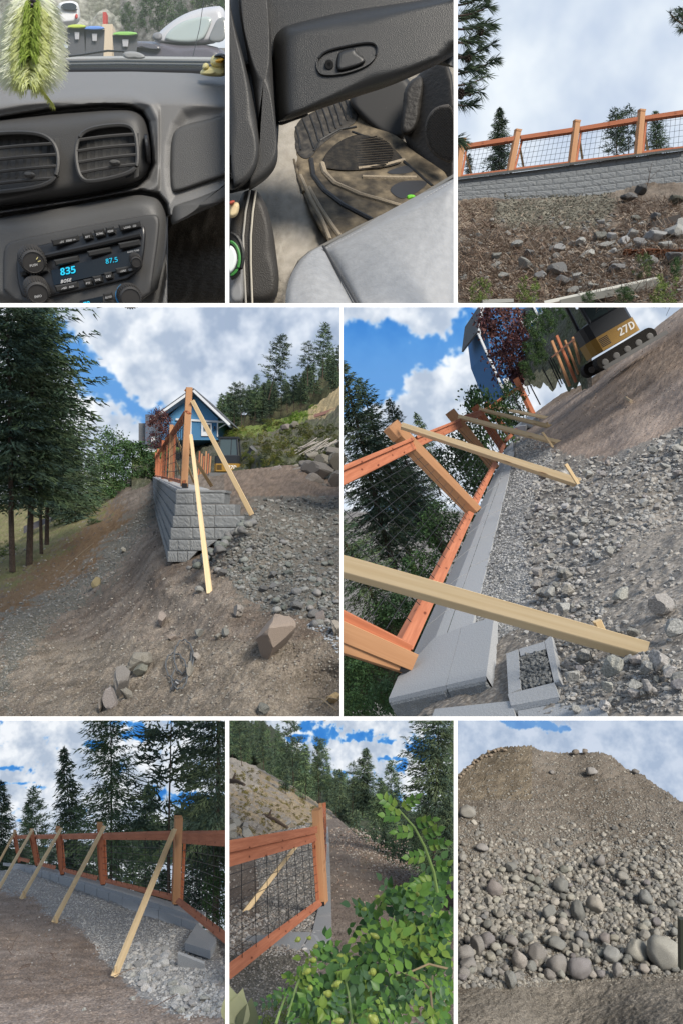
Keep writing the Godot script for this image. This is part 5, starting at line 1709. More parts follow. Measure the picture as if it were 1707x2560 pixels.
func place4():
	ground_fit(4, [[0, 1791, 7.5], [424, 1791, 6.6], [848, 1791, 6.4], [420, 1412, 11.0], [500, 1400, 10.9], [545, 1368, 11.1], [592, 1328, 11.15], [616, 1298, 11.25], [650, 1285, 12.6], [848, 1290, 15], [640, 1215, 30], [700, 1240, 24], [848, 1225, 26], [560, 1205, 38], [385, 1278, 26], [380, 1196, 48], [0, 1440, 22], [100, 1385, 26], [180, 1500, 14.5], [300, 1400, 17], [250, 1290, 34], [0, 1600, 11], [400, 1600, 8.6], [700, 1500, 8.8], [848, 1550, 8]], 0.045, 14.0, 60.0)
	var gravel_band := pv([0, 1790, 0, 1540, 60, 1520, 190, 1450, 260, 1380, 330, 1300, 385, 1230, 395, 1290, 330, 1370, 290, 1430, 210, 1490, 120, 1570, 40, 1660])
	var stony := pv([540, 1400, 600, 1340, 640, 1230, 720, 1235, 860, 1240, 860, 1590, 800, 1560, 740, 1530, 680, 1530, 610, 1500, 590, 1430])
	var grass := pv([-90, 1480, -90, 1200, 300, 1200, 270, 1260, 190, 1340, 110, 1410, 30, 1470])
	var rust := pv([-90, 1560, 30, 1470, 130, 1400, 230, 1310, 300, 1250, 320, 1290, 260, 1370, 190, 1440, 60, 1515, 0, 1540])
	var paint := func(x: float, y: float, p: Vector3) -> Color:
		var n := mix_noise(p, 6.0)
		var n2 := mix_noise(p, 30.0)
		var c := Color(0.15, 0.128, 0.112).lerp(Color(0.225, 0.205, 0.185), n)
		var q := Vector2(x, y) + Vector2(n - 0.5, n2 - 0.5) * 50.0
		if in_poly(q, grass): c = Color(0.2, 0.2, 0.1).lerp(Color(0.13, 0.16, 0.06), n2).lerp(Color(0.26, 0.23, 0.14), n)
		elif in_poly(q, rust): c = Color(0.22, 0.155, 0.1).lerp(Color(0.16, 0.12, 0.08), n2)
		elif in_poly(q, gravel_band): c = Color(0.185, 0.19, 0.175).lerp(Color(0.14, 0.14, 0.13), n2)
		elif in_poly(q, stony): c = Color(0.19, 0.19, 0.18).lerp(Color(0.14, 0.135, 0.125), n2)
		elif y > 1600: c = c.lerp(Color(0.23, 0.215, 0.185), 0.5)
		if y < 1240 and x > 560: c = Color(0.25, 0.2, 0.165).lerp(Color(0.2, 0.165, 0.14), n)
		return c * Color(1.05, 1.0, 0.95) * lerpf(0.68, 1.2, n2)
	var top := [[-90, 1265], [100, 1258], [200, 1240], [260, 1222], [330, 1192], [480, 1188], [560, 1180], [700, 1165], [860, 1150]]
	structure(lay(4, "ground", func(x): return along(top, x), 1800, 3.5, paint, M.soil), "brown and grey earth slope falling away beside a retaining wall", "ground")
	# hill on the far side of the yard
	ground_fit(14, [[300, 1190, 50], [480, 1195, 46], [560, 1080, 70], [660, 1120, 38], [848, 1245, 25], [848, 1120, 34], [700, 1245, 28], [680, 1060, 75], [785, 1018, 75], [848, 970, 85], [750, 1150, 34], [640, 1205, 34]], 0.25, 3.0)
	var hp := [[330, 1150], [482, 1088], [546, 1076], [678, 1058], [735, 1038], [785, 1015], [848, 968], [860, 960]]
	structure(lay(14, "hill", func(x): return along(hp, x), 1260, 4.0, func(x, y, p):
		var n := mix_noise(p, 3.0)
		var n2 := mix_noise(p, 12.0)
		var d = y - along(hp, x)
		if x > 770 and d < 60 - (x - 770) * 0.2 and y < 1045: return Color(0.36, 0.29, 0.17) * lerpf(0.8, 1.1, n2)
		if d < 14 + n * 22 and x < 800: return Color(0.1, 0.15, 0.035).lerp(Color(0.2, 0.22, 0.07), n2)
		return Color(0.13, 0.12, 0.1).lerp(Color(0.09, 0.1, 0.06), n) * lerpf(0.7, 1.3, n2), M.soil_far, 330), "rocky hillside with a strip of green grass along its top", "hill")
	ground_fit(24, [[540, 1100, 95], [700, 1060, 100], [848, 985, 105], [560, 1040, 125], [700, 990, 130], [848, 890, 140]], 1.5, 0.6)
	var wp := [[520, 1075], [560, 1052], [640, 1025], [700, 1000], [760, 965], [848, 920], [860, 915]]
	structure(lay(24, "hill", func(x): return along(wp, x), 1090, 5.0, func(x, y, p): return Color(0.045, 0.06, 0.035).lerp(Color(0.09, 0.085, 0.05), mix_noise(p, 1.0)), M.soil_far, 520), "dark wooded hillside rising behind the blue house", "hill")
	forest4()
	wall4()
	stones4()
	house4()
	excavator(4, Transform3D(Basis(), P(575, 1203, 40)), "small yellow and black excavator with its bucket stretched out by boulders", true)

func forest4():
	var k := 0
	for i in 95:
		var x := rnd(545, 846)
		var t := rng.randf()
		var y := lerpf(along([[520, 1078], [700, 1040], [848, 975]], x), along([[520, 1058], [700, 1000], [848, 920]], x), t) + 8
		var h := rnd(55, 95) * lerpf(1.0, 0.75, t)
		tree(4, "conifer", "dark conifer in the crowded wood on the hillside", "conifers of the hillside wood", "small" if i % 3 else "pine", i, Vector2(x, y), Vector2(x + rnd(-3, 3), y - h), lerpf(96, 128, t), rnd(0.9, 1.3), 0.0, rnd(0, 6))
	for q in [[585, 1075, 588, 958, 1.1, "tall twin-topped pine standing closest to the blue gable"], [606, 1078, 602, 957, 0.9, "slim pine beside the twin-topped pine near the blue gable"], [638, 1062, 643, 938, 1.0, "narrow pine between the gable pines and the tall leaning pine"], [672, 1000, 709, 840, 1.25, "tall leaning pine rising clear above the hillside wood"], [770, 965, 771, 854, 1.2, "pine with ragged top next to the tallest pine of the hill"], [806, 950, 813, 810, 1.35, "tallest broad pine on the upper hillside"], [846, 930, 848, 864, 1.1, "pine at the end of the wood above the dry grass"], [655, 1075, 660, 1000, 1.6, "bright young pine at the edge of the grass strip"]]:
		tree(4, "pine_tree", q[5], "", "pine" if q[4] < 1.5 else "small", k, Vector2(q[0], q[1]), Vector2(q[2], q[3]), 92.0, q[4] * 1.15, 2.5, 1.0 + k)
		k += 1
	# the big firs in front of the road
	for q in [[36, 1430, 8, 520, 22.0, 0, 15, 1.0, "big fir with the trunk closest to the leafy shrub at its foot"], [70, 1422, 96, 470, 23.0, 1, 17, 1.05, "tallest dark fir with a thick trunk above the earth slope"], [103, 1385, 100, 700, 25.5, 0, 9, 1.1, "slim fir with a bare pole trunk behind the big firs"], [119, 1362, 112, 760, 27.0, 1, 11, 1.2, "fir with a bare lower trunk beside the grey path"]]:
		tree(4, "fir_tree", q[8], "", "fir_big", q[5], Vector2(q[0], q[1]), Vector2(q[2], q[3]), q[4], q[7], q[6], q[0])
	for q in [[190, 1330, 185, 1090, 34, 1.1], [225, 1290, 232, 1130, 38, 1.2], [150, 1320, 150, 1080, 36, 1.2]]:
		tree(4, "fir_tree", "low dark fir filling in behind the big firs", "low firs behind the big firs", "fir", int(q[0]), Vector2(q[0], q[1]), Vector2(q[2], q[3]), q[4], q[5], 4, q[0])
	for q in [[285, 1235, 285, 1070, 44, 0.75, "tall green leafy tree with thin tips beside the wall"], [330, 1222, 335, 1095, 46, 1.35, "round green leafy tree next to the fence end"], [262, 1245, 262, 1130, 42, 1.0, "dark green leafy tree where the slope meets the firs"], [368, 1200, 366, 1120, 50, 1.0, "small green leafy tree touching the far end of the fence"]]:
		tree(4, "leafy_tree", q[6], "", "bush", int(q[0]), Vector2(q[0], q[1]), Vector2(q[2], q[3]), q[4], q[5], 3, q[0])
	for q in [[50, 1470, 28, 55, 21, "bush", "dark leafy shrub at the foot of the big firs"], [160, 1315, 50, 70, 36, "scrub", "yellow green scrub beside the grey path"], [205, 1290, 60, 90, 36, "scrub", "yellow green scrub between the path and the earth slope"], [235, 1325, 30, 70, 30, "bush", "dry brown-green bush at the head of the gravel chute"], [20, 1390, 40, 60, 28, "scrub", "pale scrub behind the big fir trunks"]]:
		tree(4, "shrub", q[6], "", q[5], int(q[0]), Vector2(q[0], q[1]), Vector2(q[0], q[1] - q[2]), q[4], q[3] / q[2] * 0.8, 2, q[0], "shrub", false)
	var s := Soup.new()
	for q in [[[60, 1325, 34], [160, 1285, 44]], [[160, 1285, 44], [190, 1262, 60]]]:
		s.quad(P(q[0][0], q[0][1] - 9, q[0][2]), P(q[1][0], q[1][1] - 8, q[1][2]), P(q[1][0], q[1][1] + 5, q[1][2] - 1), P(q[0][0], q[0][1] + 9, q[0][2] - 1))
	structure(part(null, "path", s, mat(lin(0.2, 0.19, 0.21), 0.9, M.split.albedo_texture, null, Vector3.ONE)), "grey paved path seen between fir trunks", "path")

func wall4():
	var vp := [363.0, 1182.0]
	var z0 := 11.3
	var root := thing("retaining_wall", P(490, 1403, z0), "grey concrete block retaining wall with its stepped end on the slope", "wall")
	# courses: corner x, top y, bottom y, end x at the top, end x at the bottom
	var cs := [[441, 1225, 1232.5, 566, 565, 1], [441, 1233, 1259.5, 563, 560, 2], [438, 1260.5, 1289, 590, 588, 3], [433, 1290, 1318, 614, 605, 3], [428, 1319.5, 1347.5, 592, 562, 3], [424, 1349, 1376.5, 545, 510, 4], [420, 1378, 1405, 494, 470, 3]]
	for ci in cs.size():
		var q: Array = cs[ci]
		# end face
		var n: int = q[5]
		for i in n:
			var u0 := float(i) / n
			var u1 := float(i + 1) / n
			var off := 0.28 if ci % 2 else 0.0
			if n > 1:
				u0 = maxf(0.0, u0 - off / n)
				if i < n - 1: u1 -= off / n
			var x0 := lerpf(q[0], q[3], u0) + (0.5 if i else 0.0)
			var x1 := lerpf(q[0], q[3], u1) - 0.5
			var y0: float = q[1] + 0.4
			var y1: float = q[2] - 0.4
			var d := P(x0, y0, z0).direction_to(P(vp[0], vp[1], 60.0))
			var zc := z0 - 0.045 * maxi(ci - 1, 0)
			block(root, 4, P(x0, y0, zc), P(x1, y0, zc), P(x1 if i < n - 1 else minf(x1, q[4]), y1, zc), P(x0, y1, zc), Vector3(0, 0, -0.6), 0.014, M.split, 12, 6)
		# long face, running off beside the slope
		var zs := [z0, 12.4, 13.7, 15.2, 17.0, 19.2, 22, 25.5, 30, 36, 44, 48]
		for i in zs.size() - 1:
			var a0 := at_vp([q[0], q[1] + 0.4], z0, zs[i] + 0.02, vp)
			var a1 := at_vp([q[0], q[1] + 0.4], z0, zs[i + 1] - 0.02, vp)
			var b0 := at_vp([q[0], q[2] - 0.4], z0, zs[i] + 0.02, vp)
			var b1 := at_vp([q[0], q[2] - 0.4], z0, zs[i + 1] - 0.02, vp)
			block(root, 4, P(a1[0], a1[1], a1[2]), P(a0[0], a0[1], a0[2]), P(b0[0], b0[1], b0[2]), P(b1[0], b1[1], b1[2]), Vector3(0.45, 0, 0.0), 0.01, M.split, 5, 4)
	# top of the cap along the wall
	var capt := Soup.new()
	for i in 8:
		var za := z0 + 0.05 + i * 4.4
		var a := at_vp([444, 1223], z0, za, vp)
		var b := at_vp([444, 1223], z0, za + 4.35, vp)
		var c := P(a[0], a[1], a[2])
		var e := P(b[0], b[1], b[2])
		capt.hexa([c, c + Vector3(0.5, 0, 0), e + Vector3(0.5, 0, 0), e, c - Vector3(0, 0.04, 0), c + Vector3(0.5, -0.04, 0), e + Vector3(0.5, -0.04, 0), e - Vector3(0, 0.04, 0)])
	part(root, "coping", capt, M.concrete)
	# fence on the wall
	var fence := thing("wire_fence", P(462, 1222, z0 + 0.2), "orange cedar fence with wire mesh running along the wall towards the blue house", "fence")
	var zp := [11.6, 18.3, 26.0, 34.5, 41.0, 47.0]
	for i in zp.size():
		var b := at_vp([462, 1216], 11.6, zp[i], vp)
		var t := at_vp([474, 968], 11.6, zp[i], vp)
		if i == 0:
			beam(fence, "post", 4, [461.5, 1216, 11.6], [474.5, 968, 11.6], 17, 16, 0.11, M.fir_post, Vector3(-0.3, 0, -1))
			beam(fence, "post_base", 4, [461.5, 1220, 11.57], [461.8, 1208, 11.57], 13, 13, 0.12, M.black_steel)
			beam(fence, "post_cap", 4, [464, 979, 11.66], [470, 973, 11.66], 9, 9, 0.06, M.fir_post)
		else:
			beam(fence, "post", 4, b, [t[0] - 4, t[1] + [0, 15, 14, 12, 10, 8][i], t[2]], 15 * 11.6 / zp[i] * 0.95, 15 * 11.6 / zp[i] * 0.95, 0.1, M.cedar if i > 1 else M.fir_post)
			beam(fence, "inner_post", 4, [b[0] + 7, b[1] - 1, b[2] + 0.1], [t[0] + 6, t[1] + 26, t[2] + 0.1], 4, 4, 0.06, M.cedar)
	for i in zp.size() - 1:
		var r0 := at_vp([466, 1032], 11.6, zp[i], vp)
		var r1 := at_vp([466, 1032], 11.6, zp[i + 1], vp)
		var q0 := at_vp([456, 1206], 11.6, zp[i], vp)
		var q1 := at_vp([456, 1206], 11.6, zp[i + 1], vp)
		beam(fence, "top_rail", 4, r0, r1, 15 * 11.6 / zp[i], 15 * 11.6 / zp[i + 1], 0.06, M.cedar, Vector3(1, 0.2, 0))
		beam(fence, "bottom_rail", 4, q0, q1, 9 * 11.6 / zp[i], 9 * 11.6 / zp[i + 1], 0.06, M.cedar, Vector3(1, 0.2, 0))
		var a := P(r0[0], r0[1], r0[2])
		var b := P(r1[0], r1[1], r1[2])
		var c := P(q1[0], q1[1], q1[2])
		var d := P(q0[0], q0[1], q0[2])
		if i < 2: wire_grid(fence, 4, a, b, c, d, 9, 6, 0.006, M.black_steel)
	# braces
	var brace := func(a: Array, b: Array, w0: float, w1: float, label: String):
		var o: MeshInstance3D = beam(null, "brace_board", 4, a, b, w0, w1, 0.06, M.pine)
		tag(o, label, "board", "boards bracing the fence")
	brace.call([481, 1001, 11.55], [630, 1287, gz(4, 630, 1292) - 0.2], 10, 12.5, "long pine brace from the end post down onto the gravel behind the wall")
	brace.call([477, 1086, 11.3], [524, 1483, gz(4, 524, 1483)], 7, 13.5, "pine brace standing in front of the stepped wall end")
	brace.call([474, 1127, 13.0], [530, 1216, 17.0], 7, 8, "short pine brace behind the wall cap")
	brace.call([434, 1073, 18.4], [486, 1208, 22], 4.5, 5, "pine brace leaning on the second fence post")
	brace.call([415, 1095, 26], [455, 1190, 30], 3.5, 4, "pine brace leaning on the third fence post")
	tag(beam(null, "stake", 4, [527, 1470, 10.3], [525.5, 1432, 10.32], 5, 5, 0.03, M.pine), "short pine stake beside the foot of the brace", "stake")

func stones4():
	var gb := pv([0, 1770, 0, 1540, 70, 1515, 190, 1450, 260, 1385, 330, 1305, 385, 1240, 390, 1290, 330, 1370, 290, 1430, 210, 1490, 120, 1570, 40, 1660])
	var st := pv([500, 1405, 545, 1385, 600, 1330, 640, 1260, 700, 1250, 848, 1250, 848, 1600, 790, 1560, 740, 1530, 680, 1530, 610, 1500, 570, 1440])
	var grey := [Color(0.2, 0.21, 0.2), Color(0.26, 0.265, 0.255), Color(0.16, 0.165, 0.16), Color(0.3, 0.295, 0.28)]
	var warm := [Color(0.24, 0.21, 0.18), Color(0.3, 0.28, 0.25), Color(0.2, 0.17, 0.15), Color(0.36, 0.34, 0.3)]
	strew(4, "gravel", "band of grey crushed gravel running down the slope below the wall", "gravel", chips, 16000, Rect2(0, 1235, 400, 540), 2.0, 7.5, grey, func(x, y): return 1.0 if in_poly(Vector2(x + rnd(-12, 12), y + rnd(-12, 12)), gb) else 0.0)
	strew(4, "rubble", "grey broken stone covering the ground behind the wall end", "rubble", chips + angular, 6500, Rect2(500, 1240, 348, 360), 3.5, 15, grey, func(x, y): return 1.0 if in_poly(Vector2(x + rnd(-10, 10), y + rnd(-10, 10)), st) else 0.0)
	strew(4, "pebbles", "scattered pebbles and clods on the brown earth slope", "pebbles", chips + angular, 15000, Rect2(0, 1300, 848, 490), 1.5, 8.5, warm, func(x, y): return 0.0 if in_poly(Vector2(x, y), st) else smoothstep(1300, 1650, y) * 0.6 + 0.1, 0.4)
	strew(4, "white_gravel", "small spill of pale grey gravel beside the big boulder", "gravel", chips, 260, Rect2(770, 1560, 78, 70), 5, 11, [Color(0.42, 0.45, 0.48), Color(0.34, 0.37, 0.4)], func(x, y): return 1.0 if absf((y - 1562) - (x - 780) * 0.75) < 18 else 0.0, 0.1)
	# stones one can point at: x, y, w, h, tone, label
	for q in [[682, 1592, 105, 122, 0, Color(0.34, 0.27, 0.23), "big pinkish boulder lying beyond the foot of the front brace"], [595, 1525, 32, 32, 1, Color(0.33, 0.31, 0.28), "pale squarish stone above the pinkish boulder"], [345, 1655, 62, 50, 2, Color(0.24, 0.22, 0.19), "flat brown rock lying on top of the rock cluster by the cable"], [306, 1702, 46, 78, 3, Color(0.24, 0.23, 0.21), "long upright grey rock in the cluster by the cable"], [277, 1745, 42, 66, 4, Color(0.3, 0.28, 0.25), "light upright rock at the low end of the rock cluster"], [352, 1675, 40, 30, 5, Color(0.2, 0.19, 0.17), "dark wedge rock under the flat brown rock"], [320, 1735, 34, 34, 6, Color(0.24, 0.22, 0.19), "small brown rock between the clustered rocks"], [250, 1765, 18, 34, 7, Color(0.25, 0.23, 0.2), "thin rock leaning at the end of the rock cluster"], [407, 1546, 26, 38, 0, Color(0.32, 0.28, 0.24), "tan stone on bare earth above the cable coil"], [663, 1770, 34, 34, 1, Color(0.16, 0.16, 0.155), "dark grey stone on the open dirt in front of the pinkish boulder"], [500, 1475, 22, 20, 2, Color(0.28, 0.27, 0.25), "grey stone beside the foot of the front brace"], [497, 1582, 26, 24, 3, Color(0.24, 0.24, 0.22), "grey stone between the cable coil and the big boulder"], [565, 1580, 20, 24, 4, Color(0.22, 0.23, 0.21), "greenish stone in a pair near the cable"], [546, 1591, 20, 16, 5, Color(0.26, 0.24, 0.21), "brown stone in a pair near the cable"], [495, 1641, 28, 22, 6, Color(0.32, 0.29, 0.25), "tan stone right beside the cable coil"], [478, 1675, 20, 38, 7, Color(0.27, 0.25, 0.22), "long pale rock lying inside a cable loop"], [430, 1594, 22, 18, 0, Color(0.3, 0.26, 0.23), "small tan stone at the top of the cable loop"], [310, 1375, 14, 16, 1, Color(0.36, 0.35, 0.31), "pale stone on the gravel chute below the wall"], [240, 1458, 22, 30, 2, Color(0.32, 0.27, 0.16), "yellowish stone half buried at the edge of the gravel chute"], [840, 1570, 40, 42, 3, Color(0.33, 0.3, 0.26), "large tan stone behind the pale gravel spill"], [800, 1545, 30, 40, 4, Color(0.24, 0.21, 0.19), "brown upright stone at the edge of the rubble"], [835, 1745, 40, 28, 5, Color(0.42, 0.3, 0.17), "orange-tan flat stone on the open dirt"]]:
		var o = stone(4, "boulder" if q[2] > 60 else "rock", q[6], "rock", "", angular[q[4]], q[0], q[1], q[2], q[3], q[5], 0.5 + q[0], 0.0, 0.0, -0.3 if q[2] > 100 else 0.0)
	for i in 130:
		var x := rnd(520, 845)
		var y := rnd(1330, 1560)
		if not in_poly(Vector2(x, y), st): continue
		var w := lerpf(11, 30, pow(rng.randf(), 1.5)) * lerpf(0.6, 1.0, (y - 1330) / 230.0)
		stone(4, "rock", "grey rounded rock among the rubble behind the wall end", "rock", "rocks in the rubble behind the wall end", (cobbles if i % 2 else angular)[i % 8], x, y, w * 1.15, w * 0.85, grey[i % 4] * rnd(0.8, 1.15), rnd(0, 6))
	for i in 46:
		var t := rng.randf()
		var x := lerpf(470, 626, t) + rnd(-8, 8)
		var w := rnd(12, 26)
		stone(4, "rock", "dark grey rock heaped against the stepped foot of the wall end", "rock", "rocks heaped against the foot of the wall end", cobbles[i % 8], x, along([[470, 1410], [500, 1398], [545, 1364], [592, 1324], [620, 1296]], x) + rnd(-3, 16), w * 1.15, w * 0.9, grey[i % 3] * rnd(0.8, 1.1), rnd(0, 6), 0, -0.75)
	# the boulder bank by the excavator
	for q in [[700, 1182, 46, 36], [740, 1195, 40, 30], [775, 1210, 60, 42], [720, 1205, 34, 24], [800, 1175, 78, 46], [845, 1155, 44, 50], [812, 1150, 44, 30], [690, 1210, 30, 22], [755, 1178, 40, 26], [845, 1205, 40, 50], [762, 1232, 26, 18], [790, 1236, 22, 16], [668, 1215, 24, 16], [832, 1130, 40, 30], [780, 1140, 36, 24], [826, 1245, 26, 18], [735, 1222, 30, 20], [690, 1222, 26, 16], [815, 1225, 34, 24], [770, 1165, 40, 26], [848, 1110, 30, 24], [740, 1170, 30, 20], [715, 1070, 30, 20], [735, 1065, 24, 18]]:
		stone(14, "boulder", "grey brown boulder in the bank beside the excavator", "boulder", "boulders of the bank beside the excavator", angular[int(q[0]) % 8], q[0], q[1], q[2] * 1.1, q[3] * 1.1, Color(0.23, 0.21, 0.185) * rnd(0.8, 1.2), q[1], 0, -0.5)
	for i in 26:
		var a := [rnd(775, 845), rnd(1092, 1112), 33.0]
		tag(beam(null, "driftwood_pole", 4, a, [a[0] - rnd(20, 55), a[1] + rnd(12, 28), 32.5], 2.2, 1.6, 0.05, mat(lin(0.3, 0.28, 0.26), 0.9)), "bleached grey pole in the pile on the boulder bank", "pole", "bleached poles piled on the boulder bank")
	tag(beam(null, "plank", 4, [785, 1040, 60], [850, 1020, 62], 7, 8, 0.3, mat(lin(0.16, 0.09, 0.08), 0.9)), "dark red plank lying on top of the hillside", "plank")
	strew(14, "brush", "tangle of dry twigs and leaves covering the hillside rocks", "brush", [crowns.scrub[0][1], crowns.scrub[1][1]], 240, Rect2(560, 1065, 285, 110), 22, 46, [Color(1.0, 0.9, 0.8), Color(0.8, 0.75, 0.7), Color(1.3, 1.0, 0.9)], func(x, y): return 1.0 if y > along([[482, 1098], [678, 1068], [848, 1030]], x) else 0.0, 0.6)
	strew(14, "grass", "strip of long green grass along the hill edge by the house", "grass", [crowns.scrub[0][1]], 260, Rect2(482, 1010, 315, 90), 16, 30, [Color(1.1, 1.3, 0.7), Color(0.9, 1.2, 0.6)], func(x, y): return 1.0 if absf(y - along([[482, 1094], [546, 1082], [678, 1066], [735, 1046], [785, 1024], [848, 980]], x) - 6) < 10 and x < 795 else 0.0, 0.6)
	# the coiled cable
	var cab := Soup.new()
	var pts := []
	for i in 90:
		var t := i / 89.0
		var a := t * TAU * 2.6
		var c := Vector2(452, 1668) + Vector2(sin(t * 7.0) * 12, lerpf(-30, 40, t))
		var q := c + Vector2(cos(a) * 27, sin(a) * lerpf(52, 34, t))
		pts.append(G(4, q.x, q.y) + Vector3(0, 0.04 + 0.01 * (i % 3), 0))
	cab.tube(pts, 0.0085, 5)
	var croot := thing("steel_cable", G(4, 450, 1740), "coil of grey steel cable with a shackle lying on the dirt", "cable")
	part(croot, "coil", cab, mat(lin(0.1, 0.105, 0.11), 0.6))
	var sh := Soup.new()
	sh.box(Transform3D(Basis(Vector3.BACK, 1.0), G(4, 438, 1728) + Vector3(0, 0.05, 0)), Vector3(0.05, 0.022, 0.022), 0.008)
	part(croot, "shackle", sh, M.steel)
	for q in [[150, 1440, 235, 1362, 1.8], [205, 1410, 245, 1455, 1.2], [770, 1760, 840, 1790, 2.0], [800, 1780, 845, 1762, 1.6]]:
		var a := G(4, q[0], q[1])
		var b := G(4, q[2], minf(q[3], 1790))
		var w := Soup.new()
		w.tube([a + Vector3(0, 0.06, 0), (a + b) / 2 + Vector3(0, 0.1, 0), b + Vector3(0, 0.05, 0)], q[4] * 0.004, 5)
		tag(part(null, "dry_stick", w, mat(lin(0.2, 0.16, 0.11), 1.0)), "thin dry stick lying on the bare earth", "stick", "dry sticks on the earth slope")

func house4():
	var z := 60.0
	var root := thing("blue_house", P(480, 1100, z), "blue clapboard house with a white-trimmed gable beyond the fence", "house")
	var blue := mat(lin(0.1, 0.27, 0.47), 0.8)
	var white := mat(lin(0.62, 0.64, 0.67), 0.7)
	var roofm := mat(lin(0.08, 0.085, 0.095), 0.9)
	var s := Soup.new()
	s.prism([P(483, 984, z), P(546, 1046, z), P(546, 1100, z), P(400, 1100, z), P(400, 1062, z)], Vector3(0, 0, -8))
	part(root, "wall", s, blue)
	for i in 18:
		var y := 1055 + i * 2.5
		var l := Soup.new()
		l.hexa([P(400, y, z - 0.05), P(545, y, z - 0.05), P(545, y + 2.1, z - 0.12), P(400, y + 2.1, z - 0.12), P(400, y, z), P(545, y, z), P(545, y + 2.1, z), P(400, y + 2.1, z)])
		part(root, "clapboard", l, blue)
	for q in [[[484, 976], [575, 1062]], [[482, 976], [378, 1050]]]:
		beam(root, "bargeboard", 4, [q[0][0], q[0][1], z - 1.2], [q[1][0], q[1][1], z - 1.2], 6, 6, 0.1, white)
		beam(root, "roof", 4, [q[0][0], q[0][1] - 5, z - 1.1], [q[1][0], q[1][1] - 5, z - 1.1], 3, 3, 9.0, roofm)
		beam(root, "soffit", 4, [q[0][0], q[0][1] + 4.5, z - 1.0], [q[1][0], q[1][1] + 4.5, z - 1.0], 4, 4, 1.0, mat(lin(0.25, 0.3, 0.38), 0.8))
	beam(root, "belt_trim", 4, [440, 1048, z - 0.2], [562, 1055, z - 0.2], 5, 5, 0.15, white)
	beam(root, "corner_trim", 4, [544.5, 1056, z - 0.2], [544.5, 1092, z - 0.2], 3, 3, 0.2, white)
	beam(root, "corner_trim", 4, [478, 1052, z - 0.2], [478, 1092, z - 0.2], 3, 3, 0.2, white)
	var door := beam(root, "door", 4, [517, 1058, z - 0.2], [517, 1090, z - 0.2], 26, 26, 0.1, white)
	beam(door, "pane", 4, [519, 1061, z - 0.35], [519, 1074, z - 0.35], 16, 16, 0.05, M.dark_glass)
	beam(root, "lamp", 4, [537, 1065, z - 0.35], [537, 1073, z - 0.35], 3, 3, 0.15, M.black_steel)
	beam(root, "downpipe", 4, [548, 1070, z - 0.5], [566, 1060, z - 0.9], 1.5, 1.5, 0.08, white)
	var t := thing("grey_house", P(356, 1110, 75), "grey shingled house corner behind the red maple", "house")
	beam(t, "wall", 4, [356, 1058, 75], [356, 1112, 75], 17, 17, 5.0, mat(lin(0.3, 0.31, 0.33), 0.9, M.split.albedo_texture, null, Vector3.ONE * 0.6))
	beam(t, "wall", 4, [374, 1036, 74], [374, 1112, 74], 20, 20, 5.0, mat(lin(0.1, 0.12, 0.16), 0.9))
	beam(t, "window", 4, [383, 1090, 73.5], [383, 1105, 73.5], 8, 8, 0.3, white)
	tree(4, "maple_tree", "dark red maple growing in front of the blue gable", "", "maple", 0, Vector2(400, 1150), Vector2(402, 1018), 54, 0.55, 2.5, 1.0)
	# low picket row beside the excavator
	for i in 6:
		tag(beam(null, "wooden_post", 4, [497 + i * 5.5, 1188, 43], [500 + i * 5.5, 1128 + (i % 3) * 6, 43], 3.2, 3.2, 0.08, M.fir_post if i % 2 else M.cedar), "weathered wooden post in the old row behind the brace", "post", "old wooden posts beside the excavator")

# ---- along the top of the wall, the camera held askew: up leans to the upper left
const UP5 := Vector3(-0.5, 0.866, 0)
const RT5 := Vector3(0.866, 0.5, 0)

func zd5(x: float, y: float) -> float:
	return 1900.0 / ((x - 1319.0) * 0.5 + (y - 1000.0) * 0.866)

func zw5(x: float, y: float) -> float:
	return 4.6 * 640.0 / Vector2(x - 1319.0, y - 996.0).length()

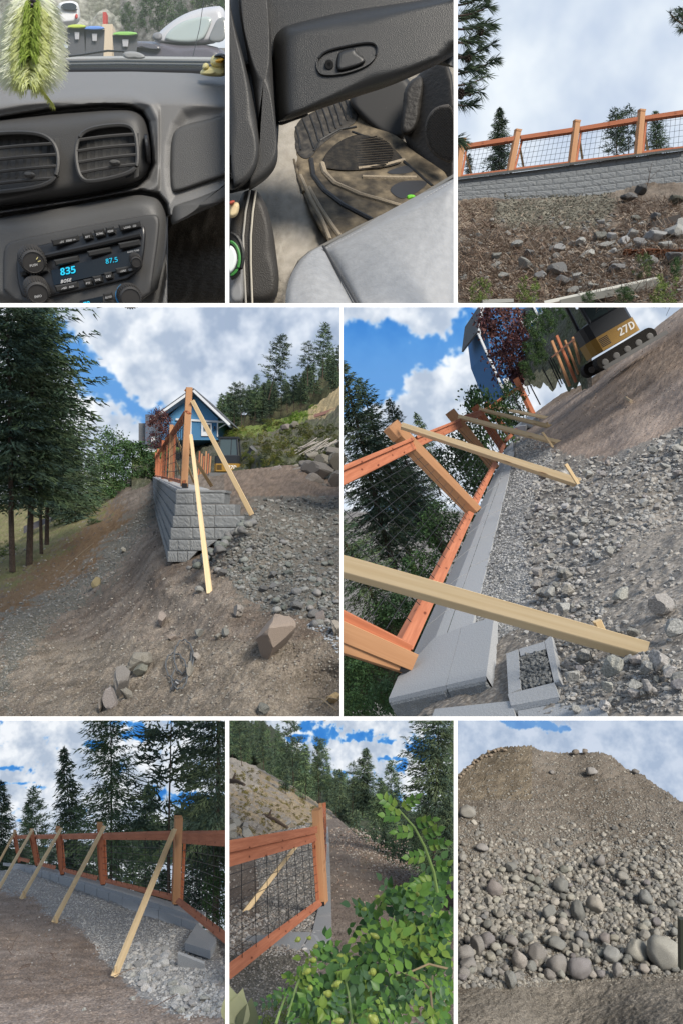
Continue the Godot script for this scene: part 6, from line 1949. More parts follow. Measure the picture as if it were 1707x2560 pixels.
func place5():
	var ctrl := []
	for q in [[1179, 1554], [1217, 1395], [1248, 1280], [1270, 1197], [1300, 1791], [1500, 1791], [1707, 1791], [1707, 1600], [1707, 1400], [1500, 1400], [1628, 1626], [1400, 1300], [1550, 1250], [1400, 1600], [1120, 1791], [1300, 1450]]:
		ctrl.append([q[0], q[1], zd5(q[0], q[1])])
	for q in [[1295, 1091, 27], [1350, 1030, 32], [1402, 1105, 14.2], [1381, 1066, 20], [1512, 930, 21], [1650, 800, 21], [1707, 780, 22], [1707, 900, 15], [1707, 1060, 8.2], [1600, 1000, 14.5], [1450, 965, 26], [1707, 1250, 5.6], [1500, 1120, 10.5], [1560, 882, 21], [1605, 845, 21], [1540, 905, 21], [1707, 840, 18.5], [1625, 900, 18.5], [1560, 950, 18], [1430, 990, 25], [1490, 990, 21], [1580, 910, 20], [1660, 860, 19.5], [1690, 800, 21]]: ctrl.append(q)
	ground_fit(5, ctrl, 0.02, 14.0, 90.0)
	var top := [[1040, 1791], [1090, 1735], [1140, 1630], [1168, 1545], [1211, 1392], [1242, 1278], [1264, 1192], [1289, 1086], [1330, 1036], [1400, 985], [1460, 958], [1500, 928], [1540, 898], [1600, 850], [1660, 800], [1707, 766], [1760, 764], [1800, 764]]
	var dirt := pv([1300, 1085, 1340, 1020, 1400, 960, 1500, 900, 1700, 740, 1820, 740, 1820, 1030, 1707, 1062, 1620, 1110, 1570, 1128, 1520, 1142, 1440, 1140, 1385, 1125, 1340, 1120])
	var fine := pv([1160, 1600, 1217, 1395, 1248, 1280, 1270, 1197, 1300, 1090, 1345, 1085, 1390, 1130, 1360, 1190, 1330, 1250, 1310, 1350, 1330, 1450, 1340, 1520, 1300, 1560, 1240, 1600])
	structure(lay(5, "ground", func(x): return along(top, x), 1796, 3.0, func(x, y, p):
		var n := mix_noise(p, 1.5)
		var n2 := mix_noise(p, 8.0)
		var q := Vector2(x, y) + Vector2(n - 0.5, n2 - 0.5) * 24.0
		if in_poly(q, dirt): return Color(0.33, 0.26, 0.215).lerp(Color(0.4, 0.325, 0.275), n) * lerpf(0.7, 1.15, n2)
		if in_poly(q, fine): return Color(0.32, 0.32, 0.31).lerp(Color(0.25, 0.25, 0.245), n2)
		return Color(0.24, 0.218, 0.195).lerp(Color(0.31, 0.287, 0.26), n) * lerpf(0.7, 1.12, n2), M.soil, 1040), "raked brown dirt and grey stone behind the wall under a leaning horizon", "ground")
	var greys := [Color(0.36, 0.355, 0.34), Color(0.44, 0.43, 0.41), Color(0.28, 0.275, 0.265), Color(0.4, 0.38, 0.35)]
	strew(5, "gravel", "strip of fine grey gravel between the wall blocks and the coarse stone", "gravel", chips, 26000, Rect2(1160, 1085, 240, 520), 2.0, 8.5, [Color(0.42, 0.42, 0.42), Color(0.34, 0.34, 0.34), Color(0.5, 0.5, 0.49)], func(x, y): return 1.0 if in_poly(Vector2(x + rnd(-10, 10), y + rnd(-10, 10)), fine) else 0.0, 0.4)
	var coarse := pv([1300, 1240, 1360, 1180, 1440, 1150, 1530, 1150, 1620, 1120, 1707, 1070, 1707, 1300, 1620, 1330, 1500, 1400, 1480, 1480, 1560, 1560, 1640, 1640, 1707, 1640, 1707, 1791, 1400, 1791, 1380, 1600, 1340, 1520, 1310, 1400])
	strew(5, "rubble", "coarse grey broken stone covering the backfill", "rubble", chips + angular, 9000, Rect2(1290, 1070, 417, 720), 4.5, 20, greys, func(x, y): return (1.0 if in_poly(Vector2(x + rnd(-14, 14), y + rnd(-14, 14)), coarse) else 0.12) * (0.0 if in_poly(Vector2(x, y), dirt) else 1.0), 0.3)
	strew(5, "grit", "fine grit and dust between the coarse stones", "grit", chips, 12000, Rect2(1290, 1120, 417, 670), 1.6, 5, greys, func(x, y): return 0.8 if not in_poly(Vector2(x, y), dirt) and y > along(top, x) else 0.0, 0.4)
	strew(5, "clods", "small clods on the raked dirt by the excavator", "clods", chips, 2600, Rect2(1330, 780, 377, 350), 1.5, 5, [Color(0.33, 0.27, 0.23), Color(0.26, 0.2, 0.165), Color(0.4, 0.35, 0.3)], func(x, y): return 0.8 if in_poly(Vector2(x, y), dirt) and y > along(top, x) + 8 else 0.0, 0.4)
	for i in 150:
		var x := rnd(1310, 1700)
		var y := rnd(1140, 1780)
		if not in_poly(Vector2(x, y), coarse): continue
		var w := rnd(14, 36) * lerpf(0.6, 1.0, (y - 1140) / 500.0)
		stone(5, "rock", "grey broken rock in the coarse backfill", "rock", "rocks of the coarse backfill", angular[i % 8], x, y, w * 1.1, w * 0.9, greys[i % 4] * rnd(0.7, 1.05), rnd(0, 6), 0, -0.04, rnd(-0.5, 0.5))
	for q in [[1652, 1508, 66, 62, "large grey rock tapering to a point beyond the brace foot"], [1682, 1572, 48, 44, "square grey rock below the large tapering rock"], [1648, 1652, 46, 54, "rounded square rock just past the brace end"], [1618, 1670, 34, 36, "flat grey rock leaning on the rounded square rock"], [1670, 1680, 36, 34, "rough brown-grey rock beside the flat leaning rock"], [1530, 1670, 46, 62, "dark upright slab near the block with the gravel core"], [1550, 1486, 46, 30, "wedge-shaped grey rock above the near brace"], [1520, 1377, 28, 30, "upright grey rock by the patch of bare dirt"], [1532, 1425, 24, 18, "small blue-grey rock on the bare dirt patch"], [1625, 1455, 24, 26, "pale triangular rock on the bare dirt"], [1427, 1690, 40, 34, "grey rock lying on the stones beside the lower block"], [1515, 1715, 26, 34, "pale angular rock between the lower block and the dirt"], [1430, 1345, 34, 36, "squat rock at the edge of the fine gravel"], [1374, 1480, 30, 26, "bright flat rock beside the near brace"], [1408, 1520, 34, 36, "brown block-like rock touching the near brace"], [1340, 1428, 28, 26, "grey rock on the fine gravel strip"], [1632, 1125, 30, 26, "grey rock at the border of the raked dirt"], [1462, 1182, 22, 22, "round grey rock right by the second brace foot"], [1660, 1165, 32, 16, "flat light rock in the stones near the dirt border"], [1700, 1110, 26, 30, "tall grey rock on the stony border of the dirt"], [1615, 1720, 30, 36, "small leaning rock at the bare earth corner"], [1690, 1120, 40, 22, "long grey rock in the stony border"]]:
		stone(5, "rock", q[4], "rock", "", angular[int(q[0]) % 8], q[0], q[1], q[2], q[3], Color(0.36, 0.355, 0.335) * rnd(0.85, 1.1), q[1], 0, -0.06, rnd(-0.5, 0.5))
	var st := Soup.new()
	st.tube([G(5, 1566, 1000) + UP5 * 0.05, G(5, 1572, 1008) + UP5 * 0.08, G(5, 1580, 1010) + UP5 * 0.05], 0.03, 5)
	tag(part(null, "dry_stick", st, mat(lin(0.35, 0.28, 0.2), 1.0)), "short pale stick lying on the raked dirt", "stick")
	wall5()
	fence5()
	behind5()
	excavator(5, Transform3D(Basis(RT5, UP5, Vector3.BACK) * Basis.from_scale(Vector3.ONE * 0.9), P(1552, 902, 19)), "yellow and black mini excavator parked on raked dirt, lettered 27D", false)

func wall5():
	var root := thing("retaining_wall", P(1150, 1640, 4.6), "grey block wall top seen lengthwise from its stepped corner", "wall")
	# bands: lines of pixels towards the vanishing point (1319, 996)
	var line := func(c: Array, t: float) -> Vector3:
		var x := lerpf(c[0], 1319.0, t)
		var y := lerpf(c[1], 996.0, t)
		return P(x, y, 4.6 / (1.0 - t))
	var caps := [0.0, 0.16, 0.3, 0.42, 0.52, 0.605, 0.68, 0.74, 0.79, 0.83, 0.87]
	var cl := [1030.0, 1640.0]
	var cr := [1087.0, 1593.0]
	var br := [1117.0, 1579.0]
	var gr := [1181.0, 1551.0]
	for i in caps.size() - 1:
		var a: float = caps[i] + 0.0015 - 0.05
		var b: float = caps[i + 1] - 0.0015 - 0.05
		var s := Soup.new()
		var q := [line.call(cl, a), line.call(cr, a), line.call(cr, b), line.call(cl, b)]
		var w := [line.call([1050.0, 1660.0], a), line.call(br, a), line.call(br, b), line.call([1050.0, 1660.0], b)]
		s.hexa(q + w)
		part(root, "cap_stone", s, M.concrete)
		var s2 := Soup.new()
		var e := [line.call(br, a + 0.03), line.call(gr, a + 0.03), line.call(gr, b + 0.03), line.call(br, b + 0.03)]
		for k in 4: e[k] += -UP5 * 0.004
		var f := []
		for k in 4: f.append(e[k] - UP5 * 0.18)
		s2.hexa(e + f)
		part(root, "block", s2, M.concrete)
	# the far return of the wall across the end
	for k in 3:
		var s3 := Soup.new()
		var x0 := 1296.0 + k * 17
		var y0 := 1092.0 - k * 14
		var h := [P(x0, y0 - 14, 26), P(x0 + 16, y0 - 28, 27), P(x0 + 16, y0 - 12, 27), P(x0, y0 + 4, 26)]
		s3.hexa(h + [h[0] + Vector3(-0.3, 0, -0.4), h[1] + Vector3(-0.3, 0, -0.4), h[2] + Vector3(-0.3, 0, -0.4), h[3] + Vector3(-0.3, 0, -0.4)])
		part(root, "block", s3, M.concrete)
	# corner blocks: level tops at k, bodies straight down the leaning vertical, front edge split rough
	var lev := func(x: float, y: float, k: float) -> Vector3: return P(x, y, k / ((x - 1319.0) * 0.5 + (y - 1000.0) * 0.866))
	var slab := func(r: Node3D, called: String, o: Array, k: float, h: float, front: int, m: Material):
		var t := []
		for i in range(0, o.size(), 2): t.append(lev.call(float(o[i]), float(o[i + 1]), k))
		var s := Soup.new()
		var n := t.size()
		var dn := -UP5 * h
		s.fan(t)
		for i in n:
			var j := (i + 1) % n
			if i == front:
				var e: Vector3 = ((t[j] - t[i]).cross(UP5)).normalized() * 0.012
				if e.dot(t[i]) > 0: e = -e
				var a1: Vector3 = t[i] + e + dn * 0.14
				var b1: Vector3 = t[j] + e + dn * 0.14
				s.quad(t[i], t[j], b1, a1)
				var g := Soup.new()
				rough_quad(g, a1, b1, t[j] + e + dn, t[i] + e + dn, 26, 9, 0.014, e.normalized(), 60.0)
				g.clip(lim(5))
				part(r, "split_face", g, M.split)
			else:
				s.quad(t[i], t[j], t[j] + dn, t[i] + dn)
		s.clip(lim(5))
		part(r, called, s, m)
	for q in [["cap_block", "wide grey cap block closest to the near fence post", [1083, 1595, 1151.5, 1568, 1113.5, 1713, 971, 1746, 994, 1692], 1800.0, 0.13, 2], ["cap_block", "grey cap block with a dark cut end beside the gravel core", [1152.5, 1567.5, 1234, 1541, 1214, 1690, 1114.5, 1712.5], 1800.0, 0.11, 2], ["wall_block", "lowest grey block at the wall corner", [1292, 1772, 1500, 1744, 1522, 1800, 1300, 1836], 1880.0, 0.12, -1], ["wall_block", "grey block poking out under the wide cap block", [1086, 1772, 1276, 1752, 1290, 1800, 1060, 1840], 1860.0, 0.12, -1]]:
		var r := thing(q[0], lev.call(float(q[2][0]), float(q[2][1]), q[3]), q[1], "block")
		slab.call(r, "body", q[2], q[3], q[4], q[5], M.concrete)
	var hol := thing("wall_block", lev.call(1330.0, 1740.0, 1845.0), "hollow grey block with gravel in its core", "block")
	slab.call(hol, "front_wall", [1268, 1735, 1384, 1706, 1396, 1742, 1276, 1764], 1845.0, 0.12, 2, M.concrete)
	slab.call(hol, "side_wall", [1360, 1603, 1377, 1587, 1397, 1704, 1384, 1707], 1845.0, 0.12, -1, M.concrete)
	slab.call(hol, "back_wall", [1296, 1622, 1359, 1604, 1363, 1622, 1300, 1640], 1846.0, 0.1, -1, M.concrete)
	slab.call(hol, "side_wall", [1264, 1634, 1294, 1623, 1300, 1722, 1270, 1734], 1844.0, 0.1, -1, M.concrete)
	var core := thing("core_gravel", P(1320, 1690, 3.3), "clean grey gravel filling the hollow block", "gravel")
	core.set_meta("kind", "stuff")
	var mm := MultiMesh.new()
	mm.transform_format = MultiMesh.TRANSFORM_3D
	mm.use_colors = true
	mm.mesh = chips[2]
	var tr := []
	for i in 420:
		var u := rng.randf()
		var v := rng.randf()
		var x := lerpf(lerpf(1302, 1360, u), lerpf(1304, 1380, u), v)
		var y := lerpf(lerpf(1642, 1626, u), lerpf(1722, 1704, u), v)
		tr.append(Transform3D(turn_of(1.5).scaled_local(Vector3.ONE * rnd(0.007, 0.016)), lev.call(x, y, 1858.0) - core.position))
	mm.instance_count = tr.size()
	for i in tr.size():
		mm.set_instance_transform(i, tr[i])
		mm.set_instance_color(i, Color(0.3, 0.31, 0.31) * rnd(0.7, 1.3))
	var o := MultiMeshInstance3D.new()
	o.multimesh = mm
	o.material_override = M.rock_inst
	o.name = "stones"
	core.add_child(o)

func fence5():
	var f := thing("wire_fence", P(1195, 1275, 9.6), "leaning view of the orange cedar mesh fence receding along the wall", "fence")
	var aw := Vector3(-0.75, -0.5, -0.55)
	# near post lies almost flat in the picture
	beam(f, "post", 5, [1037, 1657, 4.1], [840, 1572, 4.0], 44, 52, 0.12, M.fir_post, Vector3(0, -0.25, -1))
	beam(f, "post_side", 5, [1026, 1681, 4.12], [845, 1615, 4.02], 10, 26, 0.1, M.fir_post, Vector3(0, -0.3, -1))
	beam(f, "post_base", 5, [1030, 1684, 4.1], [1000, 1672, 4.1], 14, 14, 0.06, M.black_steel)
	beam(f, "inner_board", 5, [1026, 1625, 4.15], [845, 1534, 4.05], 26, 26, 0.04, M.cedar)
	for q in [[1197, 1274, 985, 1056, 9.6, 16, 22], [1243, 1168, 1129, 1024, 15.6, 11, 12], [1262, 1119, 1189, 1012, 21.5, 9, 10], [1279, 1090, 1217, 1003, 28.6, 7, 8], [1334, 1034, 1291, 944, 34.0, 9, 8]]:
		beam(f, "post", 5, [q[0], q[1], q[4]], [q[2], q[3], q[4]], q[5], q[6], 0.14, M.fir_post if q[4] < 20 else M.cedar, aw)
		var d := Vector2(q[2] - q[0], q[3] - q[1])
		beam(f, "inner_board", 5, [q[0] - 16 * 9.6 / q[4], q[1] + 2 - 5 * 9.6 / q[4], q[4] + 0.05], [q[0] + d.x * 0.74 - 12 * 9.6 / q[4], q[1] + d.y * 0.74 + 4 * 9.6 / q[4], q[4] + 0.05], q[5] * 0.95, q[5] * 0.95, 0.06, M.cedar)
		beam(f, "post_base", 5, [q[0] + 1, q[1] + 2, q[4] + 0.01], [q[0] - 4, q[1] - 2, q[4] + 0.01], q[5] * 0.7, q[5] * 0.7, 0.08, M.black_steel)
	beam(f, "post_cap", 5, [1000, 1092, 9.57], [976, 1065, 9.57], 12, 12, 0.1, M.fir_post, aw)
	for r in [[850, 1194, 6.2, 1034, 1110, 9.6, 42, 27], [1042, 1105, 9.7, 1152, 1058, 15.5, 25, 19], [1160, 1048, 15.8, 1204, 1032, 21.3, 16, 12], [1206, 1030, 21.5, 1230, 1017, 28.4, 11, 9], [1234, 1012, 28.6, 1299, 966, 34, 10, 8]]:
		beam(f, "top_rail", 5, [r[0], r[1], r[2]], [r[3], r[4], r[5]], r[6], r[7], 0.05, M.cedar, Vector3(-0.4, -0.3, -1))
		beam(f, "rail_board", 5, [r[0], r[1] - r[6] * 0.5, r[2] - 0.02], [r[3], r[4] - r[7] * 0.52, r[5] - 0.02], r[6] * 0.3, r[7] * 0.3, 0.12, M.cedar, Vector3(-0.4, -0.3, -1))
	for r in [[1015, 1616, 4.15, 1178, 1280, 9.6, 38, 15], [1186, 1262, 9.8, 1240, 1156, 15.5, 14, 9], [1246, 1146, 15.7, 1262, 1108, 21.4, 8, 6], [1265, 1102, 21.6, 1320, 1043, 34, 6, 6]]:
		beam(f, "bottom_rail", 5, [r[0], r[1], r[2]], [r[3], r[4], r[5]], r[6], r[7], 0.07, M.cedar_bright, aw)
		beam(f, "nailing_strip", 5, [r[0] - r[6] * 0.52, r[1] - 4, r[2] + 0.02], [r[3] - r[7] * 0.52, r[4] - 1, r[5] + 0.02], r[6] * 0.22, r[7] * 0.22, 0.05, M.cedar_bright, aw)
	wire_grid(f, 5, P(680, 1310, 4.1), P(1040, 1125, 9.62), P(1176, 1276, 9.62), P(1000, 1605, 4.12), 14, 9, 0.0028, M.black_steel)
	wire_grid(f, 5, P(1056, 1112, 9.75), P(1150, 1068, 15.5), P(1236, 1158, 15.5), P(1186, 1262, 9.75), 12, 9, 0.0035, M.black_steel)
	wire_grid(f, 5, P(1164, 1056, 15.8), P(1202, 1038, 21.4), P(1258, 1108, 21.4), P(1244, 1146, 15.8), 8, 7, 0.004, M.black_steel)
	for q in [[846, 1405, 3.75, 1619, 1621, 2.72, 43, 36, "thick near pine brace crossing the wall top"], [1003, 1061, 9.5, 1449, 1204, 7.7, 12, 18, "second pine brace with a stake at its foot"], [1144, 1039, 15.4, 1404, 1107, 14.0, 8, 11, "third pine brace ending at the raked dirt"], [1196, 1021, 21, 1382, 1067, 20, 6, 9, "fourth pine brace ending at the raked dirt"], [1225, 1014, 28, 1378, 1046, 25, 5, 7, "fifth and farthest pine brace ending at the raked dirt"]]:
		tag(beam(null, "brace_board", 5, [q[0], q[1], q[2]], [q[3], q[4], q[5]], q[6], q[7], 0.05, M.pine, Vector3(0, -0.7, -0.7)), q[8], "board", "braces along the leaning fence")
	for q in [[1506, 1580, 1494, 1553, 2.95, 19, "pine stake driven in behind the thick near brace"], [1446, 1211, 1414, 1160, 7.6, 8, "pine stake nailed to the foot of the second brace"], [1384, 1121, 1355, 1080, 13.8, 5, "pine stake nailed to the foot of the third brace"], [1372, 1068, 1366, 1055, 20, 4, "tiny pine stake at the fourth brace"]]:
		tag(beam(null, "stake", 5, [q[0], q[1], q[4]], [q[2], q[3], q[4] - 0.02], q[5], q[5], 0.03, M.pine), q[6], "stake")

func behind5():
	# firs below the wall, leaning with the picture
	for q in [[1015, 1520, 846, 905, 17.0, "fir_big", 0, 1.05, 20, "tall fir whose tip stands highest beside the fence"], [1040, 1440, 893, 948, 20.0, "fir_big", 1, 1.0, 16, "fir just inside the tallest fir behind the near rail"], [1075, 1370, 972, 998, 23.0, "fir_big", 0, 0.9, 12, "shorter fir against the white cloud behind the near rail"], [1100, 1240, 1037, 1033, 30.0, "fir", 1, 0.8, 5, "small fir tip peeking over the top rail"], [1010, 1640, 790, 1230, 13.0, "fir_big", 1, 1.1, 16, "fir seen through the near mesh with a leaning dark trunk"], [1120, 1400, 930, 1100, 18.0, "fir_big", 0, 1.0, 30, "fir with the thickest leaning trunk behind the mesh"]]:
		tree(5, "fir_tree", q[9], "", q[5], q[6], Vector2(q[0], q[1]), Vector2(q[2], q[3]), q[4], q[7], q[8], q[0])
	for q in [[1262, 1240, 1182, 955, 24.0, 0, 0.6, "tall green leafy tree between the fence and the house"], [1235, 1290, 1110, 1090, 20.0, 1, 0.75, "dark green leafy tree behind the second mesh bay"], [1300, 1090, 1262, 950, 30.0, 0, 0.6, "green leafy tree under the red maple"], [1180, 1420, 1060, 1260, 15.0, 1, 0.8, "shaded leafy bush low behind the near bay"], [1130, 1540, 1010, 1380, 12.0, 0, 0.8, "dark leafy bush seen through the near mesh"], [1060, 1640, 960, 1480, 10.0, 1, 0.9, "olive leafy bush right behind the near bottom rail"]]:
		tree(5, "leafy_tree", q[7], "", "bush", q[5], Vector2(q[0], q[1]), Vector2(q[2], q[3]), q[4], q[6], 4, q[0])
	for q in [[930, 1800, 890, 1640, 7.0, 0, "dark green shrub under the near post"], [990, 1830, 950, 1690, 6.4, 1, "dark green shrub beside the lowest block"], [870, 1790, 830, 1600, 7.6, 1, "dark green shrub at the shaded foot of the near post"], [900, 1840, 870, 1720, 6.0, 0, "dark green shrub lowest under the near post"]]:
		tree(5, "shrub", q[6], "", "bush", q[5], Vector2(q[0], q[1]), Vector2(q[2], q[3]), q[4], 0.9, 3, q[0], "shrub", false)
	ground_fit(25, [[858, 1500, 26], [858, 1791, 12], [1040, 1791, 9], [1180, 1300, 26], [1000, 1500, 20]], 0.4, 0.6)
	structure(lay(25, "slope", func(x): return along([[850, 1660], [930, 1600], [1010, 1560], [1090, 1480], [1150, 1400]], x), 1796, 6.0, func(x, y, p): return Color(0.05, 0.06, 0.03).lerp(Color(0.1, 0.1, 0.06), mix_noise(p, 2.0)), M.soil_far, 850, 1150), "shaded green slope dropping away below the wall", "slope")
	# house
	var z := 42.0
	var blue := mat(lin(0.045, 0.15, 0.34), 0.8)
	var white := mat(lin(0.62, 0.64, 0.67), 0.7)
	var h := thing("blue_house", P(1300, 985, z), "leaning blue clapboard house with white window trim behind the red maple", "house")
	var s := Soup.new()
	s.prism([P(1208, 764, z), P(1354, 764, z), P(1318, 850, z), P(1302, 965, z), P(1268, 985, z), P(1222, 870, z)], Vector3(0, 0, -6))
	s.clip(lim(5))
	part(h, "wall", s, blue)
	for i in 20:
		var t := i / 20.0
		var a := [lerpf(1214, 1268, t), lerpf(800, 985, t) - 4, z - 0.06]
		beam(h, "clapboard", 5, a, [lerpf(1366, 1306, t), lerpf(716, 950, t), z - 0.06], 8.4, 8.4, 0.06, blue, Vector3(0.1, 0.3, -1))
	beam(h, "bargeboard", 5, [1206, 762, z - 0.5], [1196, 836, z - 0.5], 9, 8, 0.2, white)
	beam(h, "roof", 5, [1200, 762, z - 0.4], [1191, 832, z - 0.4], 5, 5, 5.0, mat(lin(0.1, 0.11, 0.12), 0.9))
	beam(h, "eave_trim", 5, [1196, 836, z - 0.5], [1262, 985, z - 0.5], 5, 5, 0.15, white)
	var win := beam(h, "window", 5, [1318, 768, z - 0.3], [1333, 802, z - 0.3], 34, 34, 0.1, M.dark_glass)
	for q in [[1332, 764, 1346, 792], [1306, 816, 1344, 795], [1296, 775, 1306, 816]]:
		beam(win, "frame", 5, [q[0], q[1], z - 0.45], [q[2], q[3], z - 0.45], 5, 5, 0.1, white)
	beam(h, "corner_trim", 5, [1290, 928, z - 0.4], [1314, 975, z - 0.4], 7, 7, 0.2, white)
	beam(h, "window", 5, [1262, 945, z - 0.3], [1274, 972, z - 0.3], 14, 14, 0.1, white)
	tree(5, "maple_tree", "dark red maple leaning over the blue house", "", "maple", 0, Vector2(1312, 1000), Vector2(1238, 740), 37, 0.62, 4, 1.0)
	tree(5, "maple_tree", "lower branch mass of the red maple beside the white trim", "", "maple", 0, Vector2(1322, 985), Vector2(1276, 830), 36, 0.6, 3, 3.0)
	# rock face with ivy
	ground_fit(35, [[1316, 851, 36], [1354, 768, 38], [1460, 768, 26], [1470, 880, 24], [1400, 965, 28], [1330, 960, 33]], 0.5, 1.2)
	structure(lay(35, "cliff", func(x): return along([[1310, 880], [1325, 830], [1356, 764], [1480, 764]], x), 968, 4.0, func(x, y, p):
		var n := mix_noise(p, 1.5)
		if y > 930 and x < 1400: return Color(0.3, 0.27, 0.17)
		if x > 1470: return Color(0.22, 0.18, 0.14)
		return Color(0.14, 0.135, 0.125).lerp(Color(0.07, 0.09, 0.04), n), M.soil_far, 1310, 1478), "grey rock face partly grown over beside the blue house", "cliff")
	for q in [[1352, 860, 1316, 775, 0.6], [1378, 830, 1350, 764, 0.7], [1342, 910, 1310, 850, 0.6], [1405, 800, 1390, 756, 0.8], [1330, 950, 1300, 900, 0.6], [1362, 900, 1338, 850, 0.5], [1440, 950, 1425, 890, 0.5], [1465, 925, 1452, 860, 0.4]]:
		tree(5, "ivy", "green ivy hanging over the rock face", "ivy on the rock face", "bush", int(q[0]), Vector2(q[0], q[1]), Vector2(q[2], q[3]), 26.0, q[4], 2, q[0], "ivy", false)
	for q in [[1424, 965, 1379, 851, 6, 2, "light wooden post at the open end of the post row"], [1440, 955, 1391, 838, 6, 1, "orange wooden post leaning in the post row"], [1455, 925, 1431, 842, 5, 2, "weathered post nearest the excavator in the post row"], [1446, 935, 1412, 850, 4, 2, "thin grey post in the middle of the post row"]]:
		tag(beam(null, "wooden_post", 5, [q[0], q[1], 25], [q[2], q[3], 25], q[4], q[4], 0.1, M.cedar if q[5] == 1 else M.fir_post), q[6], "post")
	tag(beam(null, "rusty_rail", 5, [1378, 893, 24.8], [1458, 828, 24.8], 4, 4, 0.05, mat(lin(0.14, 0.07, 0.05), 0.9)), "rusty rail joining the old wooden posts", "rail")
	for q in [[1350, 1012, 1318, 950], [1384, 975, 1354, 918], [1405, 960, 1374, 895], [1411, 958, 1381, 897], [1402, 968, 1370, 900], [1308, 1040, 1280, 985]]:
		tag(beam(null, "black_post", 5, [q[0], q[1], 28], [q[2], q[3], 28], 2.4, 2.4, 0.05, M.black_steel), "thin black metal fence post by the grass strip", "post", "black metal fence posts")

# ---- the fence seen from the yard, gravel behind the wall, firs beyond
func place6():
	var vp := [-184.0, 2093.0]
	var zx := func(x: float) -> float: return 10.5 * 626.0 / (x + 184.0)
	var ctrl := []
	for q in [[0, 2200], [0, 2300], [0, 2400], [0, 2560], [150, 2220], [280, 2300], [280, 2440], [280, 2560], [480, 2330], [564, 2380], [564, 2450], [564, 2560], [102, 2188], [363, 2297]]:
		ctrl.append([q[0], q[1], 2270.0 / (q[1] - 2093.0)])
	ground_fit(6, ctrl, 0.02, 16.0)
	var top := [[-90, 2168], [0, 2176], [60, 2172], [102, 2182], [218, 2228], [363, 2290], [480, 2322], [500, 2318], [564, 2345], [580, 2350]]
	var dirt := pv([-90, 2215, 0, 2228, 55, 2236, 90, 2246, 125, 2290, 205, 2316, 225, 2345, 245, 2385, 290, 2420, 330, 2470, 400, 2520, 564, 2545, 564, 2660, -90, 2660])
	structure(lay(6, "ground", func(x): return along(top, x), 2640, 3.0, func(x, y, p):
		var n := mix_noise(p, 6.0)
		var n2 := mix_noise(p, 35.0)
		var q := Vector2(x, y) + Vector2(n - 0.5, n2 - 0.5) * 26.0
		if in_poly(q, dirt): return Color(0.36, 0.285, 0.235).lerp(Color(0.44, 0.37, 0.325), n) * lerpf(0.7, 1.15, n2)
		return Color(0.46, 0.455, 0.45).lerp(Color(0.38, 0.375, 0.37), n2), M.soil), "brown packed dirt and grey gravel behind the low wall", "ground")
	var greys := [Color(0.54, 0.54, 0.535), Color(0.62, 0.62, 0.61), Color(0.45, 0.45, 0.445), Color(0.58, 0.565, 0.54)]
	strew(6, "gravel", "strip of pale grey crushed gravel along the wall", "gravel", chips, 26000, Rect2(0, 2172, 564, 280), 2.0, 6.0, greys, func(x, y):
		if y < along(top, x): return 0.0
		if in_poly(Vector2(x + rnd(-8, 8), y + rnd(-8, 8)), dirt): return 0.01
		return 1.0 if y < 2440 and x < 480 else 0.5, 0.4)
	var coarse := pv([290, 2420, 330, 2380, 380, 2350, 440, 2320, 490, 2330, 564, 2390, 564, 2545, 460, 2545, 400, 2500, 340, 2460])
	strew(6, "rubble", "coarse broken grey stone in front of the loose cap block", "rubble", chips + angular, 4200, Rect2(280, 2320, 284, 235), 4, 15, greys, func(x, y): return 1.0 if in_poly(Vector2(x + rnd(-14, 14), y + rnd(-10, 10)), coarse) and not (x > 436 and x < 552 and y < 2425) else 0.0)
	for i in 110:
		var x := rnd(300, 560)
		var y := rnd(2350, 2540)
		if not in_poly(Vector2(x, y), coarse) or (x > 430 and x < 556 and y < 2435): continue
		var w := rnd(11, 26)
		stone(6, "rock", "pale angular rock in the rubble by the cap block", "rock", "rocks in the rubble by the cap block", angular[i % 8], x, y, w * 1.15, w * 0.8, greys[i % 4] * rnd(0.75, 1.05), rnd(0, 6))
	for q in [[450, 2478, 46, 18, "long pale stone lying on the rubble near the dirt"], [430, 2460, 30, 20, "bright squarish stone above the long pale stone"], [510, 2495, 30, 18, "broad flat stone at the open end of the rubble"], [335, 2497, 22, 12, "flat stone lying alone on the dirt edge"], [212, 2524, 12, 9, "small white stone alone on the bare dirt"], [558, 2455, 24, 26, "tall brownish stone at the end of the wall rubble"], [455, 2525, 26, 16, "grey flat stone at the low edge of the rubble"]]:
		stone(6, "rock", q[4], "rock", "", angular[int(q[0]) % 8], q[0], q[1], q[2], q[3], Color(0.42, 0.41, 0.39), q[0])
	strew(6, "pebbles", "few loose pebbles and clods on the packed dirt", "pebbles", chips, 3000, Rect2(0, 2240, 564, 315), 1.5, 6, [Color(0.33, 0.27, 0.22), Color(0.42, 0.38, 0.34), Color(0.26, 0.2, 0.16)], func(x, y): return 0.5 if in_poly(Vector2(x, y), dirt) else 0.0, 0.45)
	for i in 16:
		var x := rnd(5, 420)
		var y := rnd(2290, 2545)
		if not in_poly(Vector2(x, y), dirt): continue
		var a := G(6, x, y)
		var d := Vector3(rnd(-1, 1), 0, rnd(-0.6, 0.6)).normalized() * rnd(0.08, 0.3)
		var s := Soup.new()
		s.tube([a + Vector3(0, 0.03, 0), a + d * 0.5 + Vector3(0, 0.05, 0.03), a + d + Vector3(0, 0.03, 0)], 0.003, 4)
		s.clip(lim(6))
		if s.v.size(): tag(part(null, "root_twig", s, mat(lin(0.12, 0.08, 0.06), 1.0)), "thin dark root lying on the packed dirt", "twig", "roots on the packed dirt")
	# wall
	var root := thing("retaining_wall", P(300, 2264, zx.call(305.0)), "low grey block wall top running beside the pale gravel", "wall")
